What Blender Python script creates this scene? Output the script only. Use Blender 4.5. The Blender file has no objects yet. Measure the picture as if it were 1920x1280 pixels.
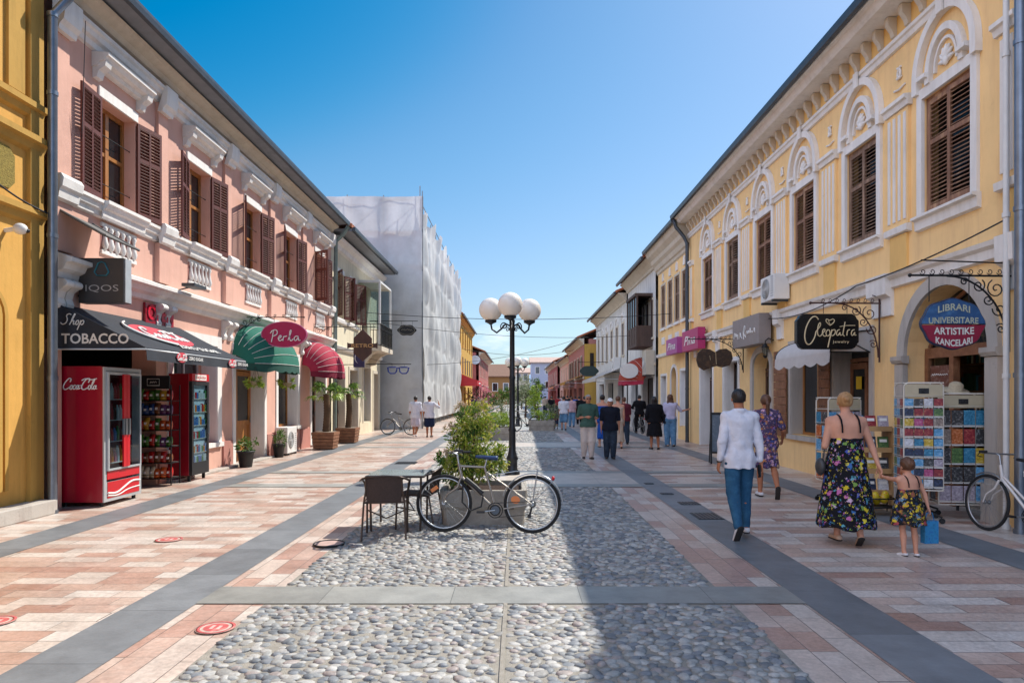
import bpy, bmesh, math, random
import numpy as np
from mathutils import Vector, Matrix
random.seed(7)
PI = math.pi
R = math.radians
scene = bpy.context.scene
col = scene.collection
F_PX, EYE, VX, VY = 1280.0, 1.65, 968.0, 742.0      # measured from the photograph: focal length in px, eye height, vanishing point

def gp(px, py):                                      # ground point seen at a pixel of the photograph
    Y = F_PX*EYE/(py-VY)
    return ((px-VX)*Y/F_PX, Y)
def ap(px, py, Y):                                   # point at depth Y
    return ((px-VX)*Y/F_PX, Y, EYE-(py-VY)*Y/F_PX)

def lin(h):
    h = h.lstrip('#')
    o = []
    for i in (0, 2, 4):
        v = int(h[i:i+2], 16)/255
        o.append(v/12.92 if v <= .04045 else ((v+.055)/1.055)**2.4)
    return tuple(o)+(1,)
def mul(c, k): return (min(1, c[0]*k), min(1, c[1]*k), min(1, c[2]*k), 1)

# ---------------------------------------------------------------- materials
def newmat(name):
    m = bpy.data.materials.new(name); m.use_nodes = True
    nt = m.node_tree; b = nt.nodes['Principled BSDF']
    return m, nt, b
def nd(nt, t, **kw):
    n = nt.nodes.new(t)
    for k, v in kw.items():
        if k in n.inputs.keys(): n.inputs[k].default_value = v
        else: setattr(n, k, v)
    return n
def ramp(nt, stops, interp='LINEAR'):
    r = nt.nodes.new('ShaderNodeValToRGB'); r.color_ramp.interpolation = interp
    e = r.color_ramp.elements
    while len(e) < len(stops): e.new(.5)
    for i, (p, c) in enumerate(stops): e[i].position = p; e[i].color = c
    return r
def M(name, c, rough=.7, metal=0, var=.12, scale=6, bump=0, bscale=None, c2=None, spec=.5, trans=0, coat=0, detail=6, streak=False, island=0):
    if isinstance(c, str): c = lin(c)
    if isinstance(c2, str): c2 = lin(c2)
    m, nt, b = newmat(name)
    L = nt.links.new
    b.inputs['Roughness'].default_value = rough; b.inputs['Metallic'].default_value = metal
    b.inputs['Specular IOR Level'].default_value = spec
    if coat: b.inputs['Coat Weight'].default_value = coat; b.inputs['Coat Roughness'].default_value = .08
    if trans: b.inputs['Transmission Weight'].default_value = trans
    b.inputs['Base Color'].default_value = c
    tc = nd(nt, 'ShaderNodeTexCoord')
    src = tc.outputs['Object']
    if var or c2:
        n = nd(nt, 'ShaderNodeTexNoise', Scale=scale, Detail=detail, Roughness=.62)
        if streak:
            mp = nd(nt, 'ShaderNodeMapping'); mp.inputs['Scale'].default_value = (1, 1, .18)
            L(src, mp.inputs[0]); L(mp.outputs[0], n.inputs['Vector'])
        else: L(src, n.inputs['Vector'])
        r = ramp(nt, [(.3, mul(c, 1-var)), (.52, c), (.75, c2 if c2 else mul(c, 1+var))])
        L(n.outputs['Fac'], r.inputs[0])
        out = r.outputs[0]
        if island:
            g = nd(nt, 'ShaderNodeNewGeometry')
            hs = nd(nt, 'ShaderNodeHueSaturation')
            mr = nd(nt, 'ShaderNodeMapRange'); mr.inputs['To Min'].default_value = 1-island; mr.inputs['To Max'].default_value = 1+island
            L(g.outputs['Random Per Island'], mr.inputs['Value']); L(mr.outputs[0], hs.inputs['Value']); L(out, hs.inputs['Color'])
            out = hs.outputs[0]
        L(out, b.inputs['Base Color'])
    if bump:
        n2 = nd(nt, 'ShaderNodeTexNoise', Scale=bscale or scale*6, Detail=5, Roughness=.6)
        L(src, n2.inputs['Vector'])
        bp = nd(nt, 'ShaderNodeBump', Strength=bump, Distance=.02)
        L(n2.outputs['Fac'], bp.inputs['Height']); L(bp.outputs[0], b.inputs['Normal'])
    return m
def plaster(name, c, stain, amt=.5, rough=.85):
    "painted render: fine grain, broad unevenness, rain streaks and worn patches"
    if isinstance(c, str): c = lin(c)
    if isinstance(stain, str): stain = lin(stain)
    m, nt, b = newmat(name); L = nt.links.new
    b.inputs['Roughness'].default_value = rough; b.inputs['Specular IOR Level'].default_value = .25
    tc = nd(nt, 'ShaderNodeTexCoord'); src = tc.outputs['Object']
    n1 = nd(nt, 'ShaderNodeTexNoise', Scale=1.3, Detail=8, Roughness=.65); L(src, n1.inputs[0])
    r1 = ramp(nt, [(.28, mul(c, .84)), (.45, mul(c, .96)), (.6, c), (.78, mul(c, 1.09))]); L(n1.outputs['Fac'], r1.inputs[0])
    mp = nd(nt, 'ShaderNodeMapping'); mp.inputs['Scale'].default_value = (3.2, 3.2, .35); L(src, mp.inputs[0])
    n2 = nd(nt, 'ShaderNodeTexNoise', Scale=1.6, Detail=7, Roughness=.7); L(mp.outputs[0], n2.inputs[0])
    r2 = ramp(nt, [(.47, (0, 0, 0, 1)), (.72, (amt, amt, amt, 1))]); L(n2.outputs['Fac'], r2.inputs[0])
    mx = nd(nt, 'ShaderNodeMix', data_type='RGBA'); L(r2.outputs[0], mx.inputs[0]); L(r1.outputs[0], mx.inputs[6]); mx.inputs[7].default_value = stain
    n4 = nd(nt, 'ShaderNodeTexNoise', Scale=4.5, Detail=9, Roughness=.75); L(src, n4.inputs[0])
    r4 = ramp(nt, [(.62, (0, 0, 0, 1)), (.7, (amt*.8, amt*.8, amt*.8, 1))]); L(n4.outputs['Fac'], r4.inputs[0])
    mx2 = nd(nt, 'ShaderNodeMix', data_type='RGBA'); L(r4.outputs[0], mx2.inputs[0]); L(mx.outputs[2], mx2.inputs[6]); mx2.inputs[7].default_value = mul(stain, .8)
    L(mx2.outputs[2], b.inputs['Base Color'])
    n3 = nd(nt, 'ShaderNodeTexNoise', Scale=55, Detail=5, Roughness=.6); L(src, n3.inputs[0])
    n5 = nd(nt, 'ShaderNodeTexNoise', Scale=5, Detail=3); L(src, n5.inputs[0])
    ad = nd(nt, 'ShaderNodeMath', operation='MULTIPLY_ADD'); L(n5.outputs['Fac'], ad.inputs[0]); ad.inputs[1].default_value = 2.5; L(n3.outputs['Fac'], ad.inputs[2])
    bp = nd(nt, 'ShaderNodeBump', Strength=.22, Distance=.012); L(ad.outputs[0], bp.inputs['Height']); L(bp.outputs[0], b.inputs['Normal'])
    return m

# ---------------------------------------------------------------- mesh builder
class MB:
    def __init__(s, mat=None): s.v = []; s.f = []; s.mats = []; s.mi = []; s.sm = []; s.cur = 0; s.X = None; s.use(mat)
    def use(s, mat):
        if mat is None: return s
        if mat not in s.mats: s.mats.append(mat)
        s.cur = s.mats.index(mat); return s
    def add(s, vs, fs, smooth=False):
        o = len(s.v)
        if s.X is not None: vs = [tuple(s.X @ Vector(v)) for v in vs]
        s.v.extend([tuple(v) for v in vs])
        for f in fs: s.f.append(tuple(o+i for i in f)); s.mi.append(s.cur); s.sm.append(smooth)
        return s
    def box(s, x0, x1, y0, y1, z0, z1):
        if x0 > x1: x0, x1 = x1, x0
        if y0 > y1: y0, y1 = y1, y0
        if z0 > z1: z0, z1 = z1, z0
        v = [(x0, y0, z0), (x1, y0, z0), (x1, y1, z0), (x0, y1, z0), (x0, y0, z1), (x1, y0, z1), (x1, y1, z1), (x0, y1, z1)]
        return s.add(v, [(0, 3, 2, 1), (4, 5, 6, 7), (0, 1, 5, 4), (1, 2, 6, 5), (2, 3, 7, 6), (3, 0, 4, 7)])
    def obox(s, c, size, rot):
        "box centred at c turned by a rotation matrix"
        hx, hy, hz = size[0]/2, size[1]/2, size[2]/2
        c = Vector(c); vs = []
        for z in (-hz, hz):
            for x, y in ((-hx, -hy), (hx, -hy), (hx, hy), (-hx, hy)): vs.append(c+rot @ Vector((x, y, z)))
        return s.add(vs, [(0, 3, 2, 1), (4, 5, 6, 7), (0, 1, 5, 4), (1, 2, 6, 5), (2, 3, 7, 6), (3, 0, 4, 7)])
    def quad(s, a, b, c, d): return s.add([a, b, c, d], [(0, 1, 2, 3)])
    def tube(s, pts, r, n=8, closed=False, smooth=True, flat=1.0):
        pts = [Vector(p) for p in pts]; N = len(pts)
        if not hasattr(r, '__len__'): r = [r]*N
        rings = []; prev = None
        for i, p in enumerate(pts):
            if closed: d = pts[(i+1) % N]-pts[i-1]
            else: d = pts[min(i+1, N-1)]-pts[max(i-1, 0)]
            if d.length < 1e-9: d = Vector((0, 0, 1))
            d.normalize()
            if prev is None:
                up = Vector((0, 0, 1)) if abs(d.z) < .9 else Vector((1, 0, 0))
                a = d.cross(up).normalized()
            else:
                a = prev-d*prev.dot(d)
                a = a.normalized() if a.length > 1e-6 else d.orthogonal().normalized()
            prev = a; b = d.cross(a)
            rings.append([p+(a*math.cos(t)+b*math.sin(t)*flat)*r[i] for t in [2*PI*k/n for k in range(n)]])
        vs = [v for rg in rings for v in rg]; fs = []
        for i in range(N if closed else N-1):
            j = (i+1) % N
            for k in range(n): fs.append((i*n+k, i*n+(k+1) % n, j*n+(k+1) % n, j*n+k))
        s.add(vs, fs, smooth)
        if not closed:
            s.add(rings[0], [tuple(reversed(range(n)))]); s.add(rings[-1], [tuple(range(n))])
        return s
    def lathe(s, prof, n=16, c=(0, 0, 0), ax=None, smooth=True, sx=1, sy=1):
        c = Vector(c); vs = []
        for r, z in prof:
            for k in range(n):
                t = 2*PI*k/n; p = Vector((r*math.cos(t)*sx, r*math.sin(t)*sy, z))
                if ax is not None: p = ax @ p
                vs.append(c+p)
        fs = []
        for i in range(len(prof)-1):
            for k in range(n): fs.append((i*n+k, i*n+(k+1) % n, (i+1)*n+(k+1) % n, (i+1)*n+k))
        s.add(vs, fs, smooth)
        s.add(vs[:n], [tuple(reversed(range(n)))]); s.add(vs[-n:], [tuple(range(n))])
        return s
    def sph(s, c, r, n=16, m=10):
        if not hasattr(r, '__len__'): r = (r, r, r)
        vs = [(c[0], c[1], c[2]-r[2])]; fs = []
        for i in range(1, m):
            a = -PI/2+PI*i/m
            for k in range(n):
                t = 2*PI*k/n; vs.append((c[0]+r[0]*math.cos(a)*math.cos(t), c[1]+r[1]*math.cos(a)*math.sin(t), c[2]+r[2]*math.sin(a)))
        vs.append((c[0], c[1], c[2]+r[2]))
        for k in range(n): fs.append((0, 1+(k+1) % n, 1+k))
        for i in range(m-2):
            for k in range(n): fs.append((1+i*n+k, 1+i*n+(k+1) % n, 1+(i+1)*n+(k+1) % n, 1+(i+1)*n+k))
        T = len(vs)-1
        for k in range(n): fs.append((T, 1+(m-2)*n+k, 1+(m-2)*n+(k+1) % n))
        return s.add(vs, fs, True)
    def prism(s, poly, y0, y1):
        "poly: (x,z) outline facing -y, thickness y0..y1"
        n = len(poly)
        vs = [(x, y0, z) for x, z in poly]+[(x, y1, z) for x, z in poly]
        fs = [tuple(range(n)), tuple(reversed(range(n, 2*n)))]
        for i in range(n): j = (i+1) % n; fs.append((i, i+n, j+n, j))
        return s.add(vs, fs)
    def prof(s, pts, x0, x1):
        "moulding: (y,z) profile swept along x"
        n = len(pts)
        vs = [(x0, y, z) for y, z in pts]+[(x1, y, z) for y, z in pts]
        fs = [tuple(range(n)), tuple(reversed(range(n, 2*n)))]
        for i in range(n): j = (i+1) % n; fs.append((i, i+n, j+n, j))
        return s.add(vs, fs)
    def raw(s, vs, fs, smooth=True): return s.add(vs, fs, smooth)
    def build(s, name, parent=None, loc=(0, 0, 0), rot=0, bevel=0, fix=True, label=None):
        me = bpy.data.meshes.new(name); me.from_pydata(s.v, [], s.f)
        for m in s.mats: me.materials.append(m)
        if len(me.polygons) == len(s.mi):
            me.polygons.foreach_set('material_index', s.mi); me.polygons.foreach_set('use_smooth', s.sm)
        if fix:
            bm = bmesh.new(); bm.from_mesh(me); bmesh.ops.recalc_face_normals(bm, faces=bm.faces); bm.to_mesh(me); bm.free()
        me.update()
        o = bpy.data.objects.new(name, me); col.objects.link(o)
        o.location = loc
        if hasattr(rot, '__len__'): o.rotation_euler = rot
        else: o.rotation_euler = (0, 0, rot)
        if parent: o.parent = parent
        if bevel:
            b = o.modifiers.new('bevel', 'BEVEL'); b.width = bevel; b.segments = 2; b.limit_method = 'ANGLE'; b.angle_limit = R(40)
        if label: o['label'] = label
        return o

def tag(o, label=None, cat=None, group=None, kind=None):
    if label: o['label'] = label
    if cat: o['category'] = cat
    if group: o['group'] = group
    if kind: o['kind'] = kind
    return o
def thing(name, label, cat, loc=(0, 0, 0), rot=0, group=None):
    o = bpy.data.objects.new(name, None); col.objects.link(o); o.location = loc; o.rotation_euler = (0, 0, rot)
    o.empty_display_size = .2
    return tag(o, label, cat, group)
def kids(o): return [c for c in KIDMAP.get(o.name, [])]
def copy_tree(o, parent=None, loc=None, rot=None, label=None, group=None):
    c = o.copy(); col.objects.link(c)
    if parent: c.parent = parent
    if loc is not None: c.location = loc
    if rot is not None: c.rotation_euler = (0, 0, rot)
    if label: c['label'] = label
    if group: c['group'] = group
    for ch in list(o.children): copy_tree(ch, c)
    return c

_txt = {}
def text_mesh(s, shear=0, spacing=1.0, bold=0):
    key = (s, shear, spacing, bold)
    if key in _txt: return _txt[key]
    cu = bpy.data.curves.new('txt', 'FONT'); cu.body = s; cu.size = 1; cu.align_x = 'CENTER'; cu.align_y = 'CENTER'
    cu.shear = shear; cu.space_character = spacing; cu.offset = bold; cu.resolution_u = 3
    o = bpy.data.objects.new('txt', cu); col.objects.link(o)
    dg = bpy.context.evaluated_depsgraph_get(); dg.update()
    me = bpy.data.meshes.new_from_object(o.evaluated_get(dg))
    vs = [tuple(v.co) for v in me.vertices]; fs = [tuple(p.vertices) for p in me.polygons]
    bpy.data.objects.remove(o); bpy.data.curves.remove(cu); bpy.data.meshes.remove(me)
    _txt[key] = (vs, fs); return vs, fs
def put_text(mb, s, cx, cz, w=None, h=None, y=0, shear=0, bold=.012, spacing=1.0, arc=0, th=.004, rotz=0):
    "flat lettering facing -y, fitted to width w and height h, with a small thickness"
    vs, fs = text_mesh(s, shear, spacing, bold)
    xs = [v[0] for v in vs]; ys = [v[1] for v in vs]
    W = max(xs)-min(xs); H = max(ys)-min(ys); mx = (max(xs)+min(xs))/2; my = (max(ys)+min(ys))/2
    if w is None: k = h/H; kx = k; ky = k
    elif h is None: k = w/W; kx = ky = k
    else: kx = w/W; ky = h/H
    out = []
    for x, yy, _ in vs:
        X = (x-mx)*kx; Z = (yy-my)*ky
        if arc: Z += arc*(1-(2*X/(W*kx))**2)
        X, Z = X*math.cos(rotz)-Z*math.sin(rotz), X*math.sin(rotz)+Z*math.cos(rotz)
        out.append((cx+X, y, cz+Z))
    mb.add(out, fs)
def stroke(mb, pts, r, y=0, smooth=3):
    "brush stroke through (x,z) points on the plane y"
    P = [Vector((p[0], y, p[1])) for p in pts]
    for _ in range(smooth):
        Q = [P[0]]
        for a, b in zip(P, P[1:]): Q += [a*.75+b*.25, a*.25+b*.75]
        Q.append(P[-1]); P = Q
    mb.tube(P, r, n=5)
def oval(a, b, n=40, cx=0, cz=0, lobes=0, amp=0):
    return [(cx+(a*(1+amp*math.cos(lobes*2*PI*i/n)))*math.cos(2*PI*i/n), cz+(b*(1+amp*math.cos(lobes*2*PI*i/n)))*math.sin(2*PI*i/n)) for i in range(n)]
def spiral(cx, cz, r0, r1, a0, turns, y=0, n=22):
    out = []
    for i in range(n):
        t = i/(n-1); r = r0+(r1-r0)*t; a = a0+turns*2*PI*t
        out.append((cx+r*math.cos(a), y, cz+r*math.sin(a)))
    return out

def wall(mb, x0, x1, z0, z1, holes, t=.35, y=0):
    "wall sheet with thickness and openings; hole = (x0,x1,z0,z1,rise) where rise>0 rounds the head"
    xs = sorted(set([x0, x1]+[h[0] for h in holes]+[h[1] for h in holes])); zs = sorted(set([z0, z1]+[h[2] for h in holes]+[h[3] for h in holes]))
    xs = [x for x in xs if x0 <= x <= x1]; zs = [z for z in zs if z0 <= z <= z1]
    def inh(a, b):
        for h in holes:
            if h[0] < a < h[1] and h[2] < b < h[3]: return True
        return False
    for i in range(len(xs)-1):
        for j in range(len(zs)-1):
            a, b, c, d = xs[i], xs[i+1], zs[j], zs[j+1]
            if inh((a+b)/2, (c+d)/2): continue
            mb.quad((a, y, c), (b, y, c), (b, y, d), (a, y, d)); mb.quad((b, y+t, c), (a, y+t, c), (a, y+t, d), (b, y+t, d))
    for h in holes:
        a, b, c, d = h[:4]; rise = h[4] if len(h) > 4 else 0
        sp = d-rise
        mb.quad((a, y, c), (a, y+t, c), (a, y+t, sp), (a, y, sp)); mb.quad((b, y, sp), (b, y+t, sp), (b, y+t, c), (b, y, c))
        if c > z0+.01: mb.quad((a, y, c), (b, y, c), (b, y+t, c), (a, y+t, c))
        if not rise: mb.quad((a, y, d), (a, y+t, d), (b, y+t, d), (b, y, d))
        else:
            n = 14; m = (a+b)/2; hw = (b-a)/2
            P = [(m-hw*math.cos(PI*i/n), sp+rise*math.sin(PI*i/n)) for i in range(n+1)]
            for (ax, az), (bx, bz) in zip(P, P[1:]):
                mb.quad((ax, y, az), (bx, y, bz), (bx, y, d), (ax, y, d)); mb.quad((bx, y+t, bz), (ax, y+t, az), (ax, y+t, d), (bx, y+t, d))
                mb.quad((ax, y, az), (ax, y+t, az), (bx, y+t, bz), (bx, y, bz))
    return mb
def arch_band(mb, cx, sp, r0, r1, rise0, rise1, y0, y1, foot=None, n=16):
    "raised arched surround between two arcs, with straight legs down to foot"
    A = [(cx-r0*math.cos(PI*i/n), sp+rise0*math.sin(PI*i/n)) for i in range(n+1)]
    B = [(cx-r1*math.cos(PI*i/n), sp+rise1*math.sin(PI*i/n)) for i in range(n+1)]
    for i in range(n):
        a, b, c, d = A[i], A[i+1], B[i+1], B[i]
        vs = [(a[0], y0, a[1]), (b[0], y0, b[1]), (c[0], y0, c[1]), (d[0], y0, d[1]), (a[0], y1, a[1]), (b[0], y1, b[1]), (c[0], y1, c[1]), (d[0], y1, d[1])]
        fs = [(0, 1, 2, 3), (0, 4, 5, 1), (3, 2, 6, 7)]
        if i == 0: fs.append((0, 3, 7, 4))
        if i == n-1: fs.append((1, 5, 6, 2))
        mb.add(vs, fs)
    if foot is not None:
        mb.box(cx-r1, cx-r0, y0, y1, foot, sp); mb.box(cx+r0, cx+r1, y0, y1, foot, sp)

def scribble(mb, cx, cz, w, h, y=0, n=7, seed=1, r=.006):
    "unreadable handwriting, as far signs show it"
    rn = random.Random(seed); pts = []
    for i in range(n*2+1):
        x = cx-w/2+w*i/(n*2); pts.append((x, cz+(h/2 if i % 2 else -h/2)*rn.uniform(.4, 1)))
    stroke(mb, pts, r, y, 2)

def loop_(cx, cz, a, b, n=9): return [(cx+a*math.cos(2*PI*i/n+1.2), cz+b*math.sin(2*PI*i/n+1.2)) for i in range(n+1)]
COLA = [[(.5, .66), (.56, .86), (.46, 1.0), (.28, .95), (.08, .6), (.0, .28), (.1, .02), (.34, -.02), (.6, .2)], loop_(.72, .18, .11, .19), [(1.06, .3), (.98, .4), (.88, .26), (.9, .04), (1.02, 0), (1.13, .12)], loop_(1.24, .18, .1, .18), [(1.36, .38), (1.34, .08), (1.44, .02), (1.52, .14)], [(1.46, .34), (1.6, .34)],
        [(2.1, .6), (2.2, .86), (2.06, 1.0), (1.86, .92), (1.66, .55), (1.6, .26), (1.68, .0), (1.92, -.02), (2.2, .16)], [(1.5, .78), (1.75, .98), (2.3, .82), (2.75, .95)], loop_(2.3, .18, .11, .19), [(2.42, .14), (2.62, .86), (2.54, .98), (2.46, .6), (2.46, .08), (2.56, 0), (2.64, .1)], loop_(2.74, .17, .1, .17), [(2.86, .36), (2.84, .06), (2.98, .06)]]
SHOP = [[(.5, .9), (.3, 1.0), (.18, .8), (.36, .5), (.34, .15), (.1, .02), (-.05, .2)], [(.6, 0), (.78, .95), (.7, .95), (.62, .2), (.78, .42), (.84, .3), (.84, .02), (.95, .08)], loop_(1.08, .2, .1, .2), [(1.3, .4), (1.24, -.45)], loop_(1.42, .2, .11, .2)]
def script_fit(mb, letters, cx, cz, w, h, r, y, shear=.25):
    P = [[(x+shear*z, z) for x, z in st] for st in letters]; xs = [p[0] for st in P for p in st]; zs = [p[1] for st in P for p in st]
    kx = w/(max(xs)-min(xs)); kz = h/(max(zs)-min(zs)); mx, mz = (max(xs)+min(xs))/2, (max(zs)+min(zs))/2
    for st in P: stroke(mb, [(cx+(x-mx)*kx, cz+(z-mz)*kz) for x, z in st], r, y, 2)
# ---------------------------------------------------------------- camera, sky and sun
cam = bpy.data.cameras.new('camera'); co = bpy.data.objects.new('camera', cam); col.objects.link(co)
co.location = (0, 0, EYE); co.rotation_euler = (R(90), 0, 0)
cam.sensor_width = 36; cam.lens = 36*F_PX/1920; cam.shift_x = -8/1920; cam.shift_y = 102/1920; cam.clip_end = 12000
scene.camera = co
SUN = Vector((.615, .54, 1)).normalized()
elev = math.asin(SUN.z); azim = math.atan2(SUN.x, SUN.y)
w = bpy.data.worlds.new('World'); scene.world = w; w.use_nodes = True
nt = w.node_tree; L = nt.links.new
sky = nt.nodes.new('ShaderNodeTexSky'); sky.sky_type = 'NISHITA'; sky.sun_disc = False
sky.sun_elevation = elev; sky.sun_rotation = azim; sky.air_density = 1.0; sky.dust_density = .7; sky.ozone_density = 3.0; sky.altitude = 0
hs = nt.nodes.new('ShaderNodeHueSaturation'); hs.inputs['Saturation'].default_value = 1.0; hs.inputs['Value'].default_value = 1.0
K_ = .134
vm1 = nt.nodes.new('ShaderNodeVectorMath'); vm1.operation = 'SCALE'; vm1.inputs['Scale'].default_value = K_; L(sky.outputs[0], vm1.inputs[0])
rc = nt.nodes.new('ShaderNodeRGBCurve'); L(vm1.outputs[0], rc.inputs['Color'])
def cset(ci, pts):
    c = rc.mapping.curves[ci]
    c.points[0].location = pts[0]; c.points[1].location = pts[-1]
    for p in pts[1:-1]: c.points.new(*p)
SKR = [(0, 0), (.19, .0), (.28, .17), (.5, .44), (1, .78)]
SKG = [(0, 0), (.3, .22), (.46, .45), (.75, .72), (1, .93)]
SKB = [(0, 0), (.55, .55), (.8, .84), (1, 1)]
cset(0, SKR); cset(1, SKG); cset(2, SKB); rc.mapping.extend = 'EXTRAPOLATED'; rc.mapping.update()
vm2 = nt.nodes.new('ShaderNodeVectorMath'); vm2.operation = 'SCALE'; vm2.inputs['Scale'].default_value = 1/K_; L(rc.outputs[0], vm2.inputs[0])
L(vm2.outputs[0], hs.inputs['Color'])
# low thin clouds near the horizon
tc = nt.nodes.new('ShaderNodeTexCoord'); mp = nt.nodes.new('ShaderNodeMapping'); mp.inputs['Scale'].default_value = (3.2, 3.2, 11)
L(tc.outputs['Generated'], mp.inputs[0])
n = nt.nodes.new('ShaderNodeTexNoise'); n.inputs['Scale'].default_value = 2.4; n.inputs['Detail'].default_value = 9; n.inputs['Roughness'].default_value = .58
L(mp.outputs[0], n.inputs['Vector'])
sx = nt.nodes.new('ShaderNodeSeparateXYZ'); L(tc.outputs['Generated'], sx.inputs[0])
cr = ramp(nt, [(.58, (0, 0, 0, 1)), (.72, (1, 1, 1, 1))]); L(n.outputs['Fac'], cr.inputs[0])
hr = ramp(nt, [(.0, (.0, .0, .0, 1)), (.03, (.85, .85, .85, 1)), (.085, (.5, .5, .5, 1)), (.13, (0, 0, 0, 1))]); L(sx.outputs['Z'], hr.inputs[0])
mm = nt.nodes.new('ShaderNodeMath'); mm.operation = 'MULTIPLY'; L(cr.outputs[0], mm.inputs[0]); L(hr.outputs[0], mm.inputs[1])
mx = nt.nodes.new('ShaderNodeMix'); mx.data_type = 'RGBA'; L(mm.outputs[0], mx.inputs[0]); L(hs.outputs[0], mx.inputs[6]); mx.inputs[7].default_value = (8.6, 8.9, 9.4, 1)
# broken bright cumulus added out of view behind the camera, to fill the shade
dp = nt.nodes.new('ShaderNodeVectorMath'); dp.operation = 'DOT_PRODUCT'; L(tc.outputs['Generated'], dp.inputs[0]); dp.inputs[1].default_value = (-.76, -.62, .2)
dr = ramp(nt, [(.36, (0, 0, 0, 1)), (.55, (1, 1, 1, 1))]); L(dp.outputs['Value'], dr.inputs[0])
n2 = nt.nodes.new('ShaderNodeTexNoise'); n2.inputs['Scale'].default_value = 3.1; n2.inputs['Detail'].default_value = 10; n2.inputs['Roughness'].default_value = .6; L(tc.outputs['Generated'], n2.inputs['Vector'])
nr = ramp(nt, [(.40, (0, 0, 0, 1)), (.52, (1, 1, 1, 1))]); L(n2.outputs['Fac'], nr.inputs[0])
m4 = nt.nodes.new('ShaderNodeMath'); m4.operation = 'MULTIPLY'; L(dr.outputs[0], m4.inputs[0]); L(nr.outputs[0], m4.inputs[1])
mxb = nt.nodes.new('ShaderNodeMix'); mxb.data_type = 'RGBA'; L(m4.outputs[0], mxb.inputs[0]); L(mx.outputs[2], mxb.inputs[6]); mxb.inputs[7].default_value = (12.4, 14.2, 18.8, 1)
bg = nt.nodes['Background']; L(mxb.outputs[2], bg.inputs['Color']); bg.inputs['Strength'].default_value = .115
sl = bpy.data.lights.new('sun', 'SUN'); sl.energy = 4.95; sl.angle = R(.53); sl.color = (1, .95, .86)
so = bpy.data.objects.new('sun', sl); col.objects.link(so); so.rotation_euler = SUN.to_track_quat('Z', 'Y').to_euler(); so.location = (20, 20, 30)
vs_ = scene.view_settings; vs_.view_transform = 'Standard'; vs_.look = 'None'; vs_.exposure = .34; vs_.gamma = 1; vs_.use_curve_mapping = False
scene.cycles.use_denoising = True; scene.cycles.max_bounces = 8; scene.cycles.diffuse_bounces = 4; scene.cycles.transparent_max_bounces = 12
scene.cycles.sample_clamp_indirect = 8; scene.cycles.caustics_reflective = False; scene.cycles.caustics_refractive = False

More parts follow.
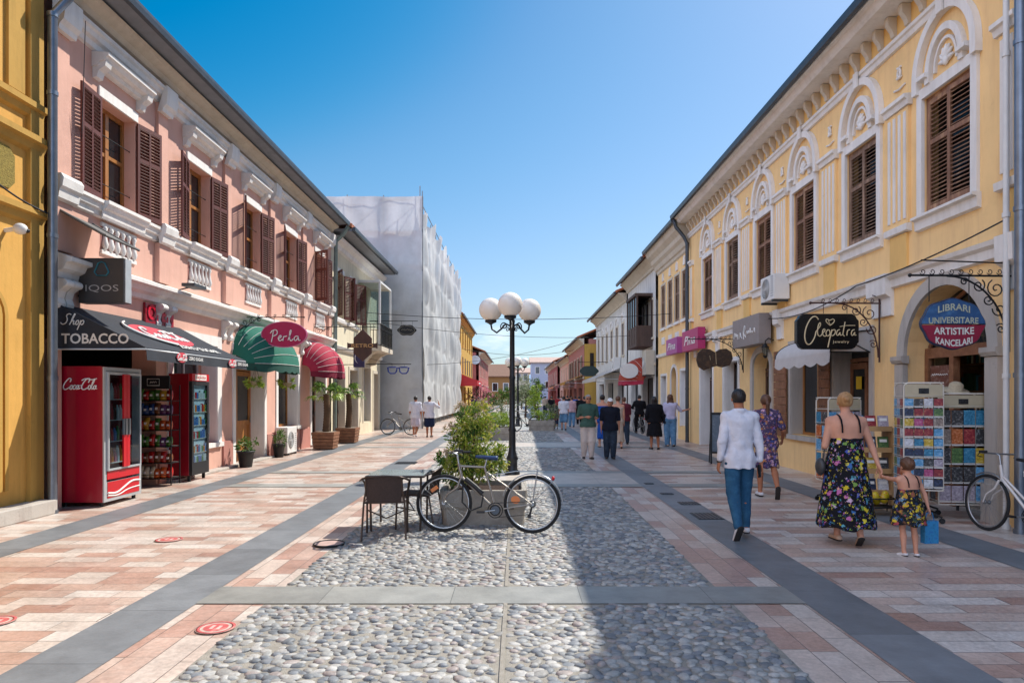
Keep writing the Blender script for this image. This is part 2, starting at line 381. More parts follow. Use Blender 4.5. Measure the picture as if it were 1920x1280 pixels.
# ---------------------------------------------------------------- paving
def paving_mat(name, bw, rh, rot, stops, rough=.3):
    m, nt, b = newmat(name); L = nt.links.new
    tc = nd(nt, 'ShaderNodeTexCoord'); sp = nd(nt, 'ShaderNodeSeparateXYZ'); L(tc.outputs['Object'], sp.inputs[0])
    u, v = ('Y', 'X') if rot else ('X', 'Y')
    fl = nd(nt, 'ShaderNodeMath', operation='DIVIDE'); L(sp.outputs[v], fl.inputs[0]); fl.inputs[1].default_value = rh
    f2 = nd(nt, 'ShaderNodeMath', operation='FLOOR'); L(fl.outputs[0], f2.inputs[0])
    wn = nd(nt, 'ShaderNodeTexWhiteNoise', noise_dimensions='1D'); L(f2.outputs[0], wn.inputs['W'])
    # rows slip sideways by a random amount, and lengths vary along the row
    sh = nd(nt, 'ShaderNodeMath', operation='MULTIPLY_ADD'); L(wn.outputs['Value'], sh.inputs[0]); sh.inputs[1].default_value = bw*3; L(sp.outputs[u], sh.inputs[2])
    sn = nd(nt, 'ShaderNodeMath', operation='SINE'); ml = nd(nt, 'ShaderNodeMath', operation='MULTIPLY'); L(sh.outputs[0], ml.inputs[0]); ml.inputs[1].default_value = 2.1; L(ml.outputs[0], sn.inputs[0])
    s2 = nd(nt, 'ShaderNodeMath', operation='MULTIPLY_ADD'); L(sn.outputs[0], s2.inputs[0]); s2.inputs[1].default_value = .22; L(sh.outputs[0], s2.inputs[2])
    cb = nd(nt, 'ShaderNodeCombineXYZ'); L(s2.outputs[0], cb.inputs['X']); L(sp.outputs[v], cb.inputs['Y'])
    br = nd(nt, 'ShaderNodeTexBrick'); br.offset = .5
    br.inputs['Color1'].default_value = (0, 0, 0, 1); br.inputs['Color2'].default_value = (1, 1, 1, 1); br.inputs['Mortar'].default_value = (.5, .5, .5, 1)
    br.inputs['Scale'].default_value = 1; br.inputs['Mortar Size'].default_value = .0035; br.inputs['Mortar Smooth'].default_value = .3; br.inputs['Bias'].default_value = 0
    br.inputs['Brick Width'].default_value = bw; br.inputs['Row Height'].default_value = rh
    L(cb.outputs[0], br.inputs['Vector'])
    r = ramp(nt, stops, 'CONSTANT'); L(br.outputs['Color'], r.inputs[0])
    n1 = nd(nt, 'ShaderNodeTexNoise', Scale=2.2, Detail=9, Roughness=.7); L(tc.outputs['Object'], n1.inputs['Vector'])
    n2 = nd(nt, 'ShaderNodeTexNoise', Scale=26, Detail=6, Roughness=.7); L(tc.outputs['Object'], n2.inputs['Vector'])
    md = nd(nt, 'ShaderNodeMath', operation='ADD'); L(n1.outputs['Fac'], md.inputs[0]); L(n2.outputs['Fac'], md.inputs[1])
    mr = nd(nt, 'ShaderNodeMapRange'); mr.inputs['From Min'].default_value = .7; mr.inputs['From Max'].default_value = 1.35; mr.inputs['To Min'].default_value = .6; mr.inputs['To Max'].default_value = 1.2
    L(md.outputs[0], mr.inputs['Value'])
    n4 = nd(nt, 'ShaderNodeTexNoise', Scale=5.5, Detail=10, Roughness=.75, Distortion=1.2); L(tc.outputs['Object'], n4.inputs['Vector'])
    r4 = ramp(nt, [(.3, lin('#b58672')), (.5, lin('#cfb3a2')), (.7, lin('#ddd0c4'))]); L(n4.outputs['Fac'], r4.inputs[0])
    m4 = nd(nt, 'ShaderNodeMix', data_type='RGBA'); m4.inputs[0].default_value = .24; L(r.outputs[0], m4.inputs[6]); L(r4.outputs[0], m4.inputs[7])
    hv = nd(nt, 'ShaderNodeHueSaturation'); hv.inputs['Saturation'].default_value = .84; L(m4.outputs[2], hv.inputs['Color']); L(mr.outputs[0], hv.inputs['Value'])
    mx = nd(nt, 'ShaderNodeMix', data_type='RGBA'); L(br.outputs['Fac'], mx.inputs[0]); L(hv.outputs[0], mx.inputs[6]); mx.inputs[7].default_value = (.13, .105, .09, 1)
    # dark spots: gum and dirt
    vo = nd(nt, 'ShaderNodeTexVoronoi', Scale=2.3); L(tc.outputs['Object'], vo.inputs['Vector'])
    sr = ramp(nt, [(.0, (.55, .55, .55, 1)), (.035, (.5, .5, .5, 1)), (.05, (0, 0, 0, 1))]); L(vo.outputs['Distance'], sr.inputs[0])
    m3 = nd(nt, 'ShaderNodeMix', data_type='RGBA'); L(sr.outputs[0], m3.inputs[0]); L(mx.outputs[2], m3.inputs[6]); m3.inputs[7].default_value = (.08, .07, .065, 1)
    L(m3.outputs[2], b.inputs['Base Color'])
    rr = nd(nt, 'ShaderNodeMapRange'); rr.inputs['To Min'].default_value = rough-.14; rr.inputs['To Max'].default_value = rough+.24; L(n1.outputs['Fac'], rr.inputs['Value']); L(rr.outputs[0], b.inputs['Roughness'])
    bp = nd(nt, 'ShaderNodeBump', Strength=.35, Distance=.006)
    ad = nd(nt, 'ShaderNodeMath', operation='MULTIPLY_ADD'); L(br.outputs['Fac'], ad.inputs[0]); ad.inputs[1].default_value = -1.2; L(n2.outputs['Fac'], ad.inputs[2])
    a2 = nd(nt, 'ShaderNodeMath', operation='MULTIPLY_ADD'); L(br.outputs['Color'], a2.inputs[0]); a2.inputs[1].default_value = .5; L(ad.outputs[0], a2.inputs[2])
    L(a2.outputs[0], bp.inputs['Height']); L(bp.outputs[0], b.inputs['Normal'])
    return m
PAL = [(0, lin('#d3c1b2')), (.16, lin('#c49f8b')), (.28, lin('#d8cbbd')), (.38, lin('#bb8a72')), (.47, lin('#c9ac99')), (.56, lin('#d6c7b8')), (.66, lin('#c29c86')), (.76, lin('#dbd0c4')), (.86, lin('#a9735c')), (.93, lin('#c8a894'))]
tile_m = paving_mat('pink_stone_tiles', .55, .2, False, PAL)
strip_m = paving_mat('pink_stone_strip', .5, .19, True, PAL[:5]+[(.6, lin('#b5826c')), (.7, lin('#d4bfae')), (.85, lin('#b07c66')), (.93, lin('#d0b4a0'))])

def slab_mat(name, c, joint):
    m, nt, b = newmat(name); L = nt.links.new
    tc = nd(nt, 'ShaderNodeTexCoord'); mp = nd(nt, 'ShaderNodeMapping')
    if joint == 'Y': mp.inputs['Rotation'].default_value = (0, 0, R(90))
    L(tc.outputs['Object'], mp.inputs[0])
    br = nd(nt, 'ShaderNodeTexBrick'); br.inputs['Color1'].default_value = mul(c, .82); br.inputs['Color2'].default_value = mul(c, 1.16); br.inputs['Mortar'].default_value = mul(c, .35)
    br.inputs['Scale'].default_value = 1; br.inputs['Mortar Size'].default_value = .003; br.inputs['Brick Width'].default_value = 1.05; br.inputs['Row Height'].default_value = 50; br.inputs['Bias'].default_value = 0
    L(mp.outputs[0], br.inputs['Vector'])
    n1 = nd(nt, 'ShaderNodeTexNoise', Scale=3, Detail=9, Roughness=.7); L(tc.outputs['Object'], n1.inputs['Vector'])
    mr = nd(nt, 'ShaderNodeMapRange'); mr.inputs['From Min'].default_value = .3; mr.inputs['From Max'].default_value = .7; mr.inputs['To Min'].default_value = .76; mr.inputs['To Max'].default_value = 1.2; L(n1.outputs['Fac'], mr.inputs['Value'])
    hv = nd(nt, 'ShaderNodeHueSaturation'); L(br.outputs['Color'], hv.inputs['Color']); L(mr.outputs[0], hv.inputs['Value']); L(hv.outputs[0], b.inputs['Base Color'])
    b.inputs['Roughness'].default_value = .48
    n2 = nd(nt, 'ShaderNodeTexNoise', Scale=40, Detail=5); L(tc.outputs['Object'], n2.inputs['Vector'])
    bp = nd(nt, 'ShaderNodeBump', Strength=.3, Distance=.006); L(n2.outputs['Fac'], bp.inputs['Height']); L(bp.outputs[0], b.inputs['Normal'])
    return m
band_m = slab_mat('grey_slate_slabs', lin('#74777a'), 'Y'); cross_m = slab_mat('grey_slate_cross', lin('#96958f'), 'X'); light_m = slab_mat('pale_stone_slabs', lin('#c4b8ac'), 'X')
dirt_m = M('ground_earth', '#8f8577', .95, scale=.3, bump=.3)
grout_m = M('cobble_bed_mortar', '#958f85', .95, scale=14, var=.22, bump=.5, bscale=120)

def sheet(name, rects, z, m, top=None, kind='structure'):
    b = MB(m)
    for x0, x1, y0, y1 in rects: b.quad((x0, y0, z), (x1, y0, z), (x1, y1, z), (x0, y1, z))
    return tag(b.build(name, fix=False), kind=kind)
sheet('ground', [(-6000, 6000, -800, 9000)], -.06, dirt_m)
CX0, CX1 = -2.0, 1.72
XL, XR, YF = -7.4, 7.2, 190
sheet('pavement', [(XL, -2.54, -4, YF), (2.30, XR, -4, YF)], 0, tile_m)
sheet('pavement_strip', [(-2.54, CX0, -4, YF), (CX1, 2.30, -4, YF)], 0, strip_m)
slabs = [(-5.79, -5.27, -4, YF), (-3.05, -2.54, -4, YF), (2.30, 2.80, -4, YF), (4.80, 5.34, -4, YF)]
sheet('paving_bands', slabs, .004, band_m)
cross = [(-2.54, 2.30, 5.41, 5.89)]
pale = []
y = 12.35
while y < 120:
    cross += [(-5.27, -3.05, y, y+.42), (2.80, 4.80, y, y+.42), (-2.54, 2.30, y, y+.42), (-2.54, 2.30, y+2.2, y+2.6), (-5.27, -3.05, y+2.2, y+2.6), (2.8, 4.8, y+2.2, y+2.6)]
    pale.append((-2.54, 2.30, y+.42, y+2.2)); y += 9.4
sheet('paving_cross_bands', cross, .0085, cross_m)
sheet('paving_pale_band', pale, .0085, light_m)
sheet('cobble_bed', [(CX0, CX1, -4, YF)], .001, grout_m)

# river cobbles: real stones near the camera, coarser ones further on
def stones():
    st = [lin(h) for h in ('#8b8c8b', '#9c9b97', '#7b7e82', '#a8a5a0', '#6f7275', '#918e89', '#b0ada8', '#988d88')]
    m, nt, b = newmat('river_cobbles'); L = nt.links.new
    g = nd(nt, 'ShaderNodeNewGeometry'); r = ramp(nt, [(i/8, c) for i, c in enumerate(st)], 'CONSTANT'); L(g.outputs['Random Per Island'], r.inputs[0])
    tc = nd(nt, 'ShaderNodeTexCoord'); n = nd(nt, 'ShaderNodeTexNoise', Scale=30, Detail=7, Roughness=.7); L(tc.outputs['Object'], n.inputs['Vector'])
    mr = nd(nt, 'ShaderNodeMapRange'); mr.inputs['From Min'].default_value = .3; mr.inputs['From Max'].default_value = .7; mr.inputs['To Min'].default_value = .7; mr.inputs['To Max'].default_value = 1.25; L(n.outputs['Fac'], mr.inputs['Value'])
    hv = nd(nt, 'ShaderNodeHueSaturation'); L(r.outputs[0], hv.inputs['Color']); L(mr.outputs[0], hv.inputs['Value']); L(hv.outputs[0], b.inputs['Base Color'])
    b.inputs['Roughness'].default_value = .58
    bp = nd(nt, 'ShaderNodeBump', Strength=.35, Distance=.006); L(n.outputs['Fac'], bp.inputs['Height']); L(bp.outputs[0], b.inputs['Normal'])
    rnd = random.Random(3)
    def ico(nn, mm):
        vs = []; fs = []
        for i in range(mm+1):
            a = PI/2*i/mm*1.15-.15*PI/2
            for k in range(nn): t = 2*PI*k/nn+i*.3; vs.append((math.cos(a)*math.cos(t), math.cos(a)*math.sin(t), math.sin(a)))
        for i in range(mm):
            for k in range(nn): fs.append((i*nn+k, i*nn+(k+1) % nn, (i+1)*nn+(k+1) % nn, (i+1)*nn+k))
        return vs, fs
    def field(y0, y1, pitch, nn, mm):
        vs0, fs0 = ico(nn, mm); vs = []; fs = []
        y = y0; row = 0
        while y < y1:
            x = CX0+.03+(row % 2)*pitch*.5
            while x < CX1-.02:
                px = x+rnd.uniform(-.3, .3)*pitch; py = y+rnd.uniform(-.3, .3)*pitch
                x += pitch*rnd.uniform(.85, 1.2)
                if abs(px+.085) < .028 or not (CX0+.02 < px < CX1-.02): continue
                if 5.38 < py < 5.92 or 12.32 < py < 14.98 or 21.72 < py < 24.4: continue
                if rnd.random() < .03: continue
                big = rnd.uniform(.7, 1.15); a = rnd.uniform(.9, 1.4)*pitch*.6*big; bb = rnd.uniform(.75, 1.05)*pitch*.58*big; hh = rnd.uniform(.010, .019); th = rnd.gauss(0, .6)
                z0 = rnd.uniform(-.006, .004); tx = rnd.uniform(-.12, .12); ty = rnd.uniform(-.12, .12); o = len(vs)
                ca, sa = math.cos(th), math.sin(th); e = rnd.uniform(-.22, .22)
                for (vx, vy, vz) in vs0:
                    q = 1+e*vx+.06*math.sin(7*vx+5*vy+px*40)
                    lx, ly = vx*a*q, vy*bb*q
                    vs.append((px+lx*ca-ly*sa, py+lx*sa+ly*ca, z0+vz*hh+tx*lx+ty*ly))
                for f in fs0: fs.append(tuple(o+i for i in f))
                fs.append(tuple(o+mm*nn+k for k in range(nn)))
            y += pitch*.84; row += 1
        return vs, fs
    B = MB(m)
    for a in ((2.6, 8.2, .072, 8, 3), (8.2, 13, .08, 6, 3), (13, 32, .11, 6, 2)):
        v, f = field(*a); B.add(v, f, True)
    tag(B.build('cobblestones', fix=False), kind='stuff')
stones()
# beyond, the same cobbles as one rough sheet
mc, nt, b = newmat('far_cobbles'); L = nt.links.new
tc = nd(nt, 'ShaderNodeTexCoord'); vo = nd(nt, 'ShaderNodeTexVoronoi', Scale=9); L(tc.outputs['Object'], vo.inputs['Vector'])
r = ramp(nt, [(0, lin('#8f918f')), (.3, lin('#a5a39b')), (.55, lin('#7c8286')), (.8, lin('#b0aa9e'))]); L(vo.outputs['Color'], r.inputs[0]); L(r.outputs[0], b.inputs['Base Color'])
bp = nd(nt, 'ShaderNodeBump', Strength=.8, Distance=.02, invert=True); L(vo.outputs['Distance'], bp.inputs['Height']); L(bp.outputs[0], b.inputs['Normal']); b.inputs['Roughness'].default_value = .5
sheet('far_cobble_pavement', [(CX0, CX1, 32, YF)], .006, mc)
mort_m = M('mortar_line', '#b5ab9b', .9, scale=10, bump=.3)
sheet('centre_seam', [(-.1, -.07, 2, 5.41), (-.1, -.07, 5.89, 12.3)], .012, grout_m)
# ---------------------------------------------------------------- shared materials
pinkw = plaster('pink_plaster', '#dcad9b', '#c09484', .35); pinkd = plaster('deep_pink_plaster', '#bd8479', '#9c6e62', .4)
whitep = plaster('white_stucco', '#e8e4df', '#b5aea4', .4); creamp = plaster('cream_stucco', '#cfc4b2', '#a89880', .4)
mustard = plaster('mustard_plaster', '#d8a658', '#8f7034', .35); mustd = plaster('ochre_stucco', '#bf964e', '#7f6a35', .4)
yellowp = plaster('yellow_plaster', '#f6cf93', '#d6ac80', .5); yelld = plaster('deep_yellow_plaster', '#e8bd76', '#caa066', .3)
creamy = plaster('pale_cream_plaster', '#ded3b8', '#b8a98c', .5); greyp = plaster('worn_white_plaster', '#dad8d4', '#96928c', .8)
stone_w = plaster('pale_stone', '#b9b2aa', '#877f78', .6, .7)
brown_s = M('red_brown_shutter_paint', '#5c2a20', .55, var=.25, scale=14, streak=True, bump=.2)
old_wood = M('weathered_brown_wood', '#8c6752', .8, c2='#bd9874', var=.35, scale=9, streak=True, bump=.4)
amber_w = M('amber_varnished_wood', '#a56e38', .4, var=.25, scale=10, streak=True)
dark_w = M('dark_wood', '#4a3024', .6, var=.3, scale=9, streak=True, bump=.2)
mid_w = M('brown_wood_planks', '#84583c', .7, c2='#9d7050', var=.3, scale=7, bump=.3)
iron = M('black_wrought_iron', '#1c1c1e', .5, var=.2, metal=.3); gunm = M('dark_grey_metal', '#4b5158', .4, metal=.6, var=.15)
zinc = M('zinc_pipe', '#7d8590', .38, metal=.75, var=.18, scale=5); steel = M('brushed_steel', '#a5a7a9', .3, metal=.9, var=.08)
alu = M('painted_aluminium', '#b9bcbe', .4, metal=.3, var=.08)
dglass = M('dark_window_glass', '#1b2126', .06, var=.3, scale=2, spec=.8); 
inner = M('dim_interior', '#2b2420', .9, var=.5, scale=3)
rooft = M('orange_roof_tiles', '#a4603f', .85, c2='#b8775a', var=.3, scale=5, bump=.5); eave_g = M('grey_eave_boards', '#7f8288', .7, var=.15, scale=3, streak=True)
black_m = M('matt_black', '#18181a', .55, var=.15); white_m = M('white_paint', '#dcdad6', .5, var=.06); cable_m = M('black_cable', '#15151a', .6, var=0)
led_m = M('lettering_white', '#e4e2de', .5, var=0); red_m = M('bright_red', '#c4101e', .35, var=.06); redd = M('deep_red_metal', '#9c0f28', .28, var=.05, coat=.5)

def clear_glass(name, c='#dfe8ea', a=.25):
    m, nt, b = newmat(name); L = nt.links.new
    gl = nt.nodes.new('ShaderNodeBsdfGlossy'); gl.inputs['Roughness'].default_value = .03; tr = nt.nodes.new('ShaderNodeBsdfTransparent'); tr.inputs['Color'].default_value = lin(c)
    fr = nt.nodes.new('ShaderNodeFresnel'); fr.inputs['IOR'].default_value = 1.45
    gg_ = nt.nodes.new('ShaderNodeNewGeometry'); inv = nt.nodes.new('ShaderNodeMath'); inv.operation = 'SUBTRACT'; inv.inputs[0].default_value = 1; L(gg_.outputs['Backfacing'], inv.inputs[1])
    ad = nt.nodes.new('ShaderNodeMath'); ad.operation = 'MULTIPLY'; ad.use_clamp = True; L(fr.outputs[0], ad.inputs[0]); L(inv.outputs[0], ad.inputs[1])
    mx = nt.nodes.new('ShaderNodeMixShader'); L(ad.outputs[0], mx.inputs[0]); L(tr.outputs[0], mx.inputs[1]); L(gl.outputs[0], mx.inputs[2]); L(mx.outputs[0], nt.nodes['Material Output'].inputs['Surface'])
    return m
cglass = clear_glass('clear_glass')

class Fac:
    "a street facade: local x runs along the street, -y points out of the wall"
    def __init__(s, side, X, Y0, Y1, name, label, cat='building', group=None):
        s.side = side; s.X = X; s.Y0 = Y0; s.Y1 = Y1; s.L = Y1-Y0
        s.e = thing(name, label, cat, (X, Y0 if side == 'L' else Y1, 0), R(90) if side == 'L' else R(-90), group)
    def u(s, Y): return Y-s.Y0 if s.side == 'L' else s.Y1-Y
    def h(s, Ya, Yb, z0, z1, rise=0):
        a, b = sorted((s.u(Ya), s.u(Yb))); return (a, b, z0, z1, rise)
def shell(mb, Lx, H, D=8, t=.35, ends=True):
    "side walls, back and a dim floor behind a facade"
    if ends: mb.box(0, .3, t, D, 0, H); mb.box(Lx-.3, Lx, t, D, 0, H)
    mb.box(0, Lx, D, D+.3, 0, H)
def roof_part(fac, H, over=.55, rise=2.2, depth=4.2, D=8.3, x0=0, x1=None):
    x1 = fac.L if x1 is None else x1
    b = MB(rooft); b.prof([(-over, H), (depth, H+rise), (D+.4, H), (D+.4, H+.1), (depth, H+rise+.12), (-over, H+.1)], x0, x1)
    # ridged tile rows
    n = int((x1-x0)/.24); s = (rise)/(depth+over)
    for i in range(n):
        x = x0+.12+i*.24; b.tube([(x, -over+.02, H+.115), (x, depth, H+rise+.125)], .05, n=5)
    r = b.build('roof', fac.e); return r
def gutter(fac, H, over, x0=0, x1=None, parent=None):
    x1 = fac.L if x1 is None else x1
    b = MB(gunm); b.prof([(-over-.11, H-.02), (-over-.09, H-.1), (-over-.02, H-.11), (-over, H-.09), (-over, H+.03), (-over-.11, H+.03)], x0-.02, x1+.02)
    return b.build('gutter', parent or fac.e)
def downpipe(name, label, path, r=.055, m=None, group=None):
    b = MB(m or zinc); b.tube(path, r, n=10)
    x, y, z = path[-1]
    for p in path:
        if abs(p[0]-x) < .02 and abs(p[1]-y) < .02: b.lathe([(r+.012, -.03), (r+.012, .03)], 10, p)
    for zz in (1.9, 3.9, 5.9):
        if zz < max(p[2] for p in path)-.5: b.lathe([(r+.01, -.03), (r+.01, .03)], 10, (x, y, zz))
    return tag(b.build(name), label, 'drainpipe', group)

# shutter leaf: x from 0 (hinge) to w, louvres inside two panels
def shutter_mb(w, h, m, pitch=.055, t=.035, mid=False):
    b = MB(m); s = .055
    if mid: b.box(w/2-.022, w/2+.022, -t/2-.003, t/2+.003, .1, h-.07)
    b.box(0, s, -t/2, t/2, 0, h); b.box(w-s, w, -t/2, t/2, 0, h); b.box(s, w-s, -t/2, t/2, 0, .1); b.box(s, w-s, -t/2, t/2, h-.07, h); b.box(s, w-s, -t/2, t/2, h*.6, h*.6+.07)
    rot = Matrix.Rotation(R(38), 3, 'X')
    for a, c in ((.1, h*.6), (h*.6+.07, h-.07)):
        n = int((c-a)/pitch)
        for i in range(n): b.obox((w/2, 0, a+(i+.5)*(c-a)/n), (w-2*s+.004, .048, .009), rot)
    return b
WL, WH = 1.04, 1.67
def left_window(fac, x, z=4.78, hood=True, bal=True, sh=(R(152), R(140)), w=WL, h=WH):
    b = MB(amber_w); d = .2
    b.box(-w/2, -w/2+.07, d, d+.07, 0, h); b.box(w/2-.07, w/2, d, d+.07, 0, h); b.box(-w/2+.07, w/2-.07, d, d+.07, 0, .08); b.box(-w/2+.07, w/2-.07, d, d+.07, h-.08, h)
    b.box(-.045, .045, d-.012, d+.07, .08, h-.08); b.box(-w/2+.07, -.045, d, d+.06, h*.52, h*.52+.06); b.box(.045, w/2-.07, d, d+.06, h*.52, h*.52+.06)
    W = b.build('window', fac.e, (x, 0, z))
    MB(dglass).box(-w/2+.06, w/2-.06, d+.03, d+.038, .05, h-.05).build('pane', W)
    MB(whitep).box(-w/2-.1, w/2+.1, -.05, .0, -.07, 0).build('sill', W); MB(whitep).box(-w/2-.04, w/2+.04, -.03, .0, h+.01, h+.17).build('lintel', W)
    for sg, an in zip((-1, 1), sh):
        m = shutter_mb(.6, h-.02, brown_s, mid=True)
        if sg > 0: m.v = [(-p[0], p[1], p[2]) for p in m.v]
        m.build('shutter', W, (sg*w/2, -.03, .01), sg*an)
    # iron stay bars across the opening
    b = MB(iron); b.tube([(-w/2+.04, .1, .35), (w/2, .1, .35)], .008, n=5); b.tube([(-w/2+.04, .1, 1.15), (w/2, .1, 1.15)], .008, n=5); b.build('bar', W)
    if hood:
        b = MB(whitep); b.prof([(0, .0), (-.1, .02), (-.12, .08), (-.2, .1), (-.24, .16), (-.27, .17), (-.27, .22), (0, .24)], -.72, .72)
        for s in (-1, 1):
            xx = s*.62; b.prof([(0, -.17), (-.07, -.15), (-.1, -.05), (-.2, .02), (-.22, .1), (0, .1)], xx-.08, xx+.08)
        b.build('window_hood', fac.e, (x, 0, z+h+.4))
    if bal:
        b = MB(whitep); b.box(-.5, .5, -.035, 0, -.06, 0); b.box(-.5, .5, -.035, 0, -.5, -.44)
        for i in range(6):
            xx = -.42+i*.168; b.lathe([(.02, -.44), (.045, -.4), (.055, -.34), (.03, -.24), (.022, -.15), (.045, -.09), (.03, -.06)], 8, (xx, -.03, 0))
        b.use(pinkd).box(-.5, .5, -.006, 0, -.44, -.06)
        b.build('balustrade_panel', fac.e, (x, 0, z-.33))
    return W

# ---------------------------------------------------------------- pink building
P = Fac('L', -6.7, 9.86, 24.5, 'shop_building', 'pink two storey building with red brown louvred shutters and white stucco trim')
wx = [1.63+2.93*k for k in range(5)]; u = P.u
holes = [(x-WL/2, x+WL/2, 4.78, 4.78+WH) for x in wx]
gh = [P.h(10.06, 12.7, 0, 2.5), P.h(13.3, 15.25, 0.62, 2.75), P.h(16.25, 18.1, 0, 2.75), P.h(19.15, 20.9, .75, 2.75), P.h(22.3, 23.9, 0, 2.7)]
b = MB(pinkw); wall(b, 0, P.L, 0, 7.8, holes+gh, .45); b.build('wall', P.e, fix=False)
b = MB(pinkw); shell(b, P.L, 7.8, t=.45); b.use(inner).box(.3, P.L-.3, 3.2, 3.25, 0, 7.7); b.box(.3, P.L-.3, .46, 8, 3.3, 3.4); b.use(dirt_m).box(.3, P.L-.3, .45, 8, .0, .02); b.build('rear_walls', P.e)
roof_part(P, 7.84, .6); gutter(P, 7.86, .62)
b = MB(whitep)
b.prof([(0, 7.1), (-.05, 7.12), (-.07, 7.2), (-.13, 7.23), (-.15, 7.3), (-.19, 7.33), (-.19, 7.39), (0, 7.41)], 0, P.L)
b.use(creamp).prof([(0, 7.5), (-.12, 7.52), (-.16, 7.6), (-.3, 7.66), (-.34, 7.72), (0, 7.74)], 0, P.L)
b.use(eave_g).prof([(0, 7.76), (-.6, 7.8), (-.6, 7.83), (0, 7.83)], 0, P.L); b.build('cornice', P.e)
b = MB(whitep)
segs = [(0, P.L)]
b.prof([(0, 4.5), (-.05, 4.52), (-.06, 4.6), (-.1, 4.62), (-.12, 4.7), (-.15, 4.71), (-.15, 4.76), (0, 4.775)], 0, P.L)
for x in wx: b.prof([(-.1, 4.48), (-.12, 4.52), (-.13, 4.62), (-.17, 4.64), (-.2, 4.7), (-.22, 4.71), (-.22, 4.765), (-.1, 4.765)], x-.62, x+.62)
b.build('sill_course', P.e)
b = MB(whitep); b.prof([(0, 3.36), (-.06, 3.38), (-.08, 3.46), (-.16, 3.5), (-.2, 3.58), (-.28, 3.6), (-.28, 3.66), (-.05, 3.74), (0, 3.76)], 0, P.L); b.build('lower_cornice', P.e)
px_ = [.12, 2.99, 5.89, 8.77, 11.6, 14.45]
for x in px_:
    b = MB(pinkw); b.box(x-.17, x+.17, -.06, 0, 4.78, 7.1); b.box(x-.2, x+.2, -.09, 0, 3.76, 4.49)
    b.use(whitep).prof([(-.14, 6.93), (-.16, 7.0), (-.22, 7.06), (-.24, 7.2), (-.24, 7.395), (-.18, 7.395), (-.05, 6.93)], x-.2, x+.2)
    b.prof([(-.1, 4.47), (-.16, 4.5), (-.18, 4.62), (-.22, 4.66), (-.24, 4.78), (-.2, 4.84), (-.05, 4.84)], x-.23, x+.23)
    b.build('pilaster', P.e)
    for dx in (-.17, .17):
        b = MB(whitep); xx = min(max(x+dx, .1), P.L-.1)
        b.prof([(0, 2.92), (-.06, 2.94), (-.08, 3.0), (-.05, 3.08), (-.08, 3.18), (-.16, 3.24), (-.2, 3.3), (-.16, 3.35), (0, 3.36)], xx-.08, xx+.08)
        b.lathe([(.055, -.09), (.055, .09)], 10, (xx, -.15, 3.29), Matrix.Rotation(R(90), 3, 'Y')); b.build('corbel', P.e)
angs = [(R(174), R(169)), (R(166), R(170)), (R(158), R(168)), (R(164), R(170)), (R(124), R(170))]
for x, a in zip(wx, angs): left_window(P, x, sh=a)
# ground floor frames and doors
def surround(fac, hole, wd, m=None, name='door_surround', y=-.03, sill=False, yin=.0):
    a, c, z0, z1 = hole[:4]; b = MB(m or whitep)
    b.box(a-wd, a, y, yin, z0, z1+wd); b.box(c, c+wd, y, yin, z0, z1+wd); b.box(a, c, y, yin, z1, z1+wd)
    if sill: b.box(a-wd-.03, c+wd+.03, y-.04, yin, z0-.1, z0-.001)
    # reveals, a few mm proud of the wall thickness
    b.box(a, a+.012, yin, .33, z0+.01, z1-.012); b.box(c-.012, c, yin, .33, z0+.01, z1-.012); b.box(a, c, yin, .33, z1-.012, z1)
    return b.build(name, fac.e)
for hh, wd in ((gh[1], .22), (gh[2], .16), (gh[3], .16), (gh[4], .16)): surround(P, hh, wd, sill=hh[2] > .1)
def panel_door(fac, hole, m, d=.36, leaves=2, glazed=True, top=.45):
    a, c, z0, z1 = hole[:4]; wd = (c-a)/leaves; b = MB(m); b.box(a, c, d, d+.06, z1-top, z1-top+.07); b.box(a, c, d, d+.06, z1-.06, z1); D = b.build('door_frame', fac.e)
    MB(dglass).box(a, c, d+.03, d+.036, z1-top+.07, z1-.06).build('pane', D)
    for i in range(leaves):
        x0, x1 = a+i*wd+.01, a+(i+1)*wd-.01; b = MB(m); h = z1-top-.02
        b.box(x0, x0+.1, d, d+.05, z0+.02, h); b.box(x1-.1, x1, d, d+.05, z0+.02, h); b.box(x0+.1, x1-.1, d, d+.05, z0+.02, z0+.3); b.box(x0+.1, x1-.1, d, d+.05, h-.12, h); b.box(x0+.1, x1-.1, d, d+.05, z0+.9, z0+1.02)
        b.box(x0+.1, x1-.1, d+.02, d+.04, z0+.3, z0+.9)
        dd = b.build('door', fac.e)
        MB(dglass if glazed else m).box(x0+.09, x1-.09, d+.015, d+.03, z0+1.0, h-.1).build('pane', dd)
        MB(steel).tube([(x1-.05, d-.03, z0+.95), (x1-.05, d-.03, z0+1.12)], .012).build('handle', dd)
panel_door(P, gh[2], amber_w); panel_door(P, gh[4], dark_w)
def shop_window(fac, hole, m, d=.3, mull=1, name='shop_window', items=None, glass=None):
    a, c, z0, z1 = hole[:4]; b = MB(m); f = .06
    b.box(a, a+f, d, d+.06, z0, z1); b.box(c-f, c, d, d+.06, z0, z1); b.box(a+f, c-f, d, d+.06, z0, z0+f); b.box(a+f, c-f, d, d+.06, z1-f, z1)
    for i in range(mull): x = a+(c-a)*(i+1)/(mull+1); b.box(x-.025, x+.025, d+.003, d+.055, z0+f, z1-f)
    W = b.build(name, fac.e); MB(glass or cglass).box(a+f*.5, c-f*.5, d+.025, d+.032, z0+f*.5, z1-f*.5).build('pane', W)
    return W
shop_window(P, gh[1], alu, d=.4, mull=2, glass=dglass); shop_window(P, gh[3], amber_w, mull=1)
# rusticated pink plinth blocks
for a, c in ((15.55, 16.05), (18.3, 18.95), (21.15, 22.1), (12.75, 13.05)): MB(pinkd).box(u(a), u(c), -.04, 0, 0, .62).build('plinth', P.e)
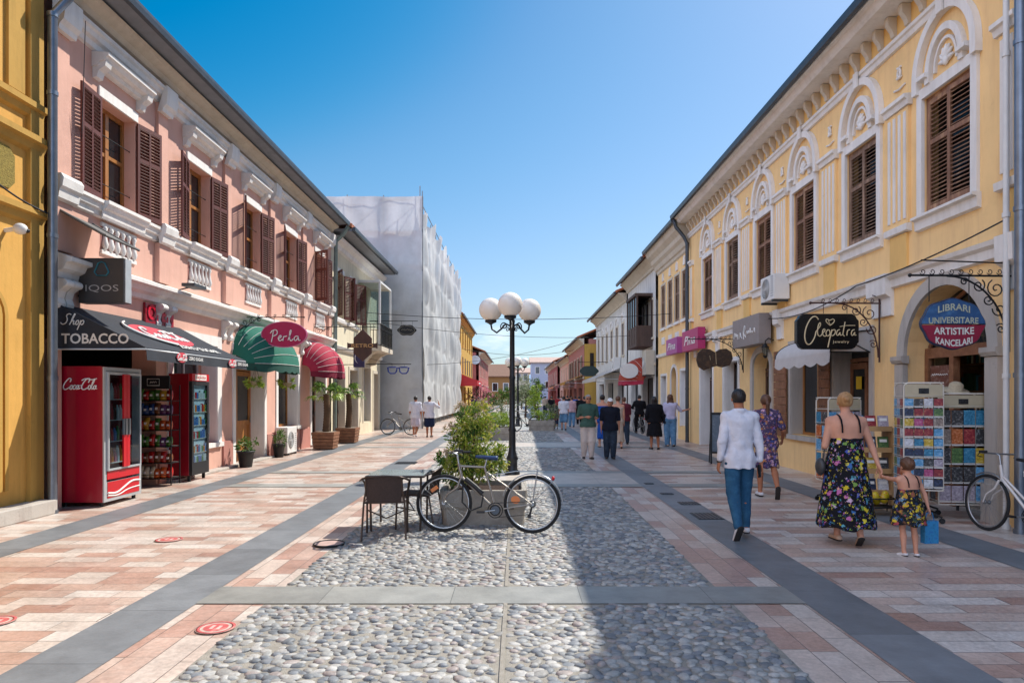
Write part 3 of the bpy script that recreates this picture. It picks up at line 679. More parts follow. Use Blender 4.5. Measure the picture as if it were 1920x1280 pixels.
# red channel letters on the wall
b = MB(M('translucent_red', '#d01030', .3, var=0)); put_text(b, 'OPEN', u(12.75), 3.17, w=.9, h=.28, y=-.07, bold=.03, th=.05)
b.use(redd).box(u(12.25), u(13.25), -.05, -.004, 2.86, 3.33)
tag(b.build('wall_letters', P.e)); 
# flat lamp over the letters and its arm
b = MB(M('floodlight_grey', '#3a3d40', .5)); b.box(-.25, .25, -.55, -.3, -.03, .03); b.tube([(0, -.4, 0), (0, .0, -.1)], .015)
tag(b.build('floodlight', P.e, (u(13.3), -.0, 3.78)))
# stone threshold along the shops
MB(stone_w).box(u(13.0), u(18.3), -.22, 0, 0, .05).build('doorstep', P.e, bevel=.01); MB(stone_w).box(u(22.1), u(24), -.3, 0, 0, .06).build('doorstep', P.e, bevel=.01)

downpipe('drainpipe', 'tall zinc drainpipe between the mustard and the pink buildings', [(-6.2, 9.86, 7.75), (-6.35, 9.7, 7.3), (-6.52, 9.6, 7.0), (-6.52, 9.6, 0.02)], .06, group='drainpipes')

# ---------------------------------------------------------------- mustard building at the left edge
Q = Fac('L', -6.74, -2.0, 9.66, 'corner_building', 'mustard yellow building with ochre mouldings at the left edge'); q = Q.u
hol = [Q.h(7.2, 8.75, .4, 3.05, .35)]
b = MB(mustard); wall(b, 0, Q.L, 0, 9.6, hol, .5); b.build('wall', Q.e, fix=False)
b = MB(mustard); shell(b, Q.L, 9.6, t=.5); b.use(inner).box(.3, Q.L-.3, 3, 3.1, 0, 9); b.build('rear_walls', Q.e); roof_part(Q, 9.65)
b = MB(mustd)
for z, o in ((4.15, .14), (5.15, .16), (5.62, .12)): b.prof([(0, z-.14), (-o*.4, z-.1), (-o*.6, z-.02), (-o, z), (-o, z+.08), (0, z+.12)], 0, Q.L)
b.box(q(9.38), q(9.64), -.07, 0, 0, 9.6); b.box(q(9.0), q(9.3), -.05, 0, 5.75, 9.5)
b.build('moulding', Q.e)
b = MB(M('rough_ochre_roughcast', '#94813f', .95, bump=1, bscale=60, var=.35, scale=40)); b.prism([(q(7.2), 4.4), (q(9.05), 4.4), (q(9.15), 4.5), (q(9.15), 4.85), (q(9.05), 4.95), (q(7.2), 4.95)], -.02, 0); b.build('roughcast_panel', Q.e)
b = MB(mustd); a, c = q(7.2), q(8.75)
arch_band(b, (a+c)/2, 2.7, (c-a)/2, (c-a)/2+.13, .35, .48, -.06, 0, foot=.4); arch_band(b, (a+c)/2, 2.7, (c-a)/2+.2, (c-a)/2+.26, .55, .61, -.04, 0, foot=.4); b.build('arch_surround', Q.e)
shop_window(Q, (a, c, .4, 3.05), dark_w, d=.35, mull=1, glass=dglass)
b = MB(stone_w); b.box(0, q(9.62), -.28, 0, 0, .2); b.build('stone_step', Q.e, bevel=.015)
for nm, Yc, zc, lb in (('security_camera', 9.0, 3.85, 'small white security camera on mustard wall, the lower of two'), ('security_camera', 8.35, 6.15, 'small white security camera on mustard wall, the upper of two')):
    t = thing(nm, lb, 'camera', (-6.74, Yc, zc), R(90), 'security cameras on the mustard wall')
    MB(white_m).sph((0, -.2, 0), (.075, .09, .075)).build('camera_dome', t); MB(white_m).tube([(0, 0, -.02), (0, -.14, 0)], .03).build('bracket', t); MB(black_m).sph((0.03, -.275, -.02), .03, 10, 6).build('lens', t)

# ---------------------------------------------------------------- pale building with the balcony
B3 = Fac('L', -6.7, 24.7, 33.6, 'balcony_building', 'pale cream building with wrought iron balcony beside the shrouded building'); q = B3.u
w3 = [B3.h(25.5, 26.5, 4.6, 6.3), B3.h(27.4, 28.4, 4.6, 6.3), B3.h(29.6, 30.7, 4.0, 6.4)]
g3 = [B3.h(25.3, 26.6, 0, 2.6), B3.h(27.4, 28.8, 0, 2.7), B3.h(29.9, 31.3, .5, 2.9), B3.h(32.0, 33.0, 0, 2.7)]
b = MB(creamy); wall(b, 0, B3.L, 0, 7.4, w3+g3, .4); b.build('wall', B3.e, fix=False)
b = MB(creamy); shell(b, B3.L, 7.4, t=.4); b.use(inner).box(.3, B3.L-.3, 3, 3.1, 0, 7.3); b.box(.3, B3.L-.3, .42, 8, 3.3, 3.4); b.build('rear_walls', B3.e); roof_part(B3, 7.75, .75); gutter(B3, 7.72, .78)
b = MB(whitep); b.prof([(0, 7.05), (-.1, 7.1), (-.14, 7.25), (-.3, 7.35), (-.34, 7.45), (0, 7.48)], 0, B3.L); b.use(eave_g).box(0, B3.L, -.75, .0, 7.6, 7.7); b.use(creamy).box(0, B3.L, -.002, .38, 7.42, 7.6); b.build('cornice', B3.e)
b = MB(whitep); b.prof([(0, 3.35), (-.1, 3.4), (-.15, 3.5), (0, 3.55)], 0, B3.L); b.prof([(0, 4.4), (-.08, 4.42), (-.1, 4.52), (0, 4.55)], 0, q(29)); b.build('string_course', B3.e)
for h in w3[:2]: left_window(B3, (h[0]+h[1])/2, 4.6, False, False, (R(150), R(150)), 1.0, 1.7)
panel_door(B3, w3[2], dark_w, d=.2)
for h in g3: surround(B3, h, .14, creamp)
for h in (g3[0], g3[1], g3[3]): panel_door(B3, h, dark_w, d=.25)
W = shop_window(B3, g3[2], alu, d=.25, mull=0, glass=dglass)
MB(M('blue_poster', '#1f6fc4', .5, var=.1)).box(g3[2][0]+.3, g3[2][0]+.9, .235, .245, .7, 2.6).build('window_poster', W)
t = thing('balcony', 'wrought iron balcony with glazed white porch on pale building', 'balcony', (-6.7, 30.2, 3.7), R(90))
b = MB(creamp); b.box(-1.3, 1.3, -1.0, 0, -.14, .06); b.prof([(0, -.7), (-.25, -.65), (-.5, -.3), (-.8, -.14), (0, -.14)], -1.1, -.85); b.prof([(0, -.7), (-.25, -.65), (-.5, -.3), (-.8, -.14), (0, -.14)], .85, 1.1); b.build('balcony_slab', t)
b = MB(iron)
for z in (.12, 1.0): b.tube([(-1.27, 0, z), (-1.27, -.97, z), (1.27, -.97, z), (1.27, 0, z)], .018, n=6)
for i in range(22):
    x = -1.27+i*2.54/21; b.tube([(x, -.97, .06), (x, -.97, 1.0)], .011, n=5)
    if i % 2: b.tube(spiral(x, .75, .09, .02, 0, 1.5, y=-.97, n=12), .008, n=4)
for i in range(7):
    for x in (-1.27, 1.27): b.tube([(x, -.1-i*.14, .06), (x, -.1-i*.14, 1.0)], .011, n=5)
b.build('railing', t)
b = MB(white_m)
for x, y in ((-1.2, -.9), (1.2, -.9)): b.box(x-.04, x+.04, y-.04, y+.04, .06, 2.75)
b.box(-1.24, 1.24, -.94, -.86, 2.75, 2.83); b.box(-1.24, -1.16, -.86, 0, 2.75, 2.83); b.box(1.16, 1.24, -.86, 0, 2.75, 2.83); b.box(-1.2, 1.2, -.9, 0, 2.835, 2.87); b.build('porch_frame', t)
MB(cglass).box(-1.2, -1.19, -.86, 0, 1.05, 2.75).build('porch_glazing', t); MB(cglass).box(1.19, 1.2, -.86, 0, 1.05, 2.75).build('porch_glazing', t)
downpipe('drainpipe', 'green grey drainpipe at the far end of the pink building', [(-6.05, 24.6, 7.75), (-6.25, 24.6, 7.45), (-6.5, 24.6, 7.2), (-6.55, 24.6, 0.02)], .07, M('green_grey_pipe', '#7e8f8a', .5, metal=.3), group='drainpipes')

# ---------------------------------------------------------------- scaffolded building wrapped in sheeting
sheetm, nt, b_ = newmat('white_scaffold_sheeting'); L = nt.links.new
out = nt.nodes['Material Output']; tr = nt.nodes.new('ShaderNodeBsdfTranslucent'); df = nt.nodes.new('ShaderNodeBsdfDiffuse'); tp = nt.nodes.new('ShaderNodeBsdfTransparent')
tcn = nd(nt, 'ShaderNodeTexCoord'); nz = nd(nt, 'ShaderNodeTexNoise', Scale=.7, Detail=8, Roughness=.65); L(tcn.outputs['Object'], nz.inputs[0]); rr_ = ramp(nt, [(.3, lin('#c4c4c3')), (.6, lin('#dddede')), (.8, lin('#e8e9e9'))]); L(nz.outputs['Fac'], rr_.inputs[0])
L(rr_.outputs[0], df.inputs['Color']); L(rr_.outputs[0], tr.inputs['Color'])
m1 = nt.nodes.new('ShaderNodeMixShader'); m1.inputs[0].default_value = .26; L(df.outputs[0], m1.inputs[1]); L(tr.outputs[0], m1.inputs[2])
m2 = nt.nodes.new('ShaderNodeMixShader'); m2.inputs[0].default_value = .07; L(m1.outputs[0], m2.inputs[1]); L(tp.outputs[0], m2.inputs[2]); L(m2.outputs[0], out.inputs['Surface'])
SX, SY, SH = -4.75, 34.6, 11.75
S = thing('scaffolded_building', 'building under renovation wholly wrapped in white scaffold sheeting', 'building', (SX, SY, 0))
def cloth(P0, U, V, nu, nv, amp, seed, name, sagtop=0):
    rnd = random.Random(seed); U = Vector(U); V = Vector(V); P0 = Vector(P0); N = U.cross(V).normalized(); vs = []; fs = []
    ph = [rnd.uniform(0, 6.28) for _ in range(8)]; LU = U.length; LV = V.length
    for j in range(nv+1):
        for i in range(nu+1):
            a, c = i/nu, j/nv; x = a*LU; z = c*LV
            d = math.sin(x*2.1+ph[0]+.5*math.sin(z*.6+ph[1]))*.55+math.sin(x*5.2+z*.35+ph[2])*.3+math.sin(z*.9+x*.5+ph[3])*.3+math.sin(x*3.3-z*1.1+ph[4])*.16+rnd.uniform(-.015, .015)
            e = abs(math.sin(PI*z/2.0))**.5*.9                       # tied back to the scaffold at each lift
            p = P0+U*a+V*c+N*d*amp*(.25+e)
            if sagtop: p.z -= sagtop*(c**6)*abs(math.sin(x*1.1+ph[5]))*1.0
            vs.append(p)
    for j in range(nv):
        for i in range(nu): k = j*(nu+1)+i; fs.append((k, k+1, k+nu+2, k+nu+1))
    return MB(sheetm).add(vs, fs, True).build(name, S, fix=False)
cloth((-9.5, 0, 0), (9.5, 0, 0), (0, 0, SH), 90, 110, .12, 1, 'sheeting'); cloth((0, 0, .35), (0, 22.5, 0), (0, 0, SH-.6), 170, 110, .2, 2, 'sheeting', .6)
b = MB(M('old_rendered_wall', '#a39b90', .9, var=.2, scale=2)); b.box(-9.4, -1.2, 1.3, 22.3, 0, 8.6); b.use(rooft).prof([(1.3, 8.6), (11.5, 10.4), (22.3, 8.6)], -9.6, -1.0); b.build('wall', S)
b = MB(M('galvanised_scaffold_tube', '#8b9096', .45, metal=.7))
for x in [-9.4+i*1.85 for i in range(6)]:
    for y in (.14, 1.0): b.tube([(x, y, 0), (x, y, SH+.1+(x*7 % 1)*.5)], .03, n=6)
for y in [2.2+i*2.4 for i in range(9)]: b.tube([(-.16, y, 0), (-.16, y, SH-.3)], .03, n=6)
for z in (2, 4, 6, 8, 10, 11.6):
    for y in (.14, 1.0): b.tube([(-9.4, y, z), (-.1, y, z)], .025, n=6)
    b.tube([(-.16, .1, z), (-.16, 22.3, z)], .025, n=6)
for i in range(5): b.tube([(-9.4+i*1.85, .14, 8), (-9.4+(i+1)*1.85, .14, 10)], .02, n=5); b.tube([(-9.4+i*1.85, .14, 10), (-9.4+(i+1)*1.85, .14, 11.6)], .02, n=5)
b.build('scaffolding', S)
b = MB(M('scaffold_board', '#9a7f5c', .8, var=.25))
for z in (4, 6, 8, 10): b.box(-9.4, -.3, .2, .95, z+.03, z+.07)
b.build('boards', S)
b = MB(M('grey_edge_strip', '#7c7f82', .7)); b.tube([(.0, -.02, 0), (.0, -.02, SH)], .04, n=6); b.build('corner_tube', S)
# ---------------------------------------------------------------- awnings and signs of the left side
WX = -6.7
navy_c = M('dark_navy_canvas', '#2c3038', .9, var=.18, scale=6, bump=.15, bscale=200); red_print = M('printed_red', '#c8414e', .85, var=.1); white_print = M('printed_white', '#d8d6d2', .8, var=.05)
def orient(mb, P0, U, V):
    "map a builder's local (x,y,z) to P0 + x*U + z*V - y*N"
    U = Vector(U).normalized(); V = Vector(V).normalized(); N = U.cross(V); P0 = Vector(P0)
    m = Matrix.Identity(4)
    for i in range(3): m[i][0] = U[i]; m[i][1] = -N[i]; m[i][2] = V[i]; m[i][3] = P0[i]
    mb.X = m; return mb
# sloping shop awning
t = thing('shop_awning', 'dark navy sloping tobacco shop awning with white lettering and red oval', 'awning', (WX, 9.95, 0), 0)
ya, yb = 0.0, 3.65; xf = 1.3; zt, zf, zv = 3.0, 2.36, 2.17
b = MB(navy_c)
n = 24
vs = []; fs = []
for i in range(n+1):
    for j in range(9):
        c = j/8; y = ya+(yb-ya)*i/n
        vs.append((xf*c, y, zt+(zf-zt)*c-.035*math.sin(PI*c)*(1+.4*math.sin(y*5))))
for i in range(n):
    for j in range(8): k = i*9+j; fs.append((k, k+9, k+10, k+1))
b.add(vs, fs, True); b.add([(v[0], v[1], v[2]-.006) for v in vs], [tuple(reversed(f)) for f in fs], True); b.build('canopy', t, fix=False)
b = MB(navy_c); b.prism([(0.01, zf-.02), (xf, zf-.02), (xf, zf), (0.01, zt)], ya-.012, ya-.002); b.build('side_panel', t)
b = MB(navy_c); vs = []; fs = []
for i in range(41):
    y = ya+(yb-ya)*i/40; vs += [(xf+.004, y, zf), (xf+.02+.012*math.sin(y*9), y, zv)]
for i in range(40): fs.append((2*i, 2*i+1, 2*i+3, 2*i+2))
b.add(vs, fs, True); b.build('valance', t, fix=False)
b = MB(alu); b.tube([(0, ya-.02, zf-.03), (xf, ya-.02, zf-.03), (xf, yb, zf-.03), (0, yb, zf-.03)], .014, n=6); b.build('awning_frame', t)
b = MB(white_print); put_text(b, 'TOBACCO', .57, zf+.125, w=.98, h=.15, y=ya-.016, bold=.02); b.build('lettering', t)
b = MB(white_print); script_fit(b, SHOP, .24, zf+.37, .34, .24, .008, ya-.018); b.build('lettering', t)
sl_ = math.hypot(xf, zt-zf); P0 = (xf/2, (ya+yb)/2-.1, (zt+zf)/2-.01)
U = (0, 1, 0); V = (-xf, 0, zt-zf); U2 = Vector(U); V2 = Vector(V).normalized()
b = orient(MB(red_print), P0, U, V); b.prism(oval(.86, .38), -.012, -.01); b.build('printed_oval', t)
b = orient(MB(white_print), P0, U, V)
for s in (-1, 1): pass
ring = [(.93*math.cos(a), -.02, .45*math.sin(a)+.03) for a in [2.2+i*.12 for i in range(20)]]; b.tube(ring, .022, n=4)
script_fit(b, COLA, 0, .02, 1.3, .38, .022, -.02); put_text(b, 'ZERO SUGAR', .45, -.47, w=1.5, h=.14, y=-.02, bold=.02); b.build('lettering', t)
for yy in (1.0, 2.95):
    b = orient(MB(red_print), (xf+.035, yy, (zf+zv)/2), (0, 1, 0), (0, 0, 1)); b.prism(oval(.17, .08), -.006, -.003)
    b.use(white_print); script_fit(b, COLA, 0, 0, .3, .1, .007, -.01); put_text(b, 'ZERO SUGAR', .48, 0, w=.5, h=.055, y=-.01, bold=.02); b.build('valance_print', t)

# box sign
t = thing('box_sign', 'dark grey square box sign on the pink wall above the tobacco awning', 'sign', (-6.28, 10.35, 3.06)); 
b = MB(M('charcoal_sign_face', '#45403e', .5, var=.05)); b.box(-.36, .33, 0, .2, 0, .68); b.build('sign_box', t, bevel=.008)
b = MB(alu); b.box(.331, .345, .02, .18, .01, .67); b.build('edge_trim', t)
b = MB(M('sign_teal', '#2a7a88', .5, var=0))
tri = [(0, .3), (.125, .33), (.165, .4), (.1, .55), (.05, .63), (-.05, .63), (-.1, .55), (-.165, .4), (-.125, .33)]
b.tube([(x*.8, -.006, z*.86+.12) for x, z in [(-.09, .34), (.09, .34), (.135, .4), (.06, .56), (0, .58), (-.06, .56), (-.135, .4)]], .026, n=5, closed=True, flat=.3); b.build('emblem', t)
b = MB(M('sign_grey_letters', '#b8b0aa', .5, var=0)); put_text(b, 'IQOS', 0, .215, w=.5, h=.115, y=-.004, bold=-.006); b.build('lettering', t)
b = MB(iron); b.tube([(-.4, .1, .5), (-.36, .1, .5)], .02); b.tube([(-.42, .1, .12), (-.36, .1, .12)], .02); b.build('bracket', t)

# small tin canopy by the pipe
b = MB(M('grey_tin', '#6c6a68', .6, metal=.4)); b.quad((0, 0, .45), (0, .9, .42), (.75, .9, 0), (.75, 0, .03)); b.tube([(0, 0, .45), (.75, 0, .03)], .02); b.tube([(0, .9, .42), (.75, .9, 0)], .02); b.tube([(.75, 0, .03), (.75, .9, 0)], .02)
tag(b.build('tin_canopy', None, (WX-.02, 9.9, 3.95), fix=False), 'small grey tin canopy on the pink wall above the square sign', 'canopy')

# quarter dome awnings
def dome_awning(name, label, Y, w, d, h, z, mat, valc, wall=WX, side=1, trim=white_print, ribs=7, disc=None):
    t = thing(name, label, 'awning', (wall, Y, z), 0)
    b = MB(mat); n = 20; m = 12
    def pt(a, s):                                   # a: swing from the wall face down to the front, s: along
        cx = (s-.5)*w
        e = math.sqrt(max(0, 1-(abs(2*s-1))**2.6))
        return (side*(.02+d*math.sin(a)*(.25+.75*e)), cx, .0+h*math.cos(a)*(.2+.8*e))
    vs = []; fs = []
    for i in range(n+1):
        for j in range(m+1): vs.append(pt(PI/2*j/m, i/n))
    for i in range(n):
        for j in range(m): k = i*(m+1)+j; fs.append((k, k+1, k+m+2, k+m+1))
    b.add(vs, fs, True); b.build('canopy', t, fix=False)
    b = MB(trim)
    for r in range(ribs):
        q = r/(ribs-1); a = PI/2*q
        b.tube([tuple(c*1.012 for c in pt(a, .02+.96*i/24)) for i in range(25)], .006, n=4)
    b.build('rib', t)
    b = MB(valc); vs = []; fs = []; N = 48
    for i in range(N+1):
        s = i/N; p = pt(PI/2, s); sc = .16+.05*abs(math.sin(s*PI*7)); vs += [p, (p[0]+side*.015, p[1], p[2]-sc)]
    for i in range(N): fs.append((2*i, 2*i+1, 2*i+3, 2*i+2))
    b.add(vs, fs, True); b.build('valance', t, fix=False)
    return t
greenc = M('green_canvas', '#1d6a58', .85, var=.15, scale=5, bump=.1); gdark = M('dark_green_canvas', '#17483e', .85, var=.15); redc = M('crimson_canvas', '#a5243f', .85, var=.12, scale=5, bump=.1); redc2 = M('wine_canvas', '#7c1530', .85, var=.12)
dome_awning('dome_awning', 'green quarter dome awning over the wooden shop door', 17.3, 2.5, 1.05, .98, 2.42, greenc, gdark)
dome_awning('dome_awning', 'crimson ribbed dome awning behind the palm in the wooden box', 22.35, 2.1, 1.0, .98, 2.42, redc, redc2)

def bracket(mb, L, z=0, s=1, r=.012, drop=.45, up=True):
    "scrolled iron bracket from a wall at x=0 reaching s*L"
    mb.tube([(0, 0, z), (s*L, 0, z)], r, n=6); mb.tube([(0, 0, z+.12), (0, 0, z-drop)], r, n=6); mb.sph((s*(L+.02), 0, z), r*1.9, 8, 6)
    for i, (cx, cz, R0) in enumerate(((.13, -.13, .1), (.32, -.09, .075), (.1, -.33, .075), (.48, -.06, .05))):
        if cx > L: continue
        mb.tube(spiral(s*cx, z+cz*drop/.45, R0, .015, (PI/2 if s > 0 else PI/2), 1.6*s), r*.7, n=5)
    mb.tube([(s*(.02+.55*t), 0, z-drop*.95+drop*.93*math.sin(t*PI/2)) for t in [i/8 for i in range(9)]], r*.8, n=5)
    if up:
        for i in range(5): mb.tube(spiral(s*(L*.3+i*L*.13), z+.035, .035, .008, 0, 1.3), r*.5, n=4, )
def chain(mb, x, z0, z1): mb.tube([(x, 0, z0), (x, 0, z1)], .006, n=5)
t = thing('hanging_sign', 'magenta oval sign with a white script name hanging in front of the green awning', 'sign', (WX, 16.5, 3.55))
b = MB(iron); bracket(b, 1.55); chain(b, .85, 0, -.12); chain(b, 1.35, 0, -.12); b.build('bracket', t)
b = MB(M('magenta_enamel', '#a80f4c', .35, var=.05)); b.prism(oval(.55, .31, cx=1.1, cz=-.42), -.04, .04); b.build('sign_board', t)
b = MB(M('magenta_rim', '#c46a92', .4, var=0)); b.tube([(p[0], -.045, p[1]) for p in oval(.545, .305, cx=1.1, cz=-.42)], .012, n=5, closed=True); b.build('rim', t)
b = MB(led_m)
def script(mb, letters, x, z, s, r, y=-.055):
    for st in letters: stroke(mb, [(x+p[0]*s, z+p[1]*s) for p in st], r, y)
PERLA = [[(0, -.1), (.12, .5), (.2, 1.0)], [(-.1, .75), (.1, 1.05), (.55, 1.1), (.6, .7), (.3, .5), (.12, .5)],
         [(.62, .25), (.95, .35), (.95, .55), (.75, .5), (.68, .15), (.85, 0), (1.1, .2)], [(1.1, 0), (1.2, .5), (1.25, .42), (1.5, .5)],
         [(1.6, .1), (1.95, .95), (1.85, 1.1), (1.75, .8), (1.75, .15), (1.9, 0), (2.1, .2)], [(2.6, .45), (2.35, .5), (2.15, .25), (2.3, 0), (2.5, .2), (2.62, .45), (2.6, .05), (2.8, .1)]]
script(b, PERLA, .8, -.58, .25, .014); b.build('lettering', t)

t = thing('hanging_sign', 'dark brown diamond shaped wooden sign reading RETRO with a crossbar', 'sign', (WX, 22.6, 3.93))
b = MB(iron); bracket(b, 2.0); chain(b, 1.55, 0, -.1); chain(b, 1.7, 0, -.1); b.build('bracket', t)
b = MB(dark_w); cx = 1.62; cz = -.62
b.prism([(cx, cz+.55), (cx+.3, cz+.25), (cx+.3, cz-.25), (cx, cz-.52), (cx-.3, cz-.25), (cx-.3, cz+.25)], -.04, .03); b.build('sign_board', t)
b = MB(dark_w); b.prism([(cx-.5, cz-.1), (cx-.42, cz-.07), (cx+.42, cz-.07), (cx+.5, cz-.1), (cx+.5, cz+.1), (cx+.42, cz+.07), (cx-.42, cz+.07), (cx-.5, cz+.1)], -.07, -.04); b.build('crossbar', t)
b = MB(M('gold_letters', '#b89058', .5, var=0)); put_text(b, 'RETRO', cx, cz, w=.72, h=.13, y=-.076); b.build('lettering', t)

t = thing('banner_sign', 'small navy banner sign with a white crescent below the wooden sign', 'sign', (WX, 25.1, 2.75))
b = MB(M('navy_enamel', '#1d2a52', .4, var=.05)); b.box(.72, 1.12, -.03, .03, -.05, .62); b.build('sign_board', t)
b = MB(iron); b.tube([(0, 0, .6), (.74, 0, .6)], .014); b.tube([(0, 0, .05), (.74, 0, .05)], .014); b.build('bracket', t)
b = MB(led_m); b.tube([(.92+.14*math.cos(a), -.035, .3+.2*math.sin(a)) for a in [1.3+i*.28 for i in range(12)]], [.004+.014*math.sin(PI*i/11) for i in range(12)], n=5); b.build('emblem', t)

t = thing('optician_sign', 'blue spectacles shaped sign hanging from a bar before the white sheeting', 'sign', (WX, 30.5, 2.95))
b = MB(iron); b.tube([(0, 0, .12), (2.0, 0, .12)], .018); b.tube([(0, 0, .4), (1.2, 0, .13)], .008, n=5); chain(b, 1.15, .12, 0); chain(b, 1.7, .12, 0); b.build('bracket', t)
b = MB(M('blue_acrylic', '#2a3f8f', .35, var=0))
for cx in (1.17, 1.68):
    b.tube([(cx+x*.21, 0, -.16+z*.14) for x, z in [(-1, .9), (-.5, 1), (.5, 1), (1, .85), (.85, -.3), (.5, -.95), (-.4, -1), (-.85, -.4)]], .035, n=6, closed=True)
b.tube([(1.38, 0, -.07), (1.42, 0, -.04), (1.47, 0, -.07)], .03, n=6); b.tube([(.93, 0, -.05), (1.0, 0, -.05)], .03); b.tube([(1.86, 0, -.05), (1.93, 0, -.05)], .03); b.build('spectacles_frame', t)
t = thing('oval_sign', 'small black oval sign with curled edge hanging before the white sheeting', 'sign', (WX, 31.2, 4.95))
b = MB(iron); b.tube([(0, 0, .12), (2.2, 0, .12)], .016); chain(b, 1.45, .12, -.1); chain(b, 1.95, .12, -.1); b.build('bracket', t)
b = MB(black_m); b.prism(oval(.42, .25, 48, 1.7, -.3, 6, .06), -.03, .03); b.build('sign_board', t)
b = MB(M('dull_gold', '#9a927c', .5, var=0)); scribble(b, 1.7, -.28, .5, .15, -.036, 6, 3); b.tube([(p[0], -.034, p[1]) for p in oval(.36, .2, 30, 1.7, -.3)], .008, n=4, closed=True); b.build('lettering', t)

# ---------------------------------------------------------------- drinks fridge, snack rack and second fridge
t = thing('drinks_fridge', 'red and silver two door drinks fridge at the left kerb', 'fridge', (-6.13, 10.12, 0), R(90))
# local: x along the street, -y towards the street
fw, fd, fh = 1.0, .66, 2.08
b = MB(redd); b.box(-.003, .012, 0, fd, .07, fh); b.box(.012, fw-.02, fd-.05, fd, .07, fh); b.box(fw-.02, fw, .1, fd, .07, fh); b.box(.012, fw-.02, .1, fd-.05, .07, .38); b.box(-.003, fw, 0.02, fd, fh, fh+.012); b.build('cabinet', t, bevel=.004)
b = MB(alu); b.box(0.0, fw, -.02, 0.1, .07, .36); b.box(.0, fw, -.02, .1, fh-.06, fh); b.box(0, .06, -.02, .1, .36, fh-.06); b.box(fw-.05, fw, -.02, .1, .36, fh-.06); b.build('front_frame', t)
b = MB(red_m); b.box(.07, fw-.06, -.026, -.0205, .4, .52); b.box(.08, fw-.07, -.026, -.0205, .12, .36); b.build('front_panel', t)
b = MB(led_m); stroke(b, [(.08, .2), (.3, .17), (.5, .24), (.72, .32), (.94, .3)], .016, -.028); stroke(b, [(.08, .16), (.35, .13), (.6, .2), (.94, .21)], .01, -.028); b.build('wave_stripe', t)
for x0, x1, nm in ((.06, .5, 0), (.5, .95, 1)):
    b = MB(alu); b.box(x0, x0+.03, -.05, -.02, .53, fh-.07); b.box(x1-.03, x1, -.05, -.02, .53, fh-.07); b.box(x0+.03, x1-.03, -.05, -.02, .53, .56); b.box(x0+.03, x1-.03, -.05, -.02, fh-.11, fh-.07); d = b.build('door', t)
    MB(cglass).box(x0+.02, x1-.02, -.04, -.034, .55, fh-.09).build('pane', d)
    xx = .455 if nm == 0 else .545
    b = MB(red_m); b.box(xx-.04, xx+.04, -.075, -.05, .56, 1.05); b.box(xx-.04, xx+.04, -.075, -.05, 1.3, fh-.1); b.use(steel); b.box(xx-.02, xx+.02, -.1, -.075, 1.05, 1.3); b.build('handle', d)
b = MB(M('fridge_lining', '#c9ccd0', .5)); b.box(.06, fw-.05, .5, .51, .4, fh-.08)
for z in (.62, .95, 1.28, 1.6): b.box(.06, fw-.06, .12, .5, z-.012, z)
b.build('shelf', t)
rnd = random.Random(5)
cans = [M('drink_'+n_, c, .35, var=.05) for n_, c in (('red', '#b51a22'), ('orange', '#d07a20'), ('green', '#2f7a3c'), ('blue', '#3c6fb4'), ('clear', '#b8c6cc'), ('brown', '#3c1f18'), ('pink', '#c06a86'))]
bt = MB(cans[0])
for z in (.62, .95, 1.28, 1.6):
    for i in range(11):
        x = .1+i*.08; bt.use(cans[rnd.choice([0, 1, 2, 3, 4, 5, 4, 6])]); hh = rnd.choice([.2, .23, .25]); bt.lathe([(.03, 0), (.032, hh*.55), (.028, hh*.7), (.012, hh*.9), (.013, hh)], 8, (x, .17, z))
o = bt.build('bottles', None); tag(o, 'rows of soft drink bottles behind the glass of the red drinks fridge', 'bottles', None, 'stuff'); o.location = t.location; o.rotation_euler = t.rotation_euler
for x in (.08, .92):
    for y in (.06, .6): MB(black_m).lathe([(.03, 0), (.03, .07)], 8, (x, y, 0)).build('foot', t)
b = MB(led_m); b.X = Matrix.Translation((-.003, fd/2, 0)) @ Matrix.Rotation(R(-90), 4, 'Z')
script_fit(b, COLA, 0, 1.83, .5, .17, .009, -.008); b.build('lettering', t)

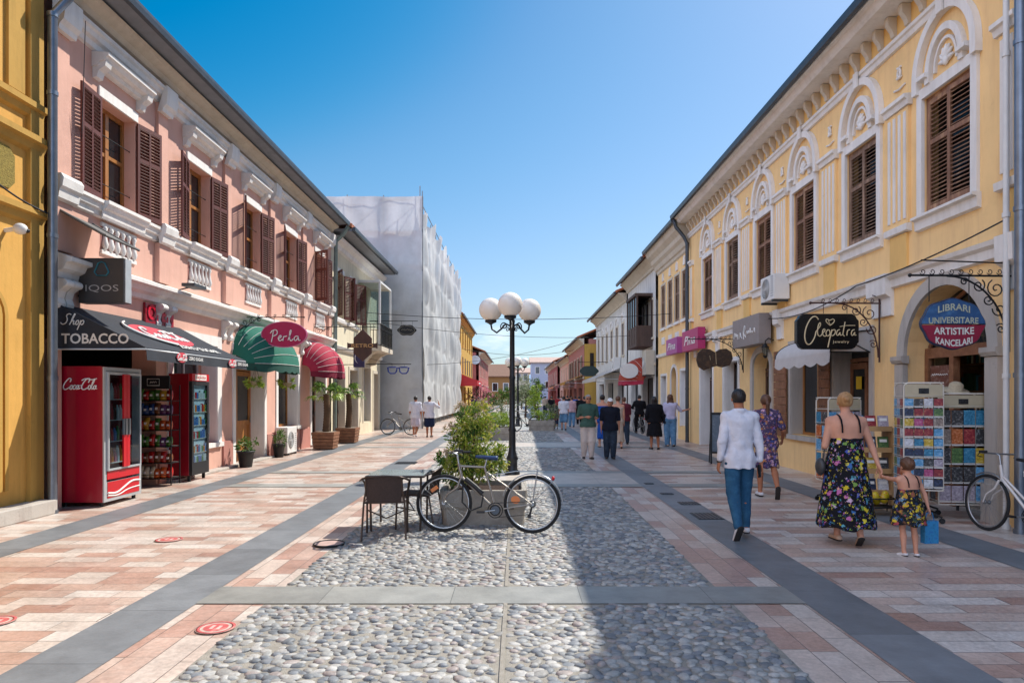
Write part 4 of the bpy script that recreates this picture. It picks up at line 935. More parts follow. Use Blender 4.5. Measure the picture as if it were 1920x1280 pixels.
def fridge2():
    t = thing('drinks_fridge', 'dark red fridge with black framed glass door beside the snack rack', 'fridge', (-6.28, 13.1, 0), R(90)); w_, d_, h_ = .72, .78, 2.08
    b = MB(M('wine_red_metal', '#8c0e20', .3, var=.06, coat=.4)); b.box(0, w_, 0, d_, .12, h_); b.build('cabinet', t, bevel=.008)
    b = MB(black_m); b.box(0, .07, -.06, -.001, .12, 1.93); b.box(w_-.07, w_, -.06, -.001, .12, 1.93); b.box(.07, w_-.07, -.06, -.001, .12, .36); b.box(.07, w_-.07, -.06, -.001, 1.86, 1.93); d = b.build('door', t)
    MB(cglass).box(.06, w_-.06, -.05, -.044, .34, 1.88).build('pane', d); MB(steel).tube([(.66, -.09, .9), (.66, -.09, 1.3)], .012).build('handle', d)
    b = MB(M('lit_interior', '#b9d0de', .6)); b.box(.07, w_-.07, -.012, -.004, .36, 1.86); b.use(white_m)
    for z in (.55, .82, 1.08, 1.34, 1.6): b.box(.07, w_-.07, -.043, -.013, z-.01, z)
    b.build('shelf', t)
    b = MB(red_m); b.box(0.0, w_, -.06, -.001, 1.94, h_); b.use(led_m); b.box(.12, .6, -.064, -.061, 1.955, 2.065); b.use(red_m); put_text(b, 'COCA-COLA', .36, 2.01, w=.4, h=.05, y=-.067, bold=.02); b.build('header', t)
    bt = MB(cans[0]); rn = random.Random(8)
    for z in (.36, .55, .82, 1.08, 1.34, 1.6):
        for i in range(8): bt.use(cans[rn.choice([0, 3, 4, 4, 3, 2, 1])]); bt.box(.1+i*.07, .155+i*.07, -.04, -.014, z, z+rn.uniform(.1, .17))
    tag(bt.build('cans', None, t.location, R(90)), 'cans and cartons on the shelves of the black framed fridge', 'cans', None, 'stuff')
    for x in (.06, .66):
        for y in (.0, .69): MB(black_m).box(x-.02, x+.02, y, y+.05, 0, .12).build('foot', t)
fridge2()
t = thing('snack_rack', 'black wire rack of crisp packets between the two fridges', 'rack', (-6.62, 12.62, 0))
b = MB(iron)
for x in (-.32, .32):
    for y in (-.16, .16): b.tube([(x, y, .02), (x, y, 1.85)], .012, n=6)
zs = (.14, .42, .72, 1.02, 1.3, 1.56)
for z in zs:
    b.tube([(-.32, -.18, z), (.32, -.18, z), (.32, .16, z), (-.32, .16, z)], .008, n=5, closed=True); b.tube([(-.32, -.2, z+.07), (.32, -.2, z+.07)], .006, n=5); b.box(-.32, .32, -.17, .16, z-.006, z)
b.build('frame', t)
b = MB(black_m); b.box(-.3, .3, -.18, -.15, 1.78, 2.02); b.use(led_m); b.tube([(-.1, -.19, 1.84), (-.1, -.19, 1.96), (.12, -.19, 1.96), (.12, -.19, 1.84)], .006, n=4, closed=True); scribble(b, .01, 1.9, .12, .05, -.19, 3, 5, .004); b.build('header', t)
pk = [M('packet_'+n_, c, .3, var=.15, scale=20) for n_, c in (('green', '#4b7a2f'), ('yellow', '#c99a2e'), ('red', '#b3261f'), ('orange', '#cc5a22'), ('purple', '#6a3a66'), ('brown', '#7a4a2c'), ('blue', '#2f4a80'), ('cream', '#cbbfa4'))]
rnd = random.Random(11)
rowc = {0: [3, 2, 3, 7], 1: [2, 5, 4], 2: [0, 0, 4, 2], 3: [3, 1, 0, 2], 4: [6, 4, 2, 5], 5: [2, 1, 0, 0]}
for r_, z in enumerate(zs):
    for k in range(6):
        b = MB(pk[rnd.choice(rowc[r_])]); w_ = .056; h_ = rnd.uniform(.17, .23)
        vs = []; fs = []
        for j in range(6):
            q = j/5; th = .03*math.sin(PI*q)
            vs += [(-w_, -th, h_*q), (0, -th*1.5, h_*q), (w_, -th, h_*q), (w_, th, h_*q), (0, th*1.5, h_*q), (-w_, th, h_*q)]
        for j in range(5):
            for i in range(6): fs.append((j*6+i, j*6+(i+1) % 6, (j+1)*6+(i+1) % 6, (j+1)*6+i))
        b.add(vs, fs, True)
        b.use(led_m).box(-.02, .02, -.05, -.04, h_*.4, h_*.6)
        o = b.build('snack_packet', None, (-6.62-.26+k*.105, 12.62-.13+rnd.uniform(-.01, .01), z+.005), (R(-8), 0, R(rnd.uniform(-18, 18))))
        tag(o, 'shiny crisp packet standing on the %s shelf of the snack rack' % ('lowest', 'second lowest', 'third', 'fourth', 'fifth', 'topmost')[r_], 'crisp packet', 'crisp packets on the snack rack')

# ---------------------------------------------------------------- street furniture along the left wall
def ac_unit(name, label, loc, rot, w=.85, h=.62, d=.32, m=None, group=None):
    t = thing(name, label, 'air conditioner', loc, rot, group); b = MB(m or white_m); b.box(-w/2, w/2, -d, 0, 0, h); b.build('casing', t, bevel=.012)
    b = MB(M('ac_grille', '#55585a', .5, var=.1)); b.prism(oval(.24, .24, 24, -.1, h/2), -d-.004, -d-.0015); b.build('fan_opening', t)
    b = MB(white_m)
    for i in range(1, 6): b.tube([(p[0], -d-.012, p[1]) for p in oval(.045*i, .045*i, 20, -.1, h/2)], .006, n=4, closed=True)
    b.tube([(-.34, -d-.012, h/2), (.14, -d-.012, h/2)], .006, n=4); b.tube([(-.1, -d-.012, h/2-.24), (-.1, -d-.012, h/2+.24)], .006, n=4); b.build('fan_grille', t)
    b = MB(M('ac_vents', '#8b8e90', .5))
    for i in range(9): b.box(.22, w/2-.04, -d-.003, -d-.0015, .08+i*.055, .1+i*.055)
    b.build('side_vent', t)
    MB(gunm).box(-w/2+.08, -w/2+.12, -d-.02, .0, -.05, -.002).build('foot', t); MB(gunm).box(w/2-.12, w/2-.08, -d-.02, 0, -.05, -.002).build('foot', t)
    return t
ac_unit('air_conditioner', 'white air conditioner standing on the pavement beside the potted plant', (-6.62, 19.2, .06), R(90), .8, .72)

leafg = None
def leaf_mat(name, cols, rough=.45, tr=.25):
    m, nt, b = newmat(name); L = nt.links.new
    g = nd(nt, 'ShaderNodeNewGeometry'); r = ramp(nt, [(i/len(cols), lin(c)) for i, c in enumerate(cols)]); L(g.outputs['Random Per Island'], r.inputs[0]); L(r.outputs[0], b.inputs['Base Color'])
    b.inputs['Roughness'].default_value = rough; b.inputs['Specular IOR Level'].default_value = .35
    t = nt.nodes.new('ShaderNodeBsdfTranslucent'); L(r.outputs[0], t.inputs['Color']); mx = nt.nodes.new('ShaderNodeMixShader'); mx.inputs[0].default_value = tr
    L(b.outputs[0], mx.inputs[1]); L(t.outputs[0], mx.inputs[2]); L(mx.outputs[0], nt.nodes['Material Output'].inputs['Surface'])
    return m
lm_green = leaf_mat('green_leaves', ['#2f4a1c', '#46682a', '#5c7d33', '#3b5a26', '#6d8f3c']); lm_dark = leaf_mat('dark_leaves', ['#26391a', '#35502a', '#42602f', '#2d4420'])
lm_lime = leaf_mat('lime_leaves', ['#7a9a2c', '#93ad38', '#5f8028', '#a8b84a']); lm_yel = leaf_mat('yellow_green_leaves', ['#86a030', '#aab83c', '#637f32', '#c0bc4c', '#cbbd72', '#94a436'])
lm_tip = leaf_mat('pale_tip_leaves', ['#b8a894', '#c9b7a4', '#a89878', '#c4a898', '#b0a070']); lm_pink = leaf_mat('pink_blossom', ['#c4567a', '#d27a94', '#b03a62', '#dba0b0'])
lm_olive = leaf_mat('olive_leaves', ['#6f7c5c', '#87906e', '#5a6a4a', '#9aa080'])
def leaves(mb, rnd, blobs, n, size, asp=.42, clump=.5, droop=0.2):
    "n leaves scattered in clumps through ellipsoids [(cx,cy,cz,rx,ry,rz,weight)]"
    cl = []
    for bl in blobs:
        for _ in range(max(3, int(n*clump/12*bl[6]/sum(q[6] for q in blobs)))):
            while True:
                p = Vector((rnd.uniform(-1, 1), rnd.uniform(-1, 1), rnd.uniform(-1, 1)))
                if .35 < p.length < 1: break
            cl.append((Vector((bl[0]+p.x*bl[3], bl[1]+p.y*bl[4], bl[2]+p.z*bl[5])), p, min(bl[3:6])*.28))
    vs = []; fs = []
    for _ in range(n):
        c, pn, r = rnd.choice(cl); p = c+Vector((rnd.gauss(0, 1), rnd.gauss(0, 1), rnd.gauss(0, 1)))*r*.6
        d = (pn*.9+Vector((rnd.uniform(-1, 1), rnd.uniform(-1, 1), rnd.uniform(-.9, 1)-droop))).normalized(); s = size*rnd.uniform(.6, 1.35)
        a = d.orthogonal().normalized(); a = Matrix.Rotation(rnd.uniform(0, 6.28), 3, d) @ a; nn = d.cross(a); w_ = s*asp/2
        o = len(vs); m = p+d*s*.5+nn*s*.06
        vs += [p, m-a*w_, p+d*s-nn*s*.05, m+a*w_]; fs.append((o, o+1, o+2, o+3))
    mb.add(vs, fs)
def potted(name, label, loc, pot_r, pot_h, lm, blobs, n, size, potm=None, group=None, seed=1, stem=True, cat='potted plant', asp=.42):
    t = thing(name, label, cat, loc, 0, group); rnd = random.Random(seed)
    b = MB(potm or black_m); b.lathe([(pot_r*.68, 0), (pot_r*.95, pot_h*.9), (pot_r*1.03, pot_h*.9), (pot_r*1.03, pot_h), (pot_r*.9, pot_h), (pot_r*.88, pot_h*.88), (.001, pot_h*.88)], 20); b.build('pot', t)
    b = MB(lm); leaves(b, rnd, blobs, n, size, asp); b.build('foliage', t, fix=False)
    if stem:
        b = MB(dark_w)
        for i in range(4): bl = blobs[i % len(blobs)]; b.tube([(0, 0, pot_h*.85), (bl[0]*.5+rnd.uniform(-.04, .04), bl[1]*.5, (pot_h+bl[2])/2), (bl[0]+rnd.uniform(-.05, .05), bl[1], bl[2])], [.012, .009, .005], n=5)
        b.build('stem', t)
    return t
potted('potted_plant', 'leafy green plant in a black pot at the wooden shop door', (-6.28, 15.85, 0), .2, .38, lm_green, [(0, 0, .5, .26, .26, .18, 1)], 420, .07, seed=2)
potted('potted_plant', 'green plant in a dark pot just left of the air conditioner', (-6.4, 18.4, 0), .17, .36, lm_green, [(0, 0, .5, .2, .2, .2, 1)], 320, .07, seed=3)
for Yh, Xh, lb in ((16.1, -6.15, 'hanging basket of yellow green fern under the near end of the green awning'), (18.2, -6.1, 'hanging basket of green fern under the far end of the green awning')):
    t = thing('hanging_basket', lb, 'hanging basket', (Xh, Yh, 1.98), 0, 'hanging baskets under the green awning')
    b = MB(M('coir_basket', '#8d8468', .9, bump=.5)); b.lathe([(.02, -.1), (.1, -.06), (.13, .02)], 14); b.build('basket', t)
    b = MB(lm_lime); leaves(b, random.Random(int(Yh)), [(0, 0, 0, .22, .22, .1, 1)], 260, .1, .3); b.build('foliage', t, fix=False)
    b = MB(iron)
    for a in (0, 2.1, 4.2): b.tube([(.12*math.cos(a), .12*math.sin(a), .02), (0, 0, .36)], .004, n=4)
    b.build('hanger', t)
def palm(label, loc, hb, hp, seed):
    t = thing('boxed_palm', label, 'palm', loc, 0, 'palms in wooden boxes'); rnd = random.Random(seed)
    b = MB(mid_w); s = .3
    for k in range(5):
        z0 = .03+k*hb/5; e = .012*k
        b.box(-s-e, s+e, -s-e, s+e, z0, z0+hb/5-.012)
    b.use(dirt_m).box(-s*.9, s*.9, -s*.9, s*.9, hb*.9, hb+.02)
    b.build('box', t)
    b = MB(M('palm_trunk', '#5c4632', .95, bump=1, bscale=30, var=.4)); pts = []; rr = []
    for i in range(30): q = i/29; pts.append((.04*math.sin(q*3), .03*q, hb*.9+(hp-hb*.9)*q)); rr.append(.085+.018*(i % 2)+.02*(1-q))
    b.tube(pts, rr, n=9); b.build('trunk', t)
    for i in range(14):
        a = i*2.4+rnd.uniform(-.3, .3); el = rnd.uniform(-.3, .95); c = Vector((.04*math.sin(3), .03, hp)); L0 = rnd.uniform(.28, .42)
        d = Vector((math.cos(a)*math.cos(el), math.sin(a)*math.cos(el), math.sin(el))); tip = c+d*L0
        b = MB(lm_green if i % 3 else lm_lime); b.tube([c, c+d*L0*.5+Vector((0, 0, .03)), tip], .008, n=4)
        side = d.cross(Vector((0, 0, 1))).normalized(); upv = side.cross(d)
        vs = []; fs = []
        for k in range(17):
            th = -2.1+4.2*k/16; dd = (d*math.cos(th)+side*math.sin(th)).normalized(); Lf = .34*(.75+.25*math.cos(th))*rnd.uniform(.85, 1.1)
            w_ = .02; o = len(vs); pr = dd.cross(upv).normalized()
            m1 = tip+dd*Lf*.5+upv*.02; e = tip+dd*Lf+Vector((0, 0, -.1-.05*rnd.random()))
            vs += [tip, m1-pr*w_, m1+pr*w_, e]; fs += [(o, o+1, o+3, o+2)]
        b.add(vs, fs); b.build('frond', t, fix=False)
    return t
palm('nearer palm with shaggy trunk in a brown wooden box under the red awning', (-5.92, 21.2, 0), .52, 1.7, 4)
palm('farther palm in a brown wooden box just beyond the red awning', (-5.92, 24.0, 0), .52, 1.72, 9)

# floor markings: worn red and white round stickers
def sticker(px, py, r, label):
    x, y = gp(px, py); t = thing('floor_sticker', label, 'floor sticker', (x, y, .0), 0, 'round red and white floor stickers')
    b = MB(M('worn_sticker_white', '#c4ada0', .6, var=.3, scale=20)); b.lathe([(r, .0095), (r, .0105)], 32); b.build('disc', t)
    b = MB(M('worn_sticker_red', '#bf5a58', .6, c2='#cf9a90', var=.2, scale=12)); b.tube([(r*.88*math.cos(a), r*.88*math.sin(a), .011) for a in [i*PI/16 for i in range(32)]], r*.1, n=4, closed=True, flat=.04)
    b.lathe([(r*.62, .0108), (r*.62, .0118)], 28); b.build('ring', t)
    b = MB(M('worn_mark', '#cdb0a6', .7, var=.3, scale=30)); b.box(-r*.28, -r*.1, -r*.26, r*.3, .012, .0128); b.box(r*.1, r*.28, -r*.3, r*.22, .012, .0128); b.build('footprint_mark', t)
sticker(405, 1178, .135, 'worn red and white round floor sticker between band and cobbles'); sticker(317, 1012, .15, 'faded red round floor sticker out on the pink paving'); sticker(-8, 1166, .13, 'red round floor sticker cut by the left edge of the photo')
x, y = gp(617, 1021); b = MB(M('pinkish_manhole_stone', '#b79a90', .7, var=.2)); b.lathe([(.155, .012), (.155, .016)], 32); b.use(black_m); b.tube([(.165*math.cos(a), .165*math.sin(a), .014) for a in [i*PI/16 for i in range(32)]], .012, n=4, closed=True); tag(b.build('manhole_cover', None, (x, y, 0)), 'small round pinkish cover with a dark rim beside the cobbles', 'cover')
x, y = gp(762, 868); b = MB(iron); b.box(-.25, .25, -.25, .25, .009, .014)
for i in range(9): b.box(-.22+i*.052, -.2+i*.052, -.22, .22, .0142, .02)
tag(b.build('drain_grate', None, (x, y, 0)), 'square dark drain grate in the grey band left of the bush', 'drain grate')
# ---------------------------------------------------------------- yellow building on the right
RX = 6.25
Y1 = Fac('R', RX, 8.42, 24.6, 'shop_building', 'long yellow two storey building with closed wooden shutters and white stucco arches'); u = Y1.u
wyc = [9.89, 12.33, 14.8, 17.2, 19.65, 22.2]; WZ0, WZ1 = 4.4, 6.18; ww = 1.12
wc = [u(y) for y in wyc]
up = [(x-ww/2, x+ww/2, WZ0, WZ1) for x in wc]
g_arch = Y1.h(8.98, 10.92, 0, 3.26, .97)
g_jw = Y1.h(13.95, 15.5, .78, 2.75); g_jd = Y1.h(12.05, 13.4, 0, 2.75)
g_ad = Y1.h(16.75, 17.95, 0, 2.75, .35); g_w1 = Y1.h(19.2, 20.5, .9, 2.65); g_d1 = Y1.h(21.7, 23.1, 0, 2.65)
b = MB(yellowp); wall(b, 0, Y1.L, 0, 7.85, up+[g_arch, g_jw, g_jd, g_ad, g_w1, g_d1], .45); b.build('wall', Y1.e, fix=False)
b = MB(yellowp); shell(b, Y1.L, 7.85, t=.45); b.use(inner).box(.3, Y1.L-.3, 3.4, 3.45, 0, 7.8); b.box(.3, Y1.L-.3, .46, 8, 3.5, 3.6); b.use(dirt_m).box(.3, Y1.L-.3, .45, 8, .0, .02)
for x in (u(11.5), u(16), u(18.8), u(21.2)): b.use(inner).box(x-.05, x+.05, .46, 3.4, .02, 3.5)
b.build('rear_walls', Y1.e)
roof_part(Y1, 8.06, .58, rise=2.0); gutter(Y1, 8.1, .6)
b = MB(whitep)
b.prof([(0, 7.3), (-.05, 7.31), (-.07, 7.38), (-.1, 7.4), (-.1, 7.46), (0, 7.47)], 0, Y1.L)
b.prof([(-.02, 7.84), (-.42, 7.86), (-.46, 7.9), (-.5, 7.98), (-.57, 8.02), (-.57, 8.055), (0, 8.055)], 0, Y1.L); b.build('cornice', Y1.e)
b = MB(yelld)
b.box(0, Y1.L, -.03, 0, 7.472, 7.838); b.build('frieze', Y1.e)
for i in range(int(Y1.L/.4)):
    x = .2+i*.4
    if i == 0: d0 = MB(creamp).prof([(-.031, 7.5), (-.08, 7.52), (-.1, 7.6), (-.17, 7.7), (-.18, 7.835), (-.031, 7.835)], -.05, .05).build('bracket_block', Y1.e, (x, 0, 0))
    else:
        c_ = d0.copy(); col.objects.link(c_); c_.location.x = x
def right_shutter(w_, h_, m, seed):
    b = shutter_mb(w_, h_, m, pitch=.06, t=.04); b.box(w_*.5-.02, w_*.5+.02, -.022, .022, .1, h_-.07) if False else None
    return b
sh_prot = None
wood_var = [old_wood, M('grey_brown_old_wood', '#806655', .8, c2='#b4947a', var=.35, scale=11, streak=True, bump=.4), M('bleached_brown_wood', '#8a6752', .8, c2='#b89878', var=.35, scale=8, streak=True, bump=.4)]
for i, x in enumerate(wc):
    b = MB(whitep)
    b.box(x-ww/2-.13, x-ww/2, -.05, 0, WZ0, WZ1+.16); b.box(x+ww/2, x+ww/2+.13, -.05, 0, WZ0, WZ1+.16); b.box(x-ww/2, x+ww/2, -.05, 0, WZ1, WZ1+.16)
    b.prof([(0, WZ0-.22), (-.06, WZ0-.2), (-.07, WZ0-.06), (-.13, WZ0-.04), (-.13, WZ0-.001), (0, WZ0-.001)], x-ww/2-.16, x+ww/2+.16)
    W = b.build('window', Y1.e)
    wm = wood_var[i % 3]; lw = ww/2-.045
    fb = MB(wm); fb.box(x-ww/2, x-ww/2+.045, .03, .1, WZ0, WZ1); fb.box(x+ww/2-.045, x+ww/2, .03, .1, WZ0, WZ1); fb.box(x-ww/2+.045, x+ww/2-.045, .03, .1, WZ1-.05, WZ1); fb.box(x-ww/2+.045, x+ww/2-.045, .03, .1, WZ0, WZ0+.03); fb.build('frame', W)
    MB(dglass).box(x-ww/2+.02, x+ww/2-.02, .2, .21, WZ0+.02, WZ1-.02).build('pane', W)
    right_shutter(lw-.004, WZ1-WZ0-.09, wm, i).build('shutter', W, (x-ww/2+.047, .045, WZ0+.035), 0)
    an = -R((4, 2, 6, 3, 9, 2)[i]); sm = right_shutter(lw-.004, WZ1-WZ0-.09, wm, i+9); sm.v = [(-p[0], p[1], p[2]) for p in sm.v]; sm.build('shutter', W, (x+ww/2-.047, .045, WZ0+.035), -an)
    # arched hood with inner shell ornament
    b = MB(whitep); zb = WZ1+.16
    arch_band(b, x, zb+.1, .34, .44, .5, .6, -.08, 0, foot=zb+.0, n=18); arch_band(b, x, zb+.1, .24, .28, .38, .42, -.045, 0, n=18)
    arch_band(b, x, zb+.12, .62, .74, .76, .88, -.1, -.002, n=22)
    for s in (-1, 1): b.box(x+s*.74-(0 if s < 0 else .12), x+s*.74+(.12 if s < 0 else 0), -.1, 0, zb-.06, zb+.12); b.prof([(0, zb+.08), (-.13, zb+.1), (-.13, zb+.16), (0, zb+.17)], x+s*.46-.1, x+s*.46+.1)
    b.box(x-.07, x+.07, -.14, -.11, zb+.86, zb+1.13)
    b.build('arched_hood', Y1.e)
    b = MB(whitep)
    for k in range(7):
        a = PI*(k+.5)/7; b.tube([(x, -.015, zb+.14), (x-.1*math.cos(a), -.035, zb+.14+.16*math.sin(a)), (x-.17*math.cos(a), -.02, zb+.14+.26*math.sin(a))], [.015, .035, .02], n=6)
    b.sph((x, -.03, zb+.17), (.06, .04, .07), 10, 8); b.build('shell_ornament', Y1.e)
# fluted pilasters, lower plain piers, scroll ornaments
edges = sorted(set([(wc[i]+wc[i+1])/2 for i in range(5)]+[u(8.62), u(24.2)]))
for x in edges:
    hw = .3 if 1 < x < Y1.L-1 else .16
    b = MB(yellowp); b.box(x-hw, x+hw, -.05, 0, 4.4, 6.25)
    b.use(whitep)
    for k in range(4 if hw > .2 else 2):
        n_ = 4 if hw > .2 else 2; xx = x-hw+hw*2*(k+.5)/n_; b.box(xx-.03, xx+.03, -.068, -.051, 4.48, 6.18)
    b.prof([(0, 6.252), (-.08, 6.26), (-.1, 6.34), (-.14, 6.36), (-.14, 6.42), (0, 6.43)], x-hw-.05, x+hw+.05); b.prof([(0, 4.26), (-.09, 4.28), (-.1, 4.38), (0, 4.395)], x-hw-.03, x+hw+.03)
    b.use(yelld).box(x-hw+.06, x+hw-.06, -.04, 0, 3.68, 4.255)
    b.build('pilaster', Y1.e)
    if hw > .2:
        b = MB(whitep)
        for s in (-1, 1): b.tube(spiral(x+s*.05, 6.86, .13, .03, PI/2 if s > 0 else PI/2, .55*s, y=-.02, n=12), .022, n=6)
        b.tube([(x-.16, -.012, 6.66), (x, -.03, 6.62), (x+.16, -.012, 6.66)], .018, n=5); b.build('scroll_ornament', Y1.e)
b = MB(whitep); a0 = g_arch[0]; 
b.prof([(0, 3.42), (-.06, 3.44), (-.07, 3.56), (-.12, 3.6), (-.14, 3.66), (0, 3.68)], 0, Y1.L); b.build('string_course', Y1.e)
for x in (u(8.55), u(11.45), u(11.75), u(16.1), u(18.5), u(21.1), u(23.7)):
    b = MB(whitep); b.prof([(0, 2.98), (-.05, 2.99), (-.06, 3.28), (-.15, 3.34), (-.16, 3.675), (0, 3.675)], x-.16, x+.16); b.build('corbel', Y1.e)
# ground floor surrounds
b = MB(stone_w); cx = (g_arch[0]+g_arch[1])/2; hw = (g_arch[1]-g_arch[0])/2
arch_band(b, cx, 2.29, hw, hw+.2, .97, 1.17, -.06, 0, n=22)
for s in (-1, 1): b.box(cx+s*(hw+.1)-.12, cx+s*(hw+.1)+.12, -.08, 0, 0, 2.16); b.prof([(0, 2.165), (-.1, 2.17), (-.13, 2.22), (-.13, 2.285), (0, 2.289)], cx+s*(hw+.1)-.16, cx+s*(hw+.1)+.16); b.box(cx+s*(hw+.1)-.15, cx+s*(hw+.1)+.15, -.11, -.08, 0, .5)
b.build('arch_surround', Y1.e)
surround(Y1, g_jw, .14, stone_w, 'window_surround', sill=True); surround(Y1, g_jd, .14, stone_w); surround(Y1, g_w1, .12, whitep, 'window_surround', sill=True); surround(Y1, g_d1, .12, whitep)
b = MB(stone_w); cxa = (g_ad[0]+g_ad[1])/2; ha = (g_ad[1]-g_ad[0])/2; arch_band(b, cxa, 2.4, ha, ha+.17, .35, .52, -.05, 0, foot=0); b.build('arch_surround', Y1.e)
shop_window(Y1, g_jw, amber_w, d=.25, mull=1, glass=dglass); panel_door(Y1, g_jd, mid_w, d=.3); panel_door(Y1, (g_ad[0], g_ad[1], 0, 2.75), dark_w, d=.3); shop_window(Y1, g_w1, dark_w, d=.28, mull=1, glass=dglass); panel_door(Y1, g_d1, dark_w, d=.3, glazed=False)
# plank shutters folded against the wall
def plank_shutter(x0, x1, z0, z1, y=-.06):
    b = MB(mid_w); n = 11
    for i in range(n): b.box(x0, x1, y-.03, y, z0+(z1-z0)*i/n+.008, z0+(z1-z0)*(i+1)/n-.002)
    b.use(iron); b.box(x0+.05, x0+.09, y+.001, y+.01, z0, z1); b.build('plank_shutter', Y1.e)
plank_shutter(u(13.92), u(13.46), .72, 2.7); plank_shutter(u(16.35), u(15.62), .72, 2.7)
b = MB(M('small_yellow_notice', '#d8b820', .5, var=.1)); b.box(u(13.0)-.1, u(13.0)+.1, .27, .28, 1.78, 2.02); b.build('notice', Y1.e)
b = MB(yelld); b.box(0, u(g_arch[1] and 11.2) , -.0, 0.0, 0, .0) if False else None
downpipe('drainpipe', 'grey drainpipe between the two yellow buildings', [(5.66, 24.6, 8.0), (5.75, 24.55, 7.7), (6.02, 24.5, 7.35), (6.12, 24.45, 7.1), (6.12, 24.45, .02)], .065, gunm, group='drainpipes')
downpipe('drainpipe', 'white drainpipe beside the arched bookshop at the right edge', [(6.1, 8.5, 8.0), (6.1, 8.5, .02)], .036, white_m, group='drainpipes')
downpipe('drainpipe', 'thick grey drainpipe at the far right edge of the photo', [(6.05, 8.2, 8.0), (6.05, 8.2, .02)], .06, zinc, group='drainpipes')
# chimneys
for (cx_, cy_, w_, lb) in ((6.62, 11.3, .42, 'small brick chimney on the yellow roof'), (6.7, 9.2, .8, 'wide brick chimney on the yellow roof near the corner')):
    b = MB(M('chimney_brick', '#8f6a52', .9, var=.3, bump=.4)); b.box(-.2, .2, -w_/2, w_/2, 0, 1.35); b.box(-.25, .25, -w_/2-.05, w_/2+.05, 1.35, 1.45); b.build('chimney', Y1.e, Y1.e.matrix_basis.inverted() @ Vector((cx_, cy_, 8.05)), 0)

# next building nearest the camera at the right edge (only its corner)
Zr = Fac('R', 6.35, -3, 8.1, 'grey_building', 'grey blue corner building at the far right edge')
b = MB(M('grey_blue_plaster', '#8d99a8', .85, var=.1, scale=3)); b.box(0, Zr.L, 0, 8, 0, 8.6); b.build('wall', Zr.e); roof_part(Zr, 8.62)

# ---------------------------------------------------------------- second yellow building
Y2 = Fac('R', 6.3, 24.62, 30.3, 'shop_building', 'shorter yellow building with four shuttered windows beyond the drainpipe'); u2 = Y2.u
wy = [25.5, 26.7, 27.9, 29.2]
uu = [Y2.h(y-.38, y+.38, 4.55, 6.35) for y in wy]; gg = [Y2.h(25.1, 26.1, .5, 2.6), Y2.h(26.7, 27.7, 0, 2.8, .45), Y2.h(28.6, 29.6, 0, 2.5)]
b = MB(yellowp); wall(b, 0, Y2.L, 0, 7.6, uu+gg, .4); b.build('wall', Y2.e, fix=False); b = MB(yellowp); shell(b, Y2.L, 7.6, t=.4); b.use(inner).box(.3, Y2.L-.3, 3, 3.1, 0, 7.5); b.build('rear_walls', Y2.e)
roof_part(Y2, 7.98, .6); gutter(Y2, 8.0, .62)
b = MB(creamp); b.prof([(0, 6.95), (-.06, 7.0), (-.08, 7.1), (-.14, 7.14), (-.2, 7.3), (-.3, 7.4), (-.34, 7.55), (-.5, 7.7), (-.58, 7.9), (-.58, 7.96), (0, 7.96)], 0, Y2.L); b.build('cornice', Y2.e)
for h in uu:
    b = MB(whitep); m_ = (h[0]+h[1])/2; b.prism([(m_-.14, 6.55), (m_+.14, 6.55), (m_+.1, 6.8), (m_, 6.9), (m_-.1, 6.8)], -.05, 0); b.build('stucco_ornament', Y2.e); MB(whitep).prism([(m_-.3, 3.85), (m_+.3, 3.85), (m_+.3, 4.15), (m_-.3, 4.15)], -.03, 0).build('stucco_panel', Y2.e); MB(whitep).box(h[0]-.08, h[1]+.08, -.07, 0, 4.44, 4.545).build('window_sill', Y2.e)
b = MB(whitep); b.prof([(0, 3.3), (-.08, 3.34), (-.1, 3.45), (0, 3.48)], 0, Y2.L); b.build('string_course', Y2.e)
for h in uu:
    W = MB(creamp); W.box(h[0]-.07, h[0], -.03, 0, 4.55, 6.35); W.box(h[1], h[1]+.07, -.03, 0, 4.55, 6.35); W.box(h[0]-.07, h[1]+.07, -.03, 0, 6.35, 6.44); W = W.build('window', Y2.e)
    MB(dglass).box(h[0], h[1], .2, .21, 4.55, 6.35).build('pane', W); shutter_mb(.375, 1.78, wood_var[1], .06).build('shutter', W, (h[0]+.003, .03, 4.56)); shutter_mb(.375, 1.78, wood_var[1], .06).build('shutter', W, (h[0]+.382, .03, 4.56))
for h in gg[:1]+gg[2:]: surround(Y2, h, .1)
b = MB(whitep); arch_band(b, (gg[1][0]+gg[1][1])/2, 2.35, .5, .62, .45, .57, -.04, 0, foot=0); b.build('arch_surround', Y2.e)
shop_window(Y2, gg[0], white_m, d=.15, mull=0, glass=M('pale_blind_glass', '#8795ae', .25, var=.05)); panel_door(Y2, gg[1], dark_w, d=.3); panel_door(Y2, gg[2], dark_w, d=.3)

